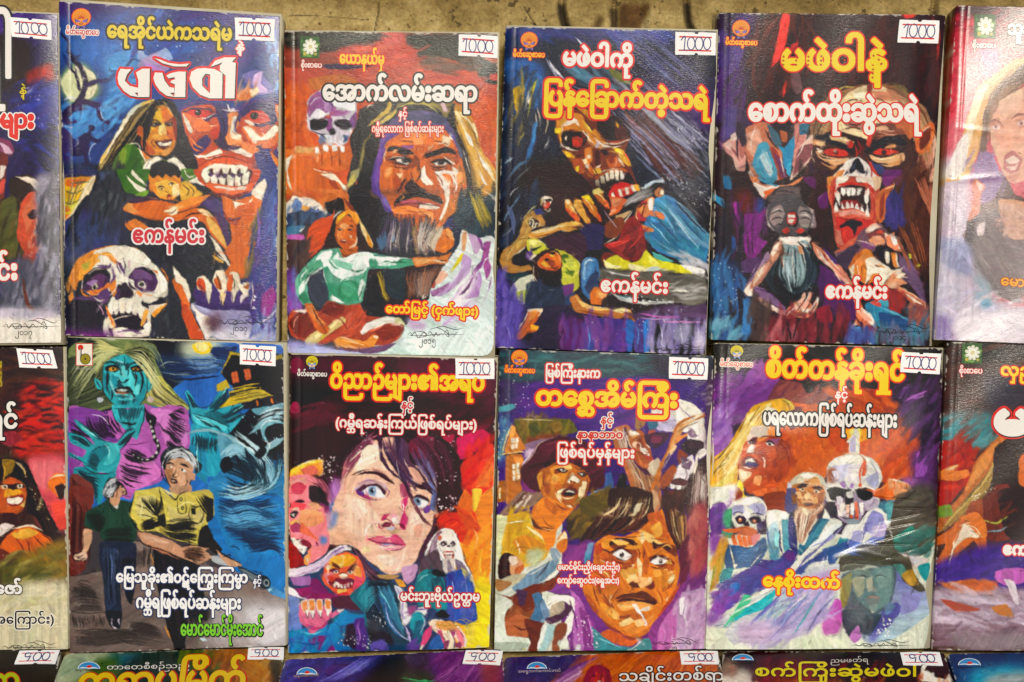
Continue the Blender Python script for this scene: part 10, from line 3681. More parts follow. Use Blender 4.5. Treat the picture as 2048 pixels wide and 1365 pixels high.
ART['c8'] = '''
@ 1395 680 4 10
P 3a2a3c 0,0 205,0 0,160 -205,0
A 25221e 40 14,2 184,4 0,24 -48,12 -50,-2 -40,-12 -44,2
A 5a2a78 40 14,30 34,-2 8,16 -26,18 -17,2
F 8a4aa0 38,32 6,-10 8,-5 4,9 10,2 -1,6 -13,8 -12,1
B 8a3a98 5a2a70 60 240 40 35 15,34 49,-4 12,12 -26,22 -35,-2
F 6a3040 66,32 12,-1 12,9 -2,7 -12,7 -12,2 -8,-8
B 7a3a30 a85a50 26 200 36 50 66,33 24,7 15,3 -9,11 -20,2
F 9a5aa0 44,28 8,-10 1,8 -7,4
B c070b0 8a4a98 14 130 24 60 42,20 14,-2 8,12 -20,4
F 2a2420 62,29 26,4 6,8 -6,1 -6,-8 -14,-2
A 7a4aa8 20 12,66 14,-2 0,22 -13,10
A 9a58b0 20 13,76 17,2 -6,12 -12,4
B b080c8 6a3a90 26 160 30 60 13,52 17,0 -4,34 -13,4
F d0622c 70,52 30,0 10,-4 50,8 5,20 -1,24 -16,14 -18,-20 -20,2 -10,18 -22,6 -18,10 0,-40 10,-14
E a83a1c 133,68 310,290
E c8501f 133,72 270,240
B 8a2c18 d8642a 60 220 40 -30 110,42 50,6 4,24 -20,-16 -28,-4
B e0742c b84a1c 50 200 50 80 78,76 86,0 0,24 -84,0
F c04a20 156,76 14,-8 8,2 0,30 -8,9 -22,5 2,-18
B a83a20 d86a38 30 200 36 70 154,72 25,0 -3,34 -22,2
F 7a3038 72,56 12,-2 -4,16 -6,2
A 2a1c30 30 162,42 28,-2 0,30 -10,30 -4,-28 -12,-6
A 5a2c68 30 170,90 20,-4 -2,32 -14,-2
F 9a50b0 176,90 10,0 -3,18 -9,2
B 6a3a80 241c2a 60 200 36 55 156,40 36,-8 -2,58 -10,8 -10,-28
S a860b8 20 165,50 9,-5 10,-4
S a860b8 12 170,47 9,-1 2,-3
A a860b0 20 164,111 12,1 -2,6 -10,-2
F e8a028 115,72 23,0 -2,8 -6,2 -8,-2
F f4e070 122,72 9,-2 -1,8 -6,0
F e8e4d0 126,70 2,0 2,6 0,15 -8,0 0,-8 -2,0 2,-4 3,-3
F a8a0b8 124,78 3,-1 0,13 -5,0
F 8a80a0 120.5,83 2,-.5 -1,1.5
F e0a838 36,66 8,-12 12,-5 12,-2 8,3 2,6 -14,4 -10,4 -8,8 -6,14 -6,14 -2,14 -7,10 -14,0 0,-26 13,-12
F f0dc90 40,62 8,-6 12,-6 -4,6 -8,6 -8,10 -7,14 -9,10 -8,8 6,-12 10,-14
F f4ecd0 47,60 9,-6 8,2 -12,8 -8,12 -6,8
H f0d058 a86a18 60 13 56,50 -14,16 -14,20 -15,18 | 56,64 -14,22 -9,20 -17,18
H f4e8b0 e0b040 40 12 48,58 -10,14 -14,18 -12,11 | 52,64 -14,22 -8,18 -12,14
S 8a5a1c 8 40,62 -4,6 -3,8
S 6a5a1c 10 68,48 5,4 1,5
S d8c860 12 69,47 6,4 2.5,5
S 4a3a20 8 11,101 9,-9 8,-10
S 4a3a20 8 14,109 1,-4 9,-7
F c8542a 39,82 7,-6 10,-7 12,1 6,10 3,12 -1,12 -6,8 -6,6 -8,7 -14,-2 -8,-11 -1,-12 3,-10
F 8a3420 54,80 10,-2 10,6 2,16 -12,15 -8,-15 -6,-10
B 9a3a1c b84a24 50 140 40 60 52,80 22,0 0,26 -18,6
F e88a48 45,78 7,-8 12,-1 -4,7 -10,6
F f0e0d0 44,70 12,-1 8,7 -8,2 -12,1 -4,3
F 8a4a70 56,80 10,-1 -2,5 -7,-2
F f0e4e0 54,81.5 6,1 2,2 -5,0
E 1c1418 58,83 10,8
F 5a2c3a 43,79 5,-1 -1,5 -4,1
F f0ece8 41.5,82 2.5,-1 0,3 -2,1
F f0e0d4 39.5,90 4.5,-6 3,3 -3,5 -4,-.5
F c87048 47,85 3,5 -2,2 -2,-3
S 6a2020 10 39,91 4,.5 6,0
F 7a2420 37,96 5,-3 6,3 2,5 -4,3 -6,-2 -4,0
F f0e6d8 39.5,96 4.5,-1 3,3.5 -4,-.5 -4,1
F 3a2c68 37.5,100.5 4.5,-3 6,2.5 0,2 -6,-1
F f0e0d0 36,102 4,-.5 4,1.5 -4,0
F e8c8b8 52,93 3,3 -.5,6 -1.5,1 .5,-5
F f0d8b0 34,104 4,1 5,1 0,3 -6,5 -3,-3
F e8b880 38,108 4,1 -4,4
F f0d850 33,112 4,3 1,9 6,1 -8,1 -5,-6
F 8a3420 23,126 8,-9 6,7 -5,8 -7,4
F d86a38 44,122 12,-3 -1,6 -7,1
A f0e8d8 14 11,120 13,-4 9,0 -5,12 -17,2
F e8d060 11,120 9,-8 9,-6 0,7 -9,5
F f0ece0 11,126 13,-3 6,3 -4,10 -15,0
A c8b8d8 16 18,123 12,-3 -3,10 -10,-1
F f0eedc 28,136 2,-7 8,-3 10,0 7,5 1,5
F c8c4b0 72,120 4,-8 8,-6 8,0 8,3 4,7 1,10 -5,4 -24,0 -5,0
F e0d4b8 80,112 8,-5 8,2 4,5 -10,2 -10,-1
F b87038 76,117 10,-2 14,1 3,6 -3,14 -22,0 -3,-10
F e0b080 86,111 10,-1 4,8 -8,-1 -5,2
F 4a4a78 72,123 6,-3 2,10 3,6 -13,0
F c8c8d8 73,114 3,4 -2,6 -3,5
F 3a2a3a 80,118 5,-3 4,1 -3,2 -4,1
F 3a2a3a 92,118 6,-1 3,2 -5,1
F e8dcc0 82,119.5 4,-.5 1,2 -4,.5
F e8dcc0 92.5,120.5 4.5,-.5 1,2.5 -5,.5
E 2a1c1c 84.5,120 8,8
E 2a1c1c 95,121.5 8,8
F 8a4a24 87,122 4,4 -4,2 -2,-2
F f0dcb8 88,120 3,4 -1,3 3,1 -2,2
F 4a3a68 94,126 6,-3 4,5 -4,8 -7,0
F d8a878 83,130 7,0 0,4 -6,1
F c8c0b8 102,118 4,2 -1,10 -2,-2
F d8d8d0 104,110 0,-8 6,-7 10,-3 11,0 9,3 6,8 2,9 -4,8 2,16 -38,0 -3,-12
F ece8da 108,100 10,-7 12,-1 8,4 -10,4 -13,1
F b8b8d0 109,101 15,-1 -6,11 -8,3 -4,-4
F a8a8c8 134,112 10,-6 1,10 -5,3
F d8d4dc 120,102 10,-2 -1,12 -7,2
F f0eee0 104,118 8,-2 7,4 7,0 4,-4 12,4 2,4 -18,-1 -16,-4
F 1c1a1c 105,120 7,-2 7,3 0,6 -7,4 -6,-4
F 1c1a1c 126,120 8,-2 8,3 -1,6 -6,3 -7,-3
F d0602c 130,92 4,4 1,10 -2,3 -1,-5 1,-7
F c84a24 131,109 3,0 -1,-3 2,-2 -1,-8
S c8502a 16 134,96 -4,10 0,12
F d8643c 128.5,116 2.5,-1 0,4 -2,0
F 9a6ab0 123,115 2,1 -1,3 -2.5,-1
F 9a6ab0 114,115 4,-2 1,5 -2,1
F 2a2028 119,130 3,-3 3,2 -2,7.5 -5,0
F b8a8b8 109,130 9,-1 -1,7.5 -8,0
A 9a4a2c 14 104,104 7,0 1,9 -7,2
F b8b0c0 132,130 12,-3 1,9 -12,0
F d8662c 131,121 9,0 8,-4 4,-5 8,1 10,3 1,5 -3,3 -4,4 -8,1 -8,-2 -10,-2
F e8a070 152,112 4,1 1,6 -4,0
F e8a070 157.5,113 4.5,1 0,6 -4,-1
F e8a070 163,115 3.5,.5 -.5,6 -3,-1
F e8a880 167.5,115 3.5,2 0,5 -3,-1
F f0d8c0 152,111 8,1 9,3 -9,-1
F c04a20 131,120.5 7,1 4,2.5 -7,0
S 8a3414 8 157,113 .5,7
S 8a3414 8 162.5,114.5 0,6.5
S 8a3414 8 167,115.5 0,6.5
F e8a070 156,129 8,-2 -4,9.5 -3,0
A 4a4238 30 164,120 24,-4 0,20 -28,0
F 3a6a80 147,130 9,-2 4,6 -6,2 -9,0
@ 1395 980 4 10
P d8dcc8 0,36 205,0 0,109 -205,0
F 8a3a20 54,4 16,-2 3,12 -4,5 -13,0
F e0ded0 6,0 18,-2 2,8 -6,5 -9,1
F 6a3a88 13,12 8,-2 3,7 -2,9 -7,6 -5,-1 0,-11
B 8a50a0 4a2c78 40 110 30 65 10,18 14,-5 -1,17 -12,3
A 4aa878 14 21,18 8,-3 -2,15 -5,0
F 3a8a78 20,34 8,-4 1,9 -8,-1
G c07a28 8a9a30 16,40 2,30 22,38 4,8 -3,10 -7,20 -5,4 2,-20
A 8a48a0 20 10,34 11,4 -3,12 -7,2
B c0782c d0a038 20 140 26 75 15,42 10,1 -7,33 -6,0
F eceadc 28,18 1,-7 5,-4 8,-2 8,2 5,5 1,5 -2,9 -2,6 -9,1 -11,-2 -4,-6
F 9a98b8 28,15 5,-5 4,2 2,7 -6,-1 -4,4
F a8a8c8 40,13 8,-2 6,2 1,6 -5,2 -4,-3
F 2a1c30 30.5,23 3.5,-2 5,2 -1,4 -5,.5
F 2a1c30 41.5,23 4.5,-1.5 5,2 -1,3.5 -6,.5
E c06a38 34.5,24.5 16,16
E c06a38 46,25 16,16
E f0e8d8 34.5,24 7,7
E f0e8d8 46,24.5 7,7
F 241c28 37,28 3,-2.5 2,3.5 -3,.5
F 5a3a68 30,21 10,1 2,2 -6,-2
F 4a3a68 48,28 6,-3 -1,6 -5,2
F d07048 31,31 9,-2 8,4 -2,4 -10,0 -5,-2
F d86a34 20,32 9,-1 5,2 -4,2 -7,-1
F d86a34 27,38 3,-2 2,8 -3,0
F dc7038 32,37 3,0 2,8.5 -3,-.5
F dc7038 36,38 3,0 1.5,8 -3,-.5
F d8683c 40,38 4,-1 0,7 -3,1
F e08a8a 43,38 7,-3 0,6 -5,4
S 7a2a14 7 31.5,37 1,8
S 7a2a14 7 35.5,37.5 1.5,8
S 7a2a14 7 39.5,38 1.5,7.5
F 1f4a78 26,44 16,3 12,-9 2,9 -8,13 -18,4 -7,0 -1,-10
F 2a5a8a 30,47 12,1 8,-4 -6,12 -10,2
F e0d8c0 26,44 3,10 2,8 -3,-6
F e8e0d0 29,60 4,0 -3,4
S e8d8d0 9 42,62 5,-6 5,-6
F 1f8088 21,64 8,-1 -5,13 -6,-2
F b87038 76,0 26,0 -2,12 -6,4 -8,-2 -7,2 -5,-8
F 4a4878 72,0 7,0 1,15 -6,4 -4,-4
F d8a070 84,6 7,-3 3,6 -6,4 -4,-2
F 5a2a20 85,11 6,-.5 2,2 -6,.5
F 8a4a28 94,6 7,-4 -1,11 -5,2
F c0a080 83,13 5,2 8,1 0,8 -6,9 -6,9 -4,-2 -3,-16 2,-8
H f0e4cc 8a5038 60 11 80,16 -1,9 1,9 2,9 | 96,15 -2,9 -5,9 -4,10
H e8d8c0 a87050 20 8 90,18 6,-2 4,-4 2,-4 | 88,30 5,-6 6,-6 5,-6
F f0e0b8 84,15 4,0 0,6 -3,-2
F e8e8da 56,18 12,-1 6,3 -1,14 -3,12 -4,6 -6,-6 -4,1
G b8d0d8 3a8098 60,26 4,30 58,29 6,-3 2,18 -2,16 -6,-4 -2,-13
F 4a98a8 68,24 6,2 2,18 -4,6 -3,-2
S 2a2c68 20 66,32 0,10 2,10
F 2a2c70 74,20 4,6 2,16 0,10 -6,-6 -1,-16
F e8e8da 102,15 4,7 0,4 -6,-3
F 286080 86,44 10,-20 10,0 0,4 -12,15 -10,9 -4,0 2,-9
F 3a7a90 90,38 10,-13 5,1 -9,12 -10,10
F 4a3a88 28,70 14,-8 14,-6 8,4 12,0 -2,10 -22,8 -16,4 -21,4 5,-10
F 3a2a78 50,56 14,0 8,-8 8,4 -4,10 -12,2
B 5a3a90 3a4a90 60 150 36 30 20,72 44,-14 16,-2 -8,20 -36,8
F 5a2a78 70,52 6,-2 2,6 -6,2
G 2a6ab8 6a3a98 26,76 -4,20 30,74 4,2 -2,14 -14,10 -6,-2 3,-12 7,-4
B 9a48b0 6a3a90 26 120 30 40 13,84 20,-8 -1,14 -18,12
F ecece0 106,23 10,3 -16,14 -14,16 -8,9 -3,-3 9,-10 12,-12
F d8e0e0 106,30 11,-3 -11,11 -10,7 -6,2
S 8a88b8 16 117,29 -11,11 -16,6
S 8a88b8 16 115,33 -15,11 -18,17
S 5a5a98 14 96,48 -8,6 -8,10
F 3a4a88 78,66 18,-14 20,-10 4,4 -10,10 -20,8 -6,4
F e0e4e0 90,60 16,-4 -6,6 -14,4
F 2a8090 116,36 8,-2 -2,6 -10,4
F 3a5a98 100,48 16,-5 22,-10 14,1 -7,14 -7,7 -22,-3 -8,10
F 5a6ab0 122,40 28,-5 -2,9 -8,10 -16,-3
F e4e6e0 119,28 10,-1 7,-9 8,-3 10,3 2,17 -2,-1 -3,-5 -5,-5 -6,14 -7,5 -9,-3 -9,-2
F 8a88c0 133,31 7,-14 8,3 2,8 -4,8 -12,-2
F a8a8d4 124,34 8,-1 -1,9 -8,-2
F c8b8e0 140,30 12,-2 -2,9 -10,1
S f0f0f0 14 134,32 -1,10
S f0f0f0 14 143,31 -1,8
F 3a7088 147,12 9,-4 4,4 -4,8 -7,-2
F 9a8aa0 109,4 21,-2 13,6 -9,10 -5,8 -9,1 -8,-6
F 221c22 120,0 5,2 -1,12 -6,-1 0,-5
F 1c1a1c 104,0 15,0 0,3 -7,4 -6,-3
F 1c1a1c 126,0 15,0 -1,3 -6,3 -6,-3
F 2a2a2c 105,10 6,1 1,10 -6,-1
F e8e0d8 117,14 3,-2 1,9 -3,0
F e8e0d8 121,15 3,0 0,7 -2.5,-.5
F e0a890 125,11 3,-1 1,10 -3,2
F e8dcd8 112,15 3,-1 2,8 -4,-.5
F d85a38 121.5,20 2.5,-1 1,6 -2.5,-1
F d85a38 126,19 2.5,-1 .5,7 -2,0
F c8b8c8 130,13 3,0 0,7 -3,0
F 8a98a0 118,22 12,2 -1,3 -8,0
F c4b8c8 134,4 8,2 -6,10 -2,-4
F d8662c 131,0 17,0 4,6 -6,1 -8,-4
F e0a070 156,0 12,0 -6,8 -3,1
F 5aa0a8 150,12 9,-4 -5,18
F 4a443a 160,6 28,-4 0,45 -14,7 -14,-4 -5,-20 1,-12
B 6a6050 322c26 60 200 40 20 158,6 30,-2 0,36 -28,2
F 2f8a78 156,40 8,-7 8,-4 1,6 -9,5 1,12 -6,-2
B 4a7a70 2a5a54 30 160 34 30 160,38 27,-6 0,20 -23,0
F d8c8c0 160,50 14,4 10,2 0,8 -14,-2 -14,-4
A c8c8cc 16 160,52 18,2 2,6 -16,-1
F 2a8a90 176,62 10,-3 0,15 -6,-4
G 6a6ab0 a8c0cc 160,70 10,35 156,64 28,18 3,-2 -1,20 -30,20 -20,3 -8,-13 -12,-20
F 4a4a98 150,96 10,-6 4,6 -8,12 -12,9 -4,-5
F 8a88c0 164,84 16,0 -4,12 -12,4
F 4a4434 112,62 4,-8 12,-1 10,2 6,-9 8,-10 4,2 3,12 11,6 2,8 11,16 -5,2 -12,-8 -6,-10 -16,-4 -16,4 -14,2
B 2a2820 5a5a48 50 130 36 10 114,56 38,-16 8,14 6,8 -36,0
F 4a8078 156,60 8,0 6,10 -6,0
F b08a3a 164,68 8,-4 6,12 -8,1
F 3a4a5a 115,70 9,-5 32,-4 4,9 -4,20 -10,10 -12,4 -14,-14
F 4a8a78 140,64 16,-2 0,16 -2,12 -10,6 0,-16
F c8b078 124,72 10,-2 0,13 -6,3 -3,-7
F 8a8a60 125,64 13,0 1,6 -11,2
F d89a78 124,74 3,4 -1,3
F 3a5a60 135,70 7,-2 -2,12 -5,5
F d88a70 140,79 4,-1 0,3 -3,1
F d8b890 136,72 4,0 -1,7
F 3a6a78 128,82 12,0 2,6 -8,4
F 8a5a50 135,88 7,-2 5,3 -3,3 -6,0
F d89080 136,86 8,-1 4,2 -8,1
F e0dcc0 137,93 8,-1 -1,5 -4,2
S 241c1c 10 136,87 5,-2.5 6,2.5
F 2a3a48 116,86 10,-4 7,10 7,7 8,2 -4,9 -6,8 -10,-6 -10,-10
B 3a3a40 5a5a68 40 150 30 80 115,88 15,0 10,22 -16,6 -8,-12
F 3a3a48 115,98 9,-2 5,12 -5,12 -6,-8
F 8a7a30 115,72 9,-6 -1,14 -3,10 -4,6 -2,-12
F c050b0 100,108 10,-20 5,2 1,16 -5,9 -9,1
A c868b8 16 100,104 12,-6 2,16 -13,2
F c078c0 122,118 7,-9 3,10 -6,4
A 6a6ab8 16 138,116 10,-2 -8,9
F c8ccd0 14,108 36,-24 14,-7 8,-3 18,-10 14,-4 10,0 -2,12 -12,8 -20,4 -30,28 -20,12 -8,-8
A b8b0d0 20 56,114 34,-32 20,-6 -2,14 -18,20 -26,12
A a890c0 20 70,80 20,-10 20,-6 -4,12 -30,10
B c8b8d8 9a8ac0 60 260 34 40 48,110 58,-32 0,22 -36,22 -26,-2
F 2aa8b0 46,90 18,-10 -8,14 -20,8 -12,8 10,-12
F 4ab888 38,84 6,2 -8,12 -10,8 -6,5 10,-15
F e8ecd8 66,74 -10,8 -20,8 -10,6 16,-10
B 5a58a8 8ac8d0 16 340 16 42 40,108 50,-32 10,6 -40,30
S 5a58a8 16 38,111 18,-17 14,-12
S 5aa0b0 18 76,117 10,-15 10,-16
S 6a6a98 16 87,115 11,-17 12,-13
S 7a70b0 14 56,122 20,-22 14,-18
S e8ece0 16 12,108 22,-12 26,-14
F e4ead0 7,110 19,2 4,-8 -10,14 -13,8
A c8b0d0 30 34,106 26,0 -4,16 -22,0
A e0e8c8 30 88,118 22,0 10,8 -40,1
A 8a58a8 20 8,98 14,2 -6,6 -8,3
D f0f0ec 30 7 150,103 6,2 -2,13 -12,0
@ 1395 680 4 10
F 2a1c1c 54,82 3.5,-1.5 3.5,1.5 2,2 -3,-1 -4,-.5
F f4ece8 55,82.5 3.5,-.5 2.5,2 -2.5,1 -3,-1
E 1c1418 58,83.5 11,10
S 5a1c10 10 50,79 6,-2 8,2
F 2a1c1c 41,81.5 3,-1.5 1,1.5 -2,.5
F f4ece8 41,82.5 3,-1 0,2.5 -2,0
E 1c1418 43,83 8,9
S f0d0b0 10 47,72 5,-2 6,0
S 7a2c14 10 48,86 2,4 -1,3
S e89858 12 54,86 4,6 0,6
S 6a1c10 12 66,82 6,8 2,10
S f0d8c0 9 36,101 -1,-5 2,-3
S 5a1410 8 37,96.5 5,-3 6,3
S 7a5a10 9 52,52 -6,8 -6,10
S f8f0c0 9 60,52 -8,6 -7,8
S 7a5a10 9 30,86 -8,10 -7,10
F 3a2420 80.5,119 4.5,-2.5 4,1.5 -4,0
F 3a2420 92,118.5 5,-1.5 4,2.5 -4.5,-.5
F f0e4cc 82,120 3,-1 2,1.5 -2.5,1
F f0e4cc 93,121 3,-1 2.5,2 -3,.5
E 1c1010 85,120 8,8
E 1c1010 95.5,121.5 8,8
S 8a4a20 9 87,111 5,-1 6,2
S 8a4a20 9 85,114 7,-1 7,2
S f0d8a8 9 88,120 1,4 -2,3
S 5a2c14 9 84,128.5 4,-1 4,1.5
S 3a3a60 9 76,120 1,7 3,6
S 7a3414 10 79,122 2,6 2,3
S f4f0e4 10 108,101 4,-5 8,-4
S 8a8aa0 9 106,108 4,5 6,2
S 8a8aa0 9 138,98 5,7 2,7
S 5a5a70 8 120,118 3,3 1,5
S f4f0e4 9 126,119 7,-1 8,2
S 8a3414 10 138,124 8,2 8,1
S f0b080 9 142,121.5 6,-3 4,-3.5
@ 1395 980 4 10
S 3a2a50 8 28,20 5,-2 7,2
S 3a2a50 8 42,20 6,-1 6,2
S f4f0e4 9 32,10 8,-3 8,1
S 6a6a90 9 47,13 3,3 -1,4
S 8a4a20 7 32,32 6,-2 6,3
S f0ece0 9 60,20 4,0 5,-1
S 2a5a80 10 62,30 2,12 -1,10
S f0ece0 7 86,18 -1,8 -2,10
S 5a3020 7 90,19 -2,8 -3,10
S 5a3020 7 82,18 -1,7 0,8
S f4f4ec 12 110,27 -10,10 -12,11 -9,12
S 6a68a8 10 114,30 -12,12 -14,14
S f0f0ec 9 126,30 -3,8 -3,6
S 5a58a0 10 138,26 -4,8 -2,8
S f0f0f4 9 147,25 -3,8 -4,5
S 8a7aa8 8 118,14 1,4 0,4
S 3a3444 8 121.5,14 .5,5 -.5,4
S 3a3444 8 125,12 1,5 0,6
S 3a3444 8 129,11 1,5 0,4
S 241c18 12 116,60 10,-1 12,1 14,2
S 6a6450 10 144,52 6,-8 4,-4
F 1c1c1c 129,69 4,-1 3,1.5 -4,1
F 1c2a2c 142,69 5,-1 4,2 -5,1
S e8d0a8 10 139,70 -.5,6 1.5,4
S 1c2a2c 12 144,78 4,-4 4,-2
S e0c8a0 9 128,78 2,4 4,3
S 8ac0b0 10 150,76 2,8 -2,6
S 3a1c1c 7 135,88 5,-1 8,1
S f4ecf4 9 70,100 12,-12 12,-8
S 7ad8d8 10 48,96 8,-6 6,-5
S 5a58b0 10 42,109 14,-13 12,-10
@ 1395 680 4 10
F e89050 56,72 6,-1 2,5 -6,1
F f0d8c0 40,78 3,-3 1,4 -3,1
F c05020 54,86 8,0 2,8 -6,2
F e8a068 47,109 5,1 -2,7 -5,-2
F f0e0c0 35,106 4,0 1,5 -4,0
F f4ece0 83,108 7,-1 4,3 -8,1
F d89858 90,111 7,0 2,4 -7,0
F e8b880 79,122 4,0 1,5 -4,0
F a86030 96,124 4,-1 1,5 -4,1
F f0f0e4 110,98 8,-4 6,-1 -4,5 -8,3
F e8e4dc 124,104 5,-1 -1,7 -4,1
F c8c4d4 108,106 5,-1 1,6 -4,1
F f4f0e8 106,118 6,-1.5 5,2.5 -6,-.5
F f4f0e8 127,119 7,-2 6,3 -7,-2
F 141214 106,121 6,-2 6,3 0,4 -6,4 -5,-4
F 141214 127,121 7,-1 6,2 0,4 -5,3 -7,-3
F f0ece4 119,122 5,-1 1,5 -3,1.5 -2.5,-1.5
F 2a2228 120,131 2,-3.5 2.5,3.5 -1.5,4
F b8a0b0 110,131 6,-1 -1,6 -5,0
F d86a38 142,122 6,-3 4,2 -6,3
F 8a3a1c 64,90 6,-2 2,8 -6,2
@ 1395 980 4 10
F d8d4dc 111,6 5,0 0,6 -4,0
F f0e8e0 114,12 4,-1 0,7 -3,1
F e8b8a0 119,13 2.5,-1 0,8 -2.5,0
F f0ece4 122.5,12 2.5,-.5 .5,7.5 -2.5,1
F d86a48 126,11 2.5,-.5 .5,9.5 -2,1
F f0e8e0 130,11 3,-1 0,7 -2.5,1
F 2a2830 106,14 5,-1 1,7 -4,0
S 241c24 8 113,21 7,2 9,-1
F f4f0e4 30,12 6,-4 8,-2 6,3 -6,2 -8,1
F f4f0e4 37,19 3,-2 3,2 -1,4 -3,0
F 7a4a20 76,6 4,-2 0,6 -3,2
F e8c890 86,4 4,-2 1,5 -4,1
F d8a060 92,7 4,-2 1,6 -4,0
F f4f4ec 57,19 5,-.5 2,5.5 -6,2
F e8ecec 68,19 4,0 -1,5 -3,0
S 2a4a88 12 56,30 1,10 3,10
F 8ad0d0 62,34 4,2 -1,10 -3,-2
F e0d8b8 138,70 2,-1 0,8 -2,1
F c87a68 138,86 4,-1 4,2 -4,1
S e8e4d8 8 125,65 8,-1 4,1
S 8a8a70 9 116,62 8,-2 10,0
F 4a6a90 150,92 6,-2 3,4 -7,7
@ 1395 980 4 10
F 5a7a7a*7 124,66 16,-2 16,-2 2,12 -4,16 -10,8 -10,-4 -8,-10
F c8c090*8 124,72 9,-3 1,13 -5,4
F d8c8a0*8 135,72 5,-2 1,10 -4,2
F 8ab0a8*7 143,64 12,0 0,12 -9,2
S 1c2428 10 127,70.5 5,-1.5 4.5,1
S 1c2428 10 142,70 5,-1 5,1.5
S e8e0d0 7 129,71 3,-.5 2.5,.5
S e8e0d0 7 144,71 3.5,-1 2.5,1
S c87868 12 136,87.5 5,-1.5 6,2
A 7a8a88*4 30 116,62 40,-2 4,30 -36,20
'''
ART['c9'] = '''
@ 1850 670 1.964
P 4a2c24 20,0 980,0 0,1400 -980,0
A 2a2420 14 80,20 320,0 0,90 -310,0
B 5a3428 2a2420 50 100 20 20 90,40 310,20 0,260 -310,0
A 3a3440 20 230,160 170,0 0,120 -160,20
A 3a8088 14 60,320 200,-10 -20,120 -180,0
B 4a98a0 6a3028 36 80 20 30 60,310 200,-10 0,140 -200,10
F a8281c 60,420 120,10 10,90 -40,80 -90,100 -10,-140
B c83a20 7a1c14 40 80 18 40 60,420 130,0 -20,200 -120,60
F b0602c 290,400 40,0 -30,100 -50,80 -60,60 -70,90 -70,50 10,-60 90,-100 50,-120
F d88a48 210,500 50,-60 30,-20 -40,100 -70,80 -30,20
H c8a050 4a3418 50 7 330,400 -60,120 -100,120 -120,140 | 360,400 -60,140 -80,110 -130,110
H e0c070 8a6a2c 20 5 290,420 -40,120 -100,130 -90,100 | 310,410 -30,150 -80,80 -100,100
F d87a3a 60,540 40,-25 35,-5 -15,25 50,-5 5,25 -55,20 -60,-5
F f0d0a0 80,530 50,-20 -20,20
F 2a1c14 280,440 120,-40 0,400 -70,-20 0,-160 -80,20 20,-100
F d87038 370,500 22,-30 8,130 -30,-20
F 7a1c18 270,600 60,-10 0,110 -90,20
F 7a9a38 50,680 50,-10 10,40 -50,10
F b0b850 220,720 110,-20 -20,50 -70,20
F 4a7a9a 230,760 100,-10 -10,40 -80,10
D f0e8c8 30 3 180,640 100,-40 -20,40 -60,30
F 8a4020 180,660 60,-10 -10,90 -30,40 -50,-40
F d0682c 140,720 60,-20 30,40 10,50 10,90 -10,15 -20,-35 -25,-50 -25,20 -40,30 -30,80 -10,-10 20,-80 -40,50 -15,30 -5,-40 30,-70 -40,10 0,-30 50,-30
F f0e0c8 150,745 50,-5 15,50 -15,10 -35,0 -65,50 30,-50
F 2a1410 230,870 25,25 -15,0
F f0ece4 240,870 15,25 -10,5
F f0ece4 98,910 2,35 -8,0
F f0ece4 55,910 5,25 -10,0
A 3a2080 14 40,900 180,-70 180,0 0,170 -360,-20
B 4a2890 2a1a60 40 90 20 10 60,900 340,-70 0,150 -340,10
F c060b8 280,930 60,-15 60,5 0,50 -80,15 -40,-20
F c85c2c 70,985 80,-20 130,10 -10,45 -130,-5
B d87a38 a84a28 16 70 14 5 80,970 200,0 -20,50 -160,0
A b8a8b8 12 40,1000 110,10 150,20 100,-30 0,180 -360,0
B c8b8c8 7a5a6a 60 100 18 -8 40,1010 350,0 0,150 -350,10
F d8ccd4 310,960 40,10 20,90 -20,-10 -20,-50
F a84a38 60,1040 100,20 60,20 -90,10
F c87a40 260,1070 60,-10 30,50 -60,-10
B 5a3a48 8a6a78 40 90 20 0 30,1150 360,0 0,90 -360,0
A 8a7880 14 120,1180 270,-10 0,70 -250,0
@ 1850 670 1.964
F 6a2a20 230,640 105,-45 0,205 -95,0
F 2c1a14 290,620 110,-20 0,200 -80,-10
B 8a3420 4a1c14 14 60 8 40 230,640 100,-30 0,180 -90,0
S a8b048 8 225,730 55,10 50,-25
S 7aa0b0 7 235,775 55,-5 40,-15
F d87838 140,720 60,-25 35,40 10,55 -20,10 -45,-40
S f0e0c8 5 150,745 45,15 30,40
S f0e0c8 5 130,775 -20,55 -15,70
'''
ART['r0'] = '''
@ 0 1280 4 10
P 1a1618 -40,0 90,6 -7,46 -83,0
B 241e22 100e10 30 160 40 10 -10,8 58,0 -5,30 -53,0
'''
ART['r1'] = '''
@ 0 1280 4 10
P 5a6a3a 52,9 176,-5 4,48 -190,0
A b8c0a0 30 50,11 40,-1 -4,12 -16,6 -25,10 -2,-12
A 8aa080 24 48,16 22,-2 -6,16 -17,0
A 24586a 30 88,11 32,-2 6,7 -26,8 -12,-4
A 1c2a24 40 116,8 54,-1 4,35 -84,0 8,-18
A 3a5a24 30 76,16 20,-2 -6,16 -20,0
B 5a6a1c 2a3a18 50 140 40 70 144,8 32,0 14,16 -40,2
A 8a4a1c 40 164,7 36,-1 6,36 -18,0 -12,-26
B c8741c 6a3a14 50 150 40 75 166,8 58,-2 2,36 -40,0
A b06a1c 30 196,15 24,1 5,26 -31,0
A 3a301c 24 215,16 10,0 2,26 -8,0
B d0a85a 9a5a20 14 90 30 60 204,18 12,-1 -1,21 -11,0
'''
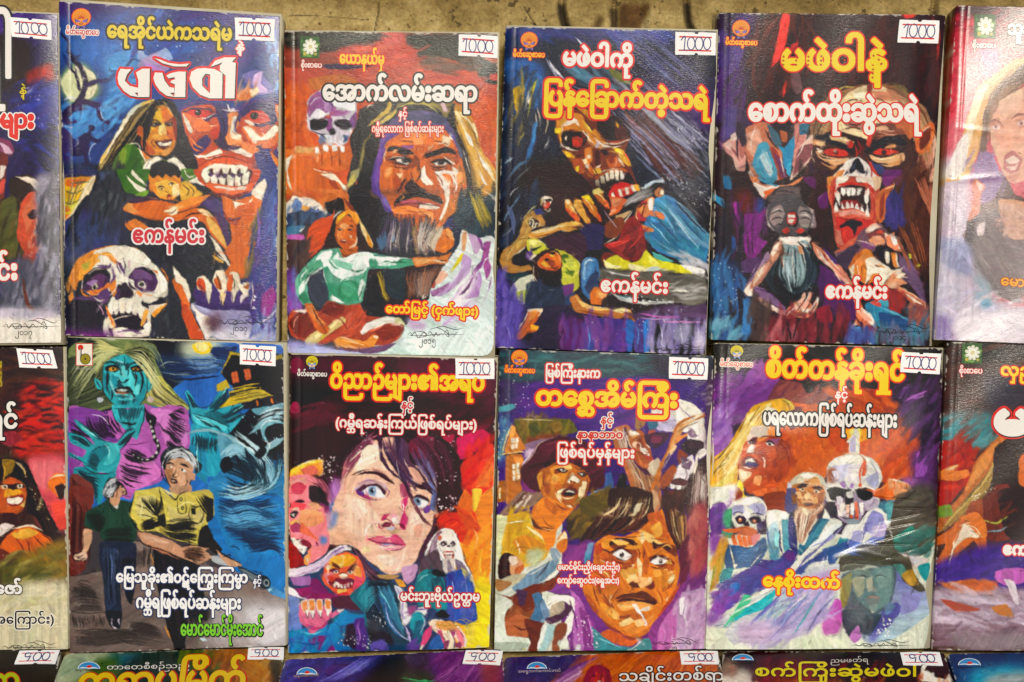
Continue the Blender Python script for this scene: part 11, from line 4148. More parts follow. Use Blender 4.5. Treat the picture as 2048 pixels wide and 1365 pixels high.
ART['r2'] = '''
@ 550 1280 4 10
P 2c2468 8,16 175,-8 3,44 -184,0
A 4a3a98 30 8,16 14,-2 -4,28 -14,0
A 24387a 40 28,15 62,-3 -20,14 -30,4
A 4a2a68 30 30,22 30,-4 6,8 -26,4
B 3a3a98 241c58 60 220 30 35 10,14 100,-3 -60,31 -44,0
H a8a8e8 5a5ac8 30 4 70,13 -10,7 -16,10 -14,6 | 84,12 -10,8 -8,6 -10,8
A 160f14 40 90,11 20,0 0,31 -48,0 14,-16
A 2a1c2c 24 106,11 18,0 2,19 -18,2
F 3a2a48 103,13 10,-2 7,3 -4,6 -8,-1
A 2a3020 20 104,25 20,1 10,4 0,12 -36,0
S 3ab868 10 100,30 20,3 16,-1
S 2a8a58 8 102,33 18,1 20,1
A 5a2068 40 124,11 55,-3 2,34 -45,0
B 7a2c80 4a1c54 60 220 30 35 126,12 53,-3 1,33 -44,0
H b060a8 7a3080 24 4 150,13 -10,9 -10,8 -8,6 | 178,11 -6,11 -6,10 -6,10
A 8a2c48 30 166,16 14,-2 1,28 -13,0
'''
ART['r3'] = '''
@ 1000 1280 4 10
P b85020 4,14 169,-7 3,45 -174,0
A 2a2060 40 4,14 66,-3 -14,11 -20,10 -34,10
B 2c2470 1c1648 60 240 34 35 4,15 60,-3 -24,21 -36,9
F 5a2c68 56,23 24,-10 14,-2 -34,18 -14,13 -10,0
H e0b8c8 8a4a90 30 6 80,12 -16,10 -16,10 -10,6 | 96,11 -18,12 -14,8 -14,9
B d0681c 9a3c14 100 260 34 38 86,11 82,-3 6,34 -114,0
H e8924a c85a1c 40 5 100,11 -10,9 -10,8 -14,12 | 166,9 -2,11 -2,10 -2,12
F 8a1a34 67,40 2,-13 5,-6 7,-1 7,4 2,9 2,9
F c03420 72,40 1,-10 6,-5 4,2 1,7 0,8
H 6a1430 b8284a 20 7 78,20 -6,6 -3,7 -1,9 | 82,20 6,6 1,8 1,8
F 5a1020 73.5,29 2.5,-1 1.5,1 -2.5,1
F 5a1020 80,29 2.5,-.5 1,1 -2.5,.5
F e8d0c0 78,33 3,0 -.5,1 -2,0
'''
ART['r4'] = '''
@ 1400 1280 4 10
P 2a1a1c 16,9 180,-2 12,45 -194,0
A d8ccbc 30 14,26 22,-2 8,6 2,12 -32,0
A 8a6a5a 20 17,17 13,1 -2,12 -12,-4
S c89080 22 17,11 7,5
S b06a58 14 22,21 5,3 -1,6
F 1c1416 36,12 7,0 0,8 -5,-1
A 6a1c24 40 46,18 44,-2 0,20 -40,6
B 8a2028 2a1014 50 140 40 60 46,16 94,0 4,26 -96,0
A 1a1416 40 80,9 110,-1 -10,8 -90,2
A 9a3c1c 26 62,32 48,1 0,9 -50,0
B c8642a 5a1c1c 24 120 34 60 54,34 86,-4 0,12 -86,0
F d8a080 45,33 4,3 2,4 -5,0
F f0e8d8 178,20 4,1 -2,4 8,1 0,3 8,2 4,-5 2,8 -6,2 0,6 -22,0 10,-8 -8,-2
F e8b880 174,39 8,-4 2,7 -10,0
B e8904a 8a2c20 14 70 30 70 174,30 28,0 0,12 -26,0
'''
ART['r5'] = '''
@ 1850 1280 4 10
P 12305c 16,10 84,-1 0,43 -70,0
A 1c5a8a 40 34,22 52,-5 14,25 -70,0
A 2a98b8 30 40,26 30,-5 20,9 -30,12 -24,0
A 9aa8a8 30 50,30 30,-4 10,16 -40,0
'''
# ---------------------------------------------------------------- the wall and the ground
def concrete(name, wall):
    m = bpy.data.materials.new(name); nt, b = nodes_of(m)
    N = nt.nodes.new; Lk = nt.links.new
    tc = N('ShaderNodeTexCoord')
    def noise(sc, det, ro=.6):
        n = N('ShaderNodeTexNoise'); n.inputs['Scale'].default_value = sc; n.inputs['Detail'].default_value = det; n.inputs['Roughness'].default_value = ro
        Lk(tc.outputs['Object'], n.inputs['Vector']); return n.outputs['Fac']
    def ramp(f, stops):
        r = N('ShaderNodeValToRGB'); e = r.color_ramp.elements
        while len(e) < len(stops): e.new(.5)
        for q, (p, c) in zip(e, stops): q.position = p; q.color = (*[float(v) for v in srgb2lin(hexc(c)[0])], 1)
        Lk(f, r.inputs['Fac']); return r.outputs['Color']
    def mix(f, a, c, mode='MIX'):
        x = N('ShaderNodeMix'); x.data_type = 'RGBA'; x.blend_type = mode
        if isinstance(f, float): x.inputs['Factor'].default_value = f
        else: Lk(f, x.inputs['Factor'])
        Lk(a, x.inputs['A']); Lk(c, x.inputs['B']); return x.outputs['Result']
    base = ramp(noise(34, 8, .68), [(.32, '7c683a'), (.46, 'ac945a'), (.58, 'c8b074'), (.70, 'dcca98')])
    fine = ramp(noise(420, 5, .75), [(.32, '6c6448'), (.5, 'c8c4b4'), (.66, 'f4f2ea')])
    c = mix(.55, base, fine, 'MULTIPLY')
    spots = ramp(noise(150, 2), [(.0, '3a2c18'), (.30, '5a4a2a'), (.345, 'ffffff'), (1, 'ffffff')])
    c = mix(.75, c, spots, 'MULTIPLY')
    if wall:
        at = N('ShaderNodeAttribute'); at.attribute_name = 'stain_groove_tint'
        c = mix(1.0, c, at.outputs['Color'], 'MULTIPLY')
    Lk(c, b.inputs['Base Color']); b.inputs['Roughness'].default_value = .92
    bp = N('ShaderNodeBump'); bp.inputs['Strength'].default_value = .8; bp.inputs['Distance'].default_value = .0012
    Lk(noise(260, 6, .7), bp.inputs['Height']); Lk(bp.outputs[0], b.inputs['Normal'])
    return m

# stains of the bare strip above the books; grooves, cracks and pits painted darker
wc = Canvas(-60, -60, 2170, 180, 11, 'fff'); wc.amp = .05
wc.run('''
@ 0 0 1
A a89878*6 20 -60,-60 2110,-60 2110,-20 -60,-20
A 8a7a58*5 14 60,0 130,4 120,60 40,40
A 9a8a60*5 20 850,-10 1010,-10 990,14 900,12
A 6a4a28*8 4 1252,-20 1312,-20 1296,20 1274,54 1250,56 1244,20
A 5a4420*7 4 1204,4 1216,10 1208,34 1190,48 1160,56 1146,52 1160,42 1186,38
A 4a3c24*7 3 1440,6 1462,0 1470,10 1450,18
A 5a4c30*7 3 1730,10 1760,4 1764,24 1740,28
F 2a241a*8 326,8 336,10 346,14 338,20 330,16
A 2a2418*8 3 1120,-20 1134,-20 1140,18 1156,46 1146,54 1132,36 1124,14
A 2a2418*8 3 1384,-20 1394,-20 1400,22 1412,40 1436,48 1430,54 1406,52 1390,34
A 3a3020*7 3 1226,-10 1246,-10 1244,30 1232,44 1230,16
A 2c2416*7 6 1895,10 1912,-10 1916,60 1898,70
A 9c8c64*4 18 1480,-20 1700,-20 1680,24 1500,24
D 5a4828*7 46 2 560,-10 1120,-10 1110,44 580,50
D 3a2c1a*8 20 1.6 700,0 1100,0 1100,44 700,50
L 1c160c*9 1.6 746,-20 746,0 741,18 739,30 737,44 736,62
L 1c160c*9 1.5 1050,-12 1058,2 1069,18 1080,32 1088,44
L 1c160c*8 1.3 1088,44 1106,38 1124,34
L 2a2014*6 1.2 560,4 640,6 720,14
L 1c160c*8 1.4 1512,-20 1506,4 1498,22
''')
def wall_depth(x, y):
    # grooves and the broken hole, in metres below the face
    d = np.zeros_like(x)
    for path, w, dep in (([(1130, -60), (1128, -10), (1134, 22), (1148, 50), (1160, 70)], 7, .006), ([(1388, -60), (1388, 0), (1396, 30), (1412, 46), (1440, 52)], 6, .005),
                         ([(746, -60), (746, 0), (738, 40), (736, 80)], 1.3, .003), ([(1050, -12), (1069, 18), (1088, 44), (1124, 34)], 1.2, .002), ([(1236, -60), (1238, 10), (1234, 50)], 5, .004), ([(1906, -60), (1904, 10), (1902, 90)], 6, .006)):
        p = smooth(path, False, 10)
        q = np.min([np.hypot(x - a, y - b) for a, b in p], axis=0) if len(p) < 60 else 0
        d += dep * np.exp(-(q / w) ** 2)
    d += .007 * np.exp(-(((x - 1280) / 26) ** 4) - (((y - 5) / 42) ** 4))
    d += .0045 * np.exp(-((x - 336) / 6) ** 2 - ((y - 13) / 4) ** 2)
    return d
gx = np.concatenate([np.linspace(-3300, -40, 60), np.arange(-30, 2080, 2.2), np.linspace(2090, 5400, 60)])
gy = np.concatenate([np.linspace(-1500, -45, 40), np.arange(-40, 90, 2.2), np.linspace(95, 1302, 50)])
xx, yy = np.meshgrid(gx, gy)
rng = np.random.default_rng(5)
FACE = WALL_W - .0015
dd = wall_depth(xx, yy)
nn = sum(vnoise(*xx.shape, c, c, rng) * a for c, a in ((3, .0006), (12, .0014), (60, .003)))
pts = U * ((xx - 1024) * SC)[..., None] + V * ((682.5 - yy) * SC)[..., None] + W * (FACE - dd + np.minimum(nn, .0012))[..., None]
wall_o = np.array([0, 0, 0.])
me = mesh_quads('concrete_wall', pts.reshape(-1, 3), grid_quads(len(gx), len(gy)))
ca = me.color_attributes.new('stain_groove_tint', 'FLOAT_COLOR', 'POINT')
cc = np.ones((xx.size, 4), np.float32)
sx_, sy_ = np.clip(xx.ravel(), -58, 2105), np.clip(yy.ravel(), -58, 115)
cc[:, :3] = srgb2lin(bilin(wc.a, sx_ + 60, sy_ + 60)); ca.data.foreach_set('color', cc.ravel())
me.polygons.foreach_set('use_smooth', np.ones(len(me.polygons), bool))
wo = link('concrete_wall', me, None, [concrete('concrete', True)])
wo['label'] = 'rough sloping concrete wall, cracked and ochre, behind the upper books'; wo['category'] = 'wall'

GZ = (V * ((682.5 - 1300) * SC) + W * FACE)[2]          # ground level: where the wall meets it
gy0 = (V * ((682.5 - 1300) * SC) + W * FACE)[1]
gc = np.array([[-3, gy0 - 3.2, GZ], [3, gy0 - 3.2, GZ], [3, gy0 + .4, GZ], [-3, gy0 + .4, GZ]])
go = link('ground', mesh_quads('ground', gc, np.array([[0, 1, 2, 3]])), None, [concrete('ground_concrete', False)])
go['kind'] = 'structure'

# ---------------------------------------------------------------- the books
WH, RD, YE, BK = 'ece8e2', 'd82c20', 'f0d024', '16140f'
def pos(o, *v):
    # zoomed-photo coordinates -> photo pixels
    return [o[0 if i % 2 == 0 else 1] + a / o[2] for i, a in enumerate(v)]
def T(b, o, name, text, x0, y0, x1, y1, h, bold, layers, shear=0):
    q = pos(o, x0, y0, x1, y1); k = 1 / o[2]
    b.text(name, text, *q, h * k, bold * k, [(c, g * k, dx * k, dy * k) for c, g, dx, dy in layers], shear)
def O(fill, out, g): return [(out, g, 0, 0), (fill, 0, 0, 0)]
def tagq(o, *v):
    p = pos(o, *v); return list(zip(p[::2], p[1::2]))
UP, MID, LOW = 'horror novels leaning in the upper row', 'horror novels leaning in the middle row', 'cheaper novels lying in the bottom row'
TI, SU, AU, PU = 'title_lettering', 'subtitle_lettering', 'author_lettering', 'publisher_lettering'
GLOSS = paint_mat('laminated_cover', .20, .75)
SATIN = paint_mat('satin_cover', .26, .5)
PUB = 'မိတ်ေဆွစာေပ'; SOE = 'စိုးစာေပ'; AND = 'နှင့်'; EKAN = 'ဧကန်မင်း'

# upper row
b = Book('paperback_novel', 'paperback with a red profile face, cut off at the left of the upper row', UP, [(-318, 12), (114, 29), (122, 686), (-312, 690)], .028, 1, (3, 1.5))
b.cover(paint('b0', -10, 10, 145, 690, 3), GLOSS, pages=(-3, 4, 2, 3))
o = (0, 10, 1.978)
T(b, o, TI, 'ရါ', -108, 288, 56, 288, 150, 5, [(BK, 9, 0, 0), (WH, 0, 0, 0)])
T(b, o, SU, 'နဲ့', 76, 352, 106, 352, 26, .6, O('d8c020', BK, 2.5))
T(b, o, SU, 'အများ', -80, 484, 134, 486, 52, 5, O('d83028', WH, 5))
T(b, o, AU, 'မင်း', -70, 1090, 72, 1086, 62, 4, O(WH, 'd84030', 4))
b.tag([(20, 35), (102, 41), (104, 81), (24, 74)], '1000', 1); b.signature(4, 640, 118, 26, 1, year='၂၀၁၇')

b = Book('paperback_novel', 'horror paperback showing a grinning witch with a baby, a red giant and a skull', UP, [(117, 3), (559, 33), (552, 684), (129, 671)], .031, 2, (3.5, -1))
b.wave = .0006
b.cover(paint('b1', 105, -5, 475, 700, 3), GLOSS, pages=(-2, 6, 3, 0))
o = (110, 0, 3.957); o2 = (110, 340, 3.957)
T(b, o, TI, 'ေရအိုင်ယဲကသရဲမ', 412, 296, 1400, 320, 92, 7, [(BK, 16, 0, 0), ('dcc41c', 0, 0, 0)])
T(b, o, SU, 'နဲ့', 1428, 396, 1500, 400, 48, 4, O(WH, RD, 8))
p = Print(225, 105, 485, 210, ss=3)
L1 = [[(520, 545), (560, 550), (605, 548), (570, 590), (552, 640), (590, 680), (662, 698), (662, 735), (630, 735), (662, 770), (600, 760), (545, 722), (505, 670), (495, 620), (503, 575)], [(640, 575), (690, 545), (750, 545), (747, 770), (655, 770), (660, 640)],
      [(790, 575), (850, 578), (868, 640), (905, 690), (945, 700), (945, 735), (910, 738), (948, 770), (885, 760), (830, 720), (795, 670), (778, 620)], [(880, 600), (920, 580), (975, 568), (1035, 570), (1031, 770), (945, 770), (950, 670), (915, 655), (920, 640), (952, 630), (945, 612), (900, 622)],
      [(785, 460), (830, 472), (900, 500), (985, 511), (1062, 505), (1040, 528), (940, 527), (850, 502)],
      [(1080, 570), (1125, 545), (1180, 540), (1262, 548), (1325, 580), (1322, 780), (1225, 780), (1228, 590), (1190, 585), (1165, 620), (1165, 680), (1225, 740), (1225, 780), (1150, 752), (1092, 695), (1065, 625)],
      [(1230, 530), (1268, 482), (1340, 455), (1432, 455), (1400, 490), (1430, 500), (1420, 780), (1345, 780), (1350, 600), (1305, 560), (1305, 520), (1330, 492), (1280, 512)]]
m = np.zeros_like(p.lab, bool)
for l in L1:
    q = np.array(l) / o[2] + o[:2]
    m |= edge_mask(np.stack([q, np.roll(q, -1, 0)], 1), p.x0, p.y0, p.w, p.h, p.ss)
p.glyphs(m, 0, [(RD, 4.6, 0, 0), (BK, 1.1, 1.5, 1.5), (WH, 0, 0, 0)]); p.build(TI, b, b.lift())
T(b, o2, AU, EKAN, 612, 575, 1188, 576, 100, 6, O('c83440', 'e8e0e0', 14))
b.emblem('fano', 143, 17, 183, 60); T(b, o, PU, PUB, 88, 272, 348, 282, 36, 2, O('c83440', WH, 7))
b.tag(tagq(o, 1425, 140, 1738, 152, 1735, 328, 1427, 315), '1000', 3); b.signature(435, 632, 116, 26, 2)

b = Book('paperback_novel', 'horror paperback showing a bearded man and a seated girl in a green blouse', UP, [(567.5, 63), (996, 67), (987, 713), (575, 706)], .025, 3, (1.5, -2.5))
b.cuts = [8, 6, 26, 3]; b.wave = .0005
b.cover(paint('b2', 555, 50, 455, 670, 3), GLOSS, pages=(-2, 3, 3, 2), board=(0, 4, 4, 3))
o = (560, 50, 4.0147); o2 = (560, 380, 4.0147)
T(b, o, SU, 'ေယာနယ်မှ', 478, 308, 838, 316, 70, 5, O('f0c820', 'd83018', 9))
T(b, o, TI, 'ေအာက်လမ်းဆရာ', 342, 600, 1585, 612, 115, 9, O(WH, '24261c', 15))
T(b, o, SU, AND, 950, 735, 1020, 738, 40, 2, O(WH, RD, 7))
T(b, o, SU, 'ဂမ_ဘီရေလာက ြဖစ်ရပ်ဆန်းများ', 738, 862, 1315, 862, 46, 2, O('f0e4dc', 'd04030', 8))
T(b, o2, AU, 'ေတာ်ြမင့် (ငှက်ဖျား)', 848, 985, 1592, 1008, 52, 4, O('f0d030', 'dc3818', 12))
b.emblem('flower', 600.5, 74, 639, 117); T(b, o, PU, SOE, 168, 343, 338, 346, 33, 2, O(WH, 'c84030', 5))
b.tag(tagq(o, 1437, 75, 1750, 92, 1748, 270, 1433, 248), '1000', 4); b.signature(812, 655, 116, 28, 3, year='၂၀၁၅')

b = Book('paperback_novel', 'horror paperback showing an amber skull in dark rain over a fallen man', UP, [(1011, 54), (1436, 63), (1411, 710), (988, 696)], .025, 4, (-3, -4))
b.curl = .0016
b.cover(paint('b3', 975, 40, 470, 680, 3), GLOSS, pages=(-2, 4, 1, -1))
o = (950, 40, 4); o2 = (950, 370, 4)
T(b, o, TI, 'မဖဲဝါကို', 700, 360, 1262, 378, 102, 9, O(WH, RD, 15))
T(b, o, TI, 'ြပန်ေြခာက်တဲ့သရဲ', 545, 680, 1868, 712, 112, 10, O('e8cc18', RD, 16))
T(b, o2, AU, EKAN, 1003, 852, 1545, 868, 86, 6, O(WH, 'd02828', 11))
b.emblem('fano', 1041, 64, 1076, 103); T(b, o, PU, PUB, 304, 294, 558, 300, 33, 2, O('f0c020', 'd83018', 6))
b.tag(tagq(o, 1605, 98, 1930, 102, 1925, 285, 1602, 280), '1000', 5); b.signature(1304, 690, 104, 18, 4, year='')

b = Book('paperback_novel', 'horror paperback showing a red-eyed fanged face and an upside-down bearded ghoul', UP, [(1438.5, 26), (1893, 30), (1866, 693), (1423, 680)], .027, 5, (1.5, -4.5))
b.curl = .0024; b.bumps = [(.93, .18, .05, .22, 0, -.0012)]
b.cover(paint('b4', 1410, 15, 500, 690, 3), GLOSS, pages=(-2, -2, -1, -2))
o = (1400, 20, 4); o2 = (1400, 355, 4)
T(b, o, TI, 'မဖဲဝါနဲ့', 645, 478, 1496, 480, 158, 13, O('e8d020', 'd8341c', 13))
p = Print(1550, 55, 1790, 170, ss=3.4)
for x, y in ((668, 375), (667, 407), (665, 440), (772, 372), (770, 405), (768, 440), (868, 375), (868, 407), (866, 440), (972, 372), (970, 407), (968, 440), (1050, 372), (1050, 405), (1048, 437), (1160, 370), (1158, 403), (1155, 436), (1257, 262), (1255, 294), (1254, 327), (1252, 370), (1251, 403), (1250, 436), (1388, 368), (1430, 400), (1452, 433), (1383, 478), (1382, 510), (1380, 542)):
    c = np.array([1400 + x / 4, 20 + y / 4])
    p.loops('b8341c', [[c + np.array([math.sin(t), -math.cos(t)]) * (3.6 if k % 2 == 0 else 1.5) for k, t in enumerate(np.arange(10) * math.pi / 5)]])
p.build('star_pattern', b, b.lift() + .00002)
T(b, o, TI, 'ေစာက်ထိုးဆွဲသရဲ', 385, 885, 1758, 890, 132, 11, O(WH, 'd8382c', 12))
T(b, o2, AU, EKAN, 1003, 962, 1500, 968, 92, 7, O(WH, 'd83020', 12))
b.emblem('fano', 1464, 40, 1500, 80); T(b, o, PU, PUB, 203, 278, 458, 284, 33, 2, O('f0c020', 'd83018', 6))
b.tag(tagq(o, 1593, 82, 1920, 85, 1912, 268, 1575, 262), '1000', 6); b.signature(1756, 652, 108, 24, 5, year='၂၀၁၄')

b = Book('paperback_novel', 'pink glossy paperback with a fanged woman, cut off at the right of the upper row', UP, [(1914, 11), (2352, 18), (2312, 698), (1869, 680)], .024, 6, (-3.5, .5))
b.wave = .0009; b.bumps = [(.2, .38, .18, .014, .1, .0003), (.12, .52, .14, .014, -.1, .00025)]
b.cover(paint('b5', 1860, 0, 200, 710, 3), GLOSS, pages=(-2, -2, -2, -2))
o = (1860, 0, 1.952)
T(b, o, TI, 'သူသ', 305, 134, 420, 136, 40, 3, O(WH, BK, 4))
T(b, o, AU, 'ေမာင်', 276, 1112, 405, 1124, 28, 2, O('e8a828', 'a84020', 3))
b.emblem('flower', 1949, 29, 1992, 77); T(b, o, PU, SOE, 165, 186, 257, 188, 17, 1, O(WH, '3a1c20', 2.5))

# middle row
b = Book('paperback_novel', 'paperback with a clawed long-haired woman, cut off at the left of the middle row', MID, [(-318, 700), (125, 694), (136, 1299), (-302, 1306)], .024, 7)
b.cover(paint('c0', -10, 670, 155, 650, 3), SATIN, pages=(-3, 0, 2, -1))
o = (0, 670, 1.964)
T(b, o, TI, 'ရင်', -46, 364, 70, 366, 55, 4, O(WH, BK, 6))
T(b, o, AU, 'ေဇာ်', -20, 1016, 88, 1016, 32, 3, O(WH, BK, 4))
T(b, o, SU, 'အေြကာင်း)', -30, 1134, 214, 1134, 27, 1.6, O('1c1814', 'f0ece0', 3))
b.tag([(33, 697), (105, 701), (115, 738), (40, 735)], '1000', 7); b.signature(4, 1284, 114, 20, 6, year='')

b = Book('paperback_novel', 'comic-style paperback showing a weeping blue-faced ghost woman above two men', MID, [(132, 675), (566, 689), (571, 1292), (138, 1307)], .029, 8, (-1, -2))
b.cover(paint('c5', 120, 665, 465, 655, 3), SATIN, pages=(-2, 2, 2, -1), board=(0, 3, 3, 0))
o = (100, 670, 4); o2 = (100, 980, 4)
T(b, o2, TI, 'ေြမသူခိုး၏ဝဋ်ေြကွးြကမ_မာ', 528, 736, 1582, 744, 66, 5, [('22325c', 9, 0, 2), ('f2f2f2', 0, 0, 0)])
T(b, o2, SU, AND, 1622, 752, 1690, 754, 38, 2, [('22325c', 6, 0, 1), ('f2f2f2', 0, 0, 0)])
T(b, o2, TI, 'ဂမ_ဘီရြဖစ်ရပ်ဆန်းများ', 688, 942, 1528, 954, 80, 5, [('22325c', 9, 0, 2), ('f2f2f2', 0, 0, 0)])
T(b, o2, AU, 'ေမာင်ေမာင်မိုးေအာင်', 1046, 1164, 1704, 1166, 90, 4, [('10180c', 8, 4, 4), ('7cc840', 0, 0, 0)])
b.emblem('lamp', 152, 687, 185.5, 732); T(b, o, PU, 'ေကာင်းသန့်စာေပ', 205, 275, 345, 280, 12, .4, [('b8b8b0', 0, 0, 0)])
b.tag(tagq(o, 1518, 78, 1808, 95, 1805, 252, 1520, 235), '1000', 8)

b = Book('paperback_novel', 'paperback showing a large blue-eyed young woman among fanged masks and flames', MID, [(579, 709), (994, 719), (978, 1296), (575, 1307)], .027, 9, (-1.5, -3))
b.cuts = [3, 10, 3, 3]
b.cover(paint('c6', 565, 700, 440, 620, 3), SATIN, pages=(-2, 1, 0, -1), board=(0, 2, 3, 0))
o = (540, 700, 4); o2 = (540, 980, 4)
T(b, o, TI, 'ဝိညာဉ်များ၏အရပ်', 480, 300, 1716, 325, 108, 9, O(YE, RD, 14))
T(b, o, SU, AND, 1050, 468, 1146, 472, 50, 3, O('c82030', WH, 8))
T(b, o, SU, '(ဂမ_ဘီရဆန်းြကယ်ြဖစ်ရပ်များ)', 522, 618, 1655, 636, 60, 4, O(WH, 'c82028', 8))
T(b, o2, AU, 'မင်းဘူးဗိုလ်ဥတ_တမ', 1043, 884, 1678, 890, 58, 4, O(WH, 'c02028', 11))
b.emblem('fany', 611, 711, 637, 740); T(b, o, PU, PUB, 216, 208, 458, 214, 30, 2, [(WH, 0, 0, 0)])
b.tag(tagq(o, 1482, 68, 1793, 72, 1795, 233, 1485, 230), '1000', 9); b.signature(868, 1240, 96, 20, 7, 'a8902c', '၂၀၁၇')

b = Book('paperback_novel', 'paperback showing a man smoking and a man in a maroon hat', MID, [(999, 699), (1427, 712), (1410, 1299), (988, 1304)], .025, 10, (-5, 2))
b.curl = .0018
b.cover(paint('c7', 978, 690, 460, 625, 3), GLOSS, pages=(-2, 0, 0, -1))
o = (950, 690, 4); o2 = (950, 980, 4)
T(b, o, SU, 'ြမစ်ြကီးနားက', 562, 256, 1003, 264, 58, 4, O(WH, 'd03028', 10))
T(b, o, TI, 'တေစ_ဆအိမ်ြကီး', 484, 478, 1622, 500, 108, 10, O(YE, 'd83020', 16))
T(b, o, SU, AND, 1005, 628, 1106, 632, 48, 3, O('c83028', WH, 8))
T(b, o, SU, 'နာနာဘာဝ', 816, 745, 1184, 748, 46, 4, O('c83428', 'f0dcd0', 7))
T(b, o, SU, 'ြဖစ်ရပ်မှန်များ', 652, 898, 1278, 906, 66, 4, O(WH, 'd03820', 11))
T(b, o2, AU, 'ေမာင်မှိုင်းညို(ေချာင်းဦး)', 662, 638, 1160, 642, 36, 2.4, O(WH, 'd84028', 8))
T(b, o2, AU, 'ေကျာ်ေဆွဝင်း(ေရွှအင်း)', 658, 746, 1154, 750, 38, 2.4, O(WH, 'd84028', 8))
b.emblem('fano', 1022, 700, 1056, 737); T(b, o, PU, PUB, 236, 220, 480, 228, 32, 2, O('f0a020', 'd84018', 5))
b.tag(tagq(o, 1555, 97, 1867, 110, 1860, 280, 1550, 270), '1000', 10); b.signature(1302, 1278, 102, 18, 8, year='၂၀၂၅')

b = Book('paperback_novel', 'creased paperback showing a screaming blonde and a candle standing on a skull', MID, [(1432, 687), (1889, 697), (1862, 1298), (1411, 1299)], .023, 11, (4, 2.5))
b.cuts = [6, 12, 3, 3]; b.wave = .0009; b.curl = .0016
r = np.random.default_rng(8)
b.bumps = [(.80 + .1 * r.random(), .50 + .03 * i, .09, .006, r.uniform(-.5, .1), r.choice([-.0005, .0005])) for i in range(7)] + [(.52, .71, .012, .12, .1, .0008), (.8, .70, .16, .03, .3, .0012), (.62, .66, .14, .02, -.4, -.0009), (.2, .27, .16, .04, .2, .0012), (.75, .8, .1, .1, 0, -.0012)]
b.cover(paint('c8', 1400, 675, 500, 635, 3), GLOSS, pages=(-2, 1, 1, -1), board=(0, 2, 2, 0))
o = (1395, 680, 4); o2 = (1395, 980, 4)
T(b, o, TI, 'စိတ်တန်ခိုးရှင်', 544, 292, 1655, 326, 130, 11, O(YE, 'e04418', 13))
T(b, o, SU, AND, 1098, 466, 1200, 470, 52, 3, O(WH, 'd83828', 8))
T(b, o, SU, 'ပရေလာကြဖစ်ရပ်ဆန်းများ', 528, 676, 1594, 700, 98, 6, O(WH, '1a1c14', 13))
T(b, o2, AU, 'ေနစိုးထက်', 518, 768, 1140, 788, 72, 7, O(YE, 'e05420', 12))
b.emblem('fany', 1460, 690, 1488, 719); T(b, o, PU, PUB, 182, 210, 440, 216, 33, 2, O('e06848', WH, 7))
b.tag(tagq(o, 1632, 97, 1957, 112, 1943, 277, 1617, 258), '1000', 12); b.signature(1705, 1282, 118, 18, 9, year='')

b = Book('paperback_novel', 'paperback with outstretched orange clawed hand, cut off at the right of the middle row', MID, [(1895, 684), (2332, 692), (2312, 1303), (1864, 1301)], .025, 12, (-3, 2))
b.wave = .0006
b.cover(paint('c9', 1850, 670, 210, 650, 3), GLOSS, pages=(-2, -2, -2, -1))
o = (1850, 670, 1.964)
T(b, o, TI, 'လှည့်', 296, 158, 440, 164, 34, 3, O(YE, 'd03020', 5))
T(b, o, TI, 'မ', 268, 386, 420, 388, 86, 12, [(RD, 10, 0, 0), (BK, 3, 2, 3), (WH, 0, 0, 0)])
T(b, o, AU, 'ဧကန်', 306, 862, 440, 866, 34, 4, O(WH, 'd03030', 5))
b.emblem('flower', 1924, 687, 1964, 727.5); T(b, o, PU, SOE, 134, 150, 226, 152, 17, 1, O(WH, 'd03030', 2.5))

# bottom row: lying flat on the ground, their heads against the feet of the middle row
FZ = GZ + .0125
def flat_book(key, label, q, seed, x0, w, cuts):
    b = Book('paperback_novel', label, LOW, q, .0120, seed, flat=FZ, length=.192)
    b.cuts = cuts; b.wave = .0002
    b.cover(paint(key, x0, 1285, w, 120, 3), SATIN, pages=(-2, -2, -2, -2))
    return b
o = (0, 1280, 4)
b = flat_book('r0', 'black paperback lying at the left end of the bottom row', [(-300, 1307), (123, 1297.5), (108, 1365), (-330, 1365)], 21, -30, 170, [0, 3, 0, 0])
T(b, o, TI, 'ရာ', -70, 410, 164, 392, 128, 8, [('e03c1c', 7, 2, 0), (BK, 3, 0, 0), ('a8b820', 0, 0, 0)])
b.tag([(38.8, 1303.5), (119.5, 1300), (110, 1327.5), (28.8, 1330)], '900', 21)
b = flat_book('r1', 'green and amber paperback with big yellow title lying in the bottom row', [(129, 1308.5), (567, 1295.5), (562, 1365), (106, 1365)], 22, 95, 490, [7, 9, 0, 0])
T(b, o, SU, 'တာေတစီစဉ်သည်', 852, 236, 1520, 228, 30, 1, O(WH, '1c1c14', 3))
T(b, o, TI, 'ကရာပြမိုက်', 610, 425, 1960, 400, 150, 11, [('c83020', 7, 8, 0), (BK, 3, 0, 0), ('dcb80c', 0, 0, 0)], .15)
b.emblem('sun', 155.5, 1324, 200.5, 1338.5); T(b, o, PU, 'အေရှ့ဘက်ေကာင်းကင်', 600, 252, 806, 246, 12, .4, [('241c0c', 0, 0, 0)])
b.tag([(497, 1296.5), (568, 1293), (567, 1317.5), (494.5, 1319.5)], '900', 23)
b = flat_book('r2', 'purple and blue paperback with one green streak lying in the bottom row', [(570, 1320), (1004, 1297), (1010, 1365), (556, 1365)], 23, 545, 480, [5, 7, 0, 0])
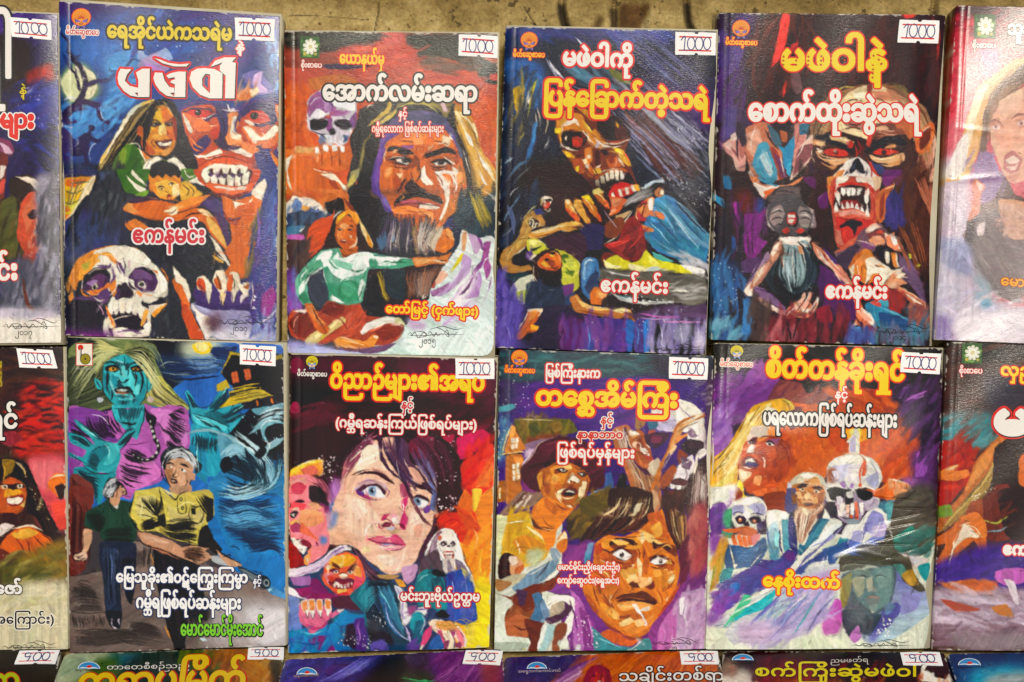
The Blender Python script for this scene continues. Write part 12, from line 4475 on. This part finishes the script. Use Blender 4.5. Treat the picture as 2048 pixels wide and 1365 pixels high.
b.emblem('sun', 593, 1336, 635, 1350.5); T(b, o, PU, 'အေရှ့ဘက်ေကာင်းကင်', 2345, 302, 2555, 292, 13, .5, [('b89c5c', 0, 0, 0)])
b.tag([(932, 1301.5), (1006, 1300.5), (1000, 1330), (924.5, 1328)], '900', 25)
b = flat_book('r3', 'violet and orange paperback with a small red face lying in the bottom row', [(1010, 1315), (1436, 1300), (1449, 1365), (1004, 1365)], 24, 995, 465, [3, 4, 0, 0])
T(b, o, TI, 'သချိုင်းတစ်ရာ', 4096 + 852, 332, 4096 + 1700, 318, 62, 3, O(WH, '1a1410', 9))
b.emblem('sun', 1053.5, 1324.5, 1094, 1338.5); T(b, o, PU, 'အေရှ့ဘက်ေကာင်းကင်', 4096 + 45, 264, 4096 + 392, 256, 16, .6, [('c8b8c0', 0, 0, 0)])
b.tag([(1360, 1304), (1435.5, 1301), (1438, 1327.5), (1363, 1330)], '900', 26)
b = flat_book('r4', 'black and red paperback with thin yellow title lying in the bottom row', [(1446, 1303), (1889, 1305), (1908, 1365), (1442, 1365)], 25, 1430, 490, [4, 3, 0, 0])
T(b, o, TI, 'စက်ြကိုးဆွဲမဖဲဝါ', 6034, 288, 7342, 294, 62, 4, O('dccc1c', '2a100c', 6))
T(b, o, SU, 'ညမဖတ်ရ', 6640, 184, 6948, 178, 26, .6, [('d8d4cc', 0, 0, 0)])
b.emblem('sun', 1463.5, 1309, 1507, 1321.5); T(b, o, PU, 'အေရှ့ဘက်ေကာင်းကင်', 5840, 194, 6056, 190, 12, .5, [('2a2018', 0, 0, 0)])
b.tag([(1800, 1306.5), (1880, 1304), (1886, 1331), (1806, 1332)], '900', 28)
b = flat_book('r5', 'dark blue paperback lying at the right end of the bottom row', [(1896, 1308), (2330, 1302), (2370, 1365), (1914, 1365)], 26, 1880, 180, [3, 3, 0, 0])
b.emblem('sun', 1916, 1317, 1961.5, 1331); T(b, o, PU, 'အေရှ့ဘက်ေကာင်းကင်', 7656, 230, 7878, 226, 13, .5, [('101c30', 0, 0, 0)])
bpy.context.view_layer.update()
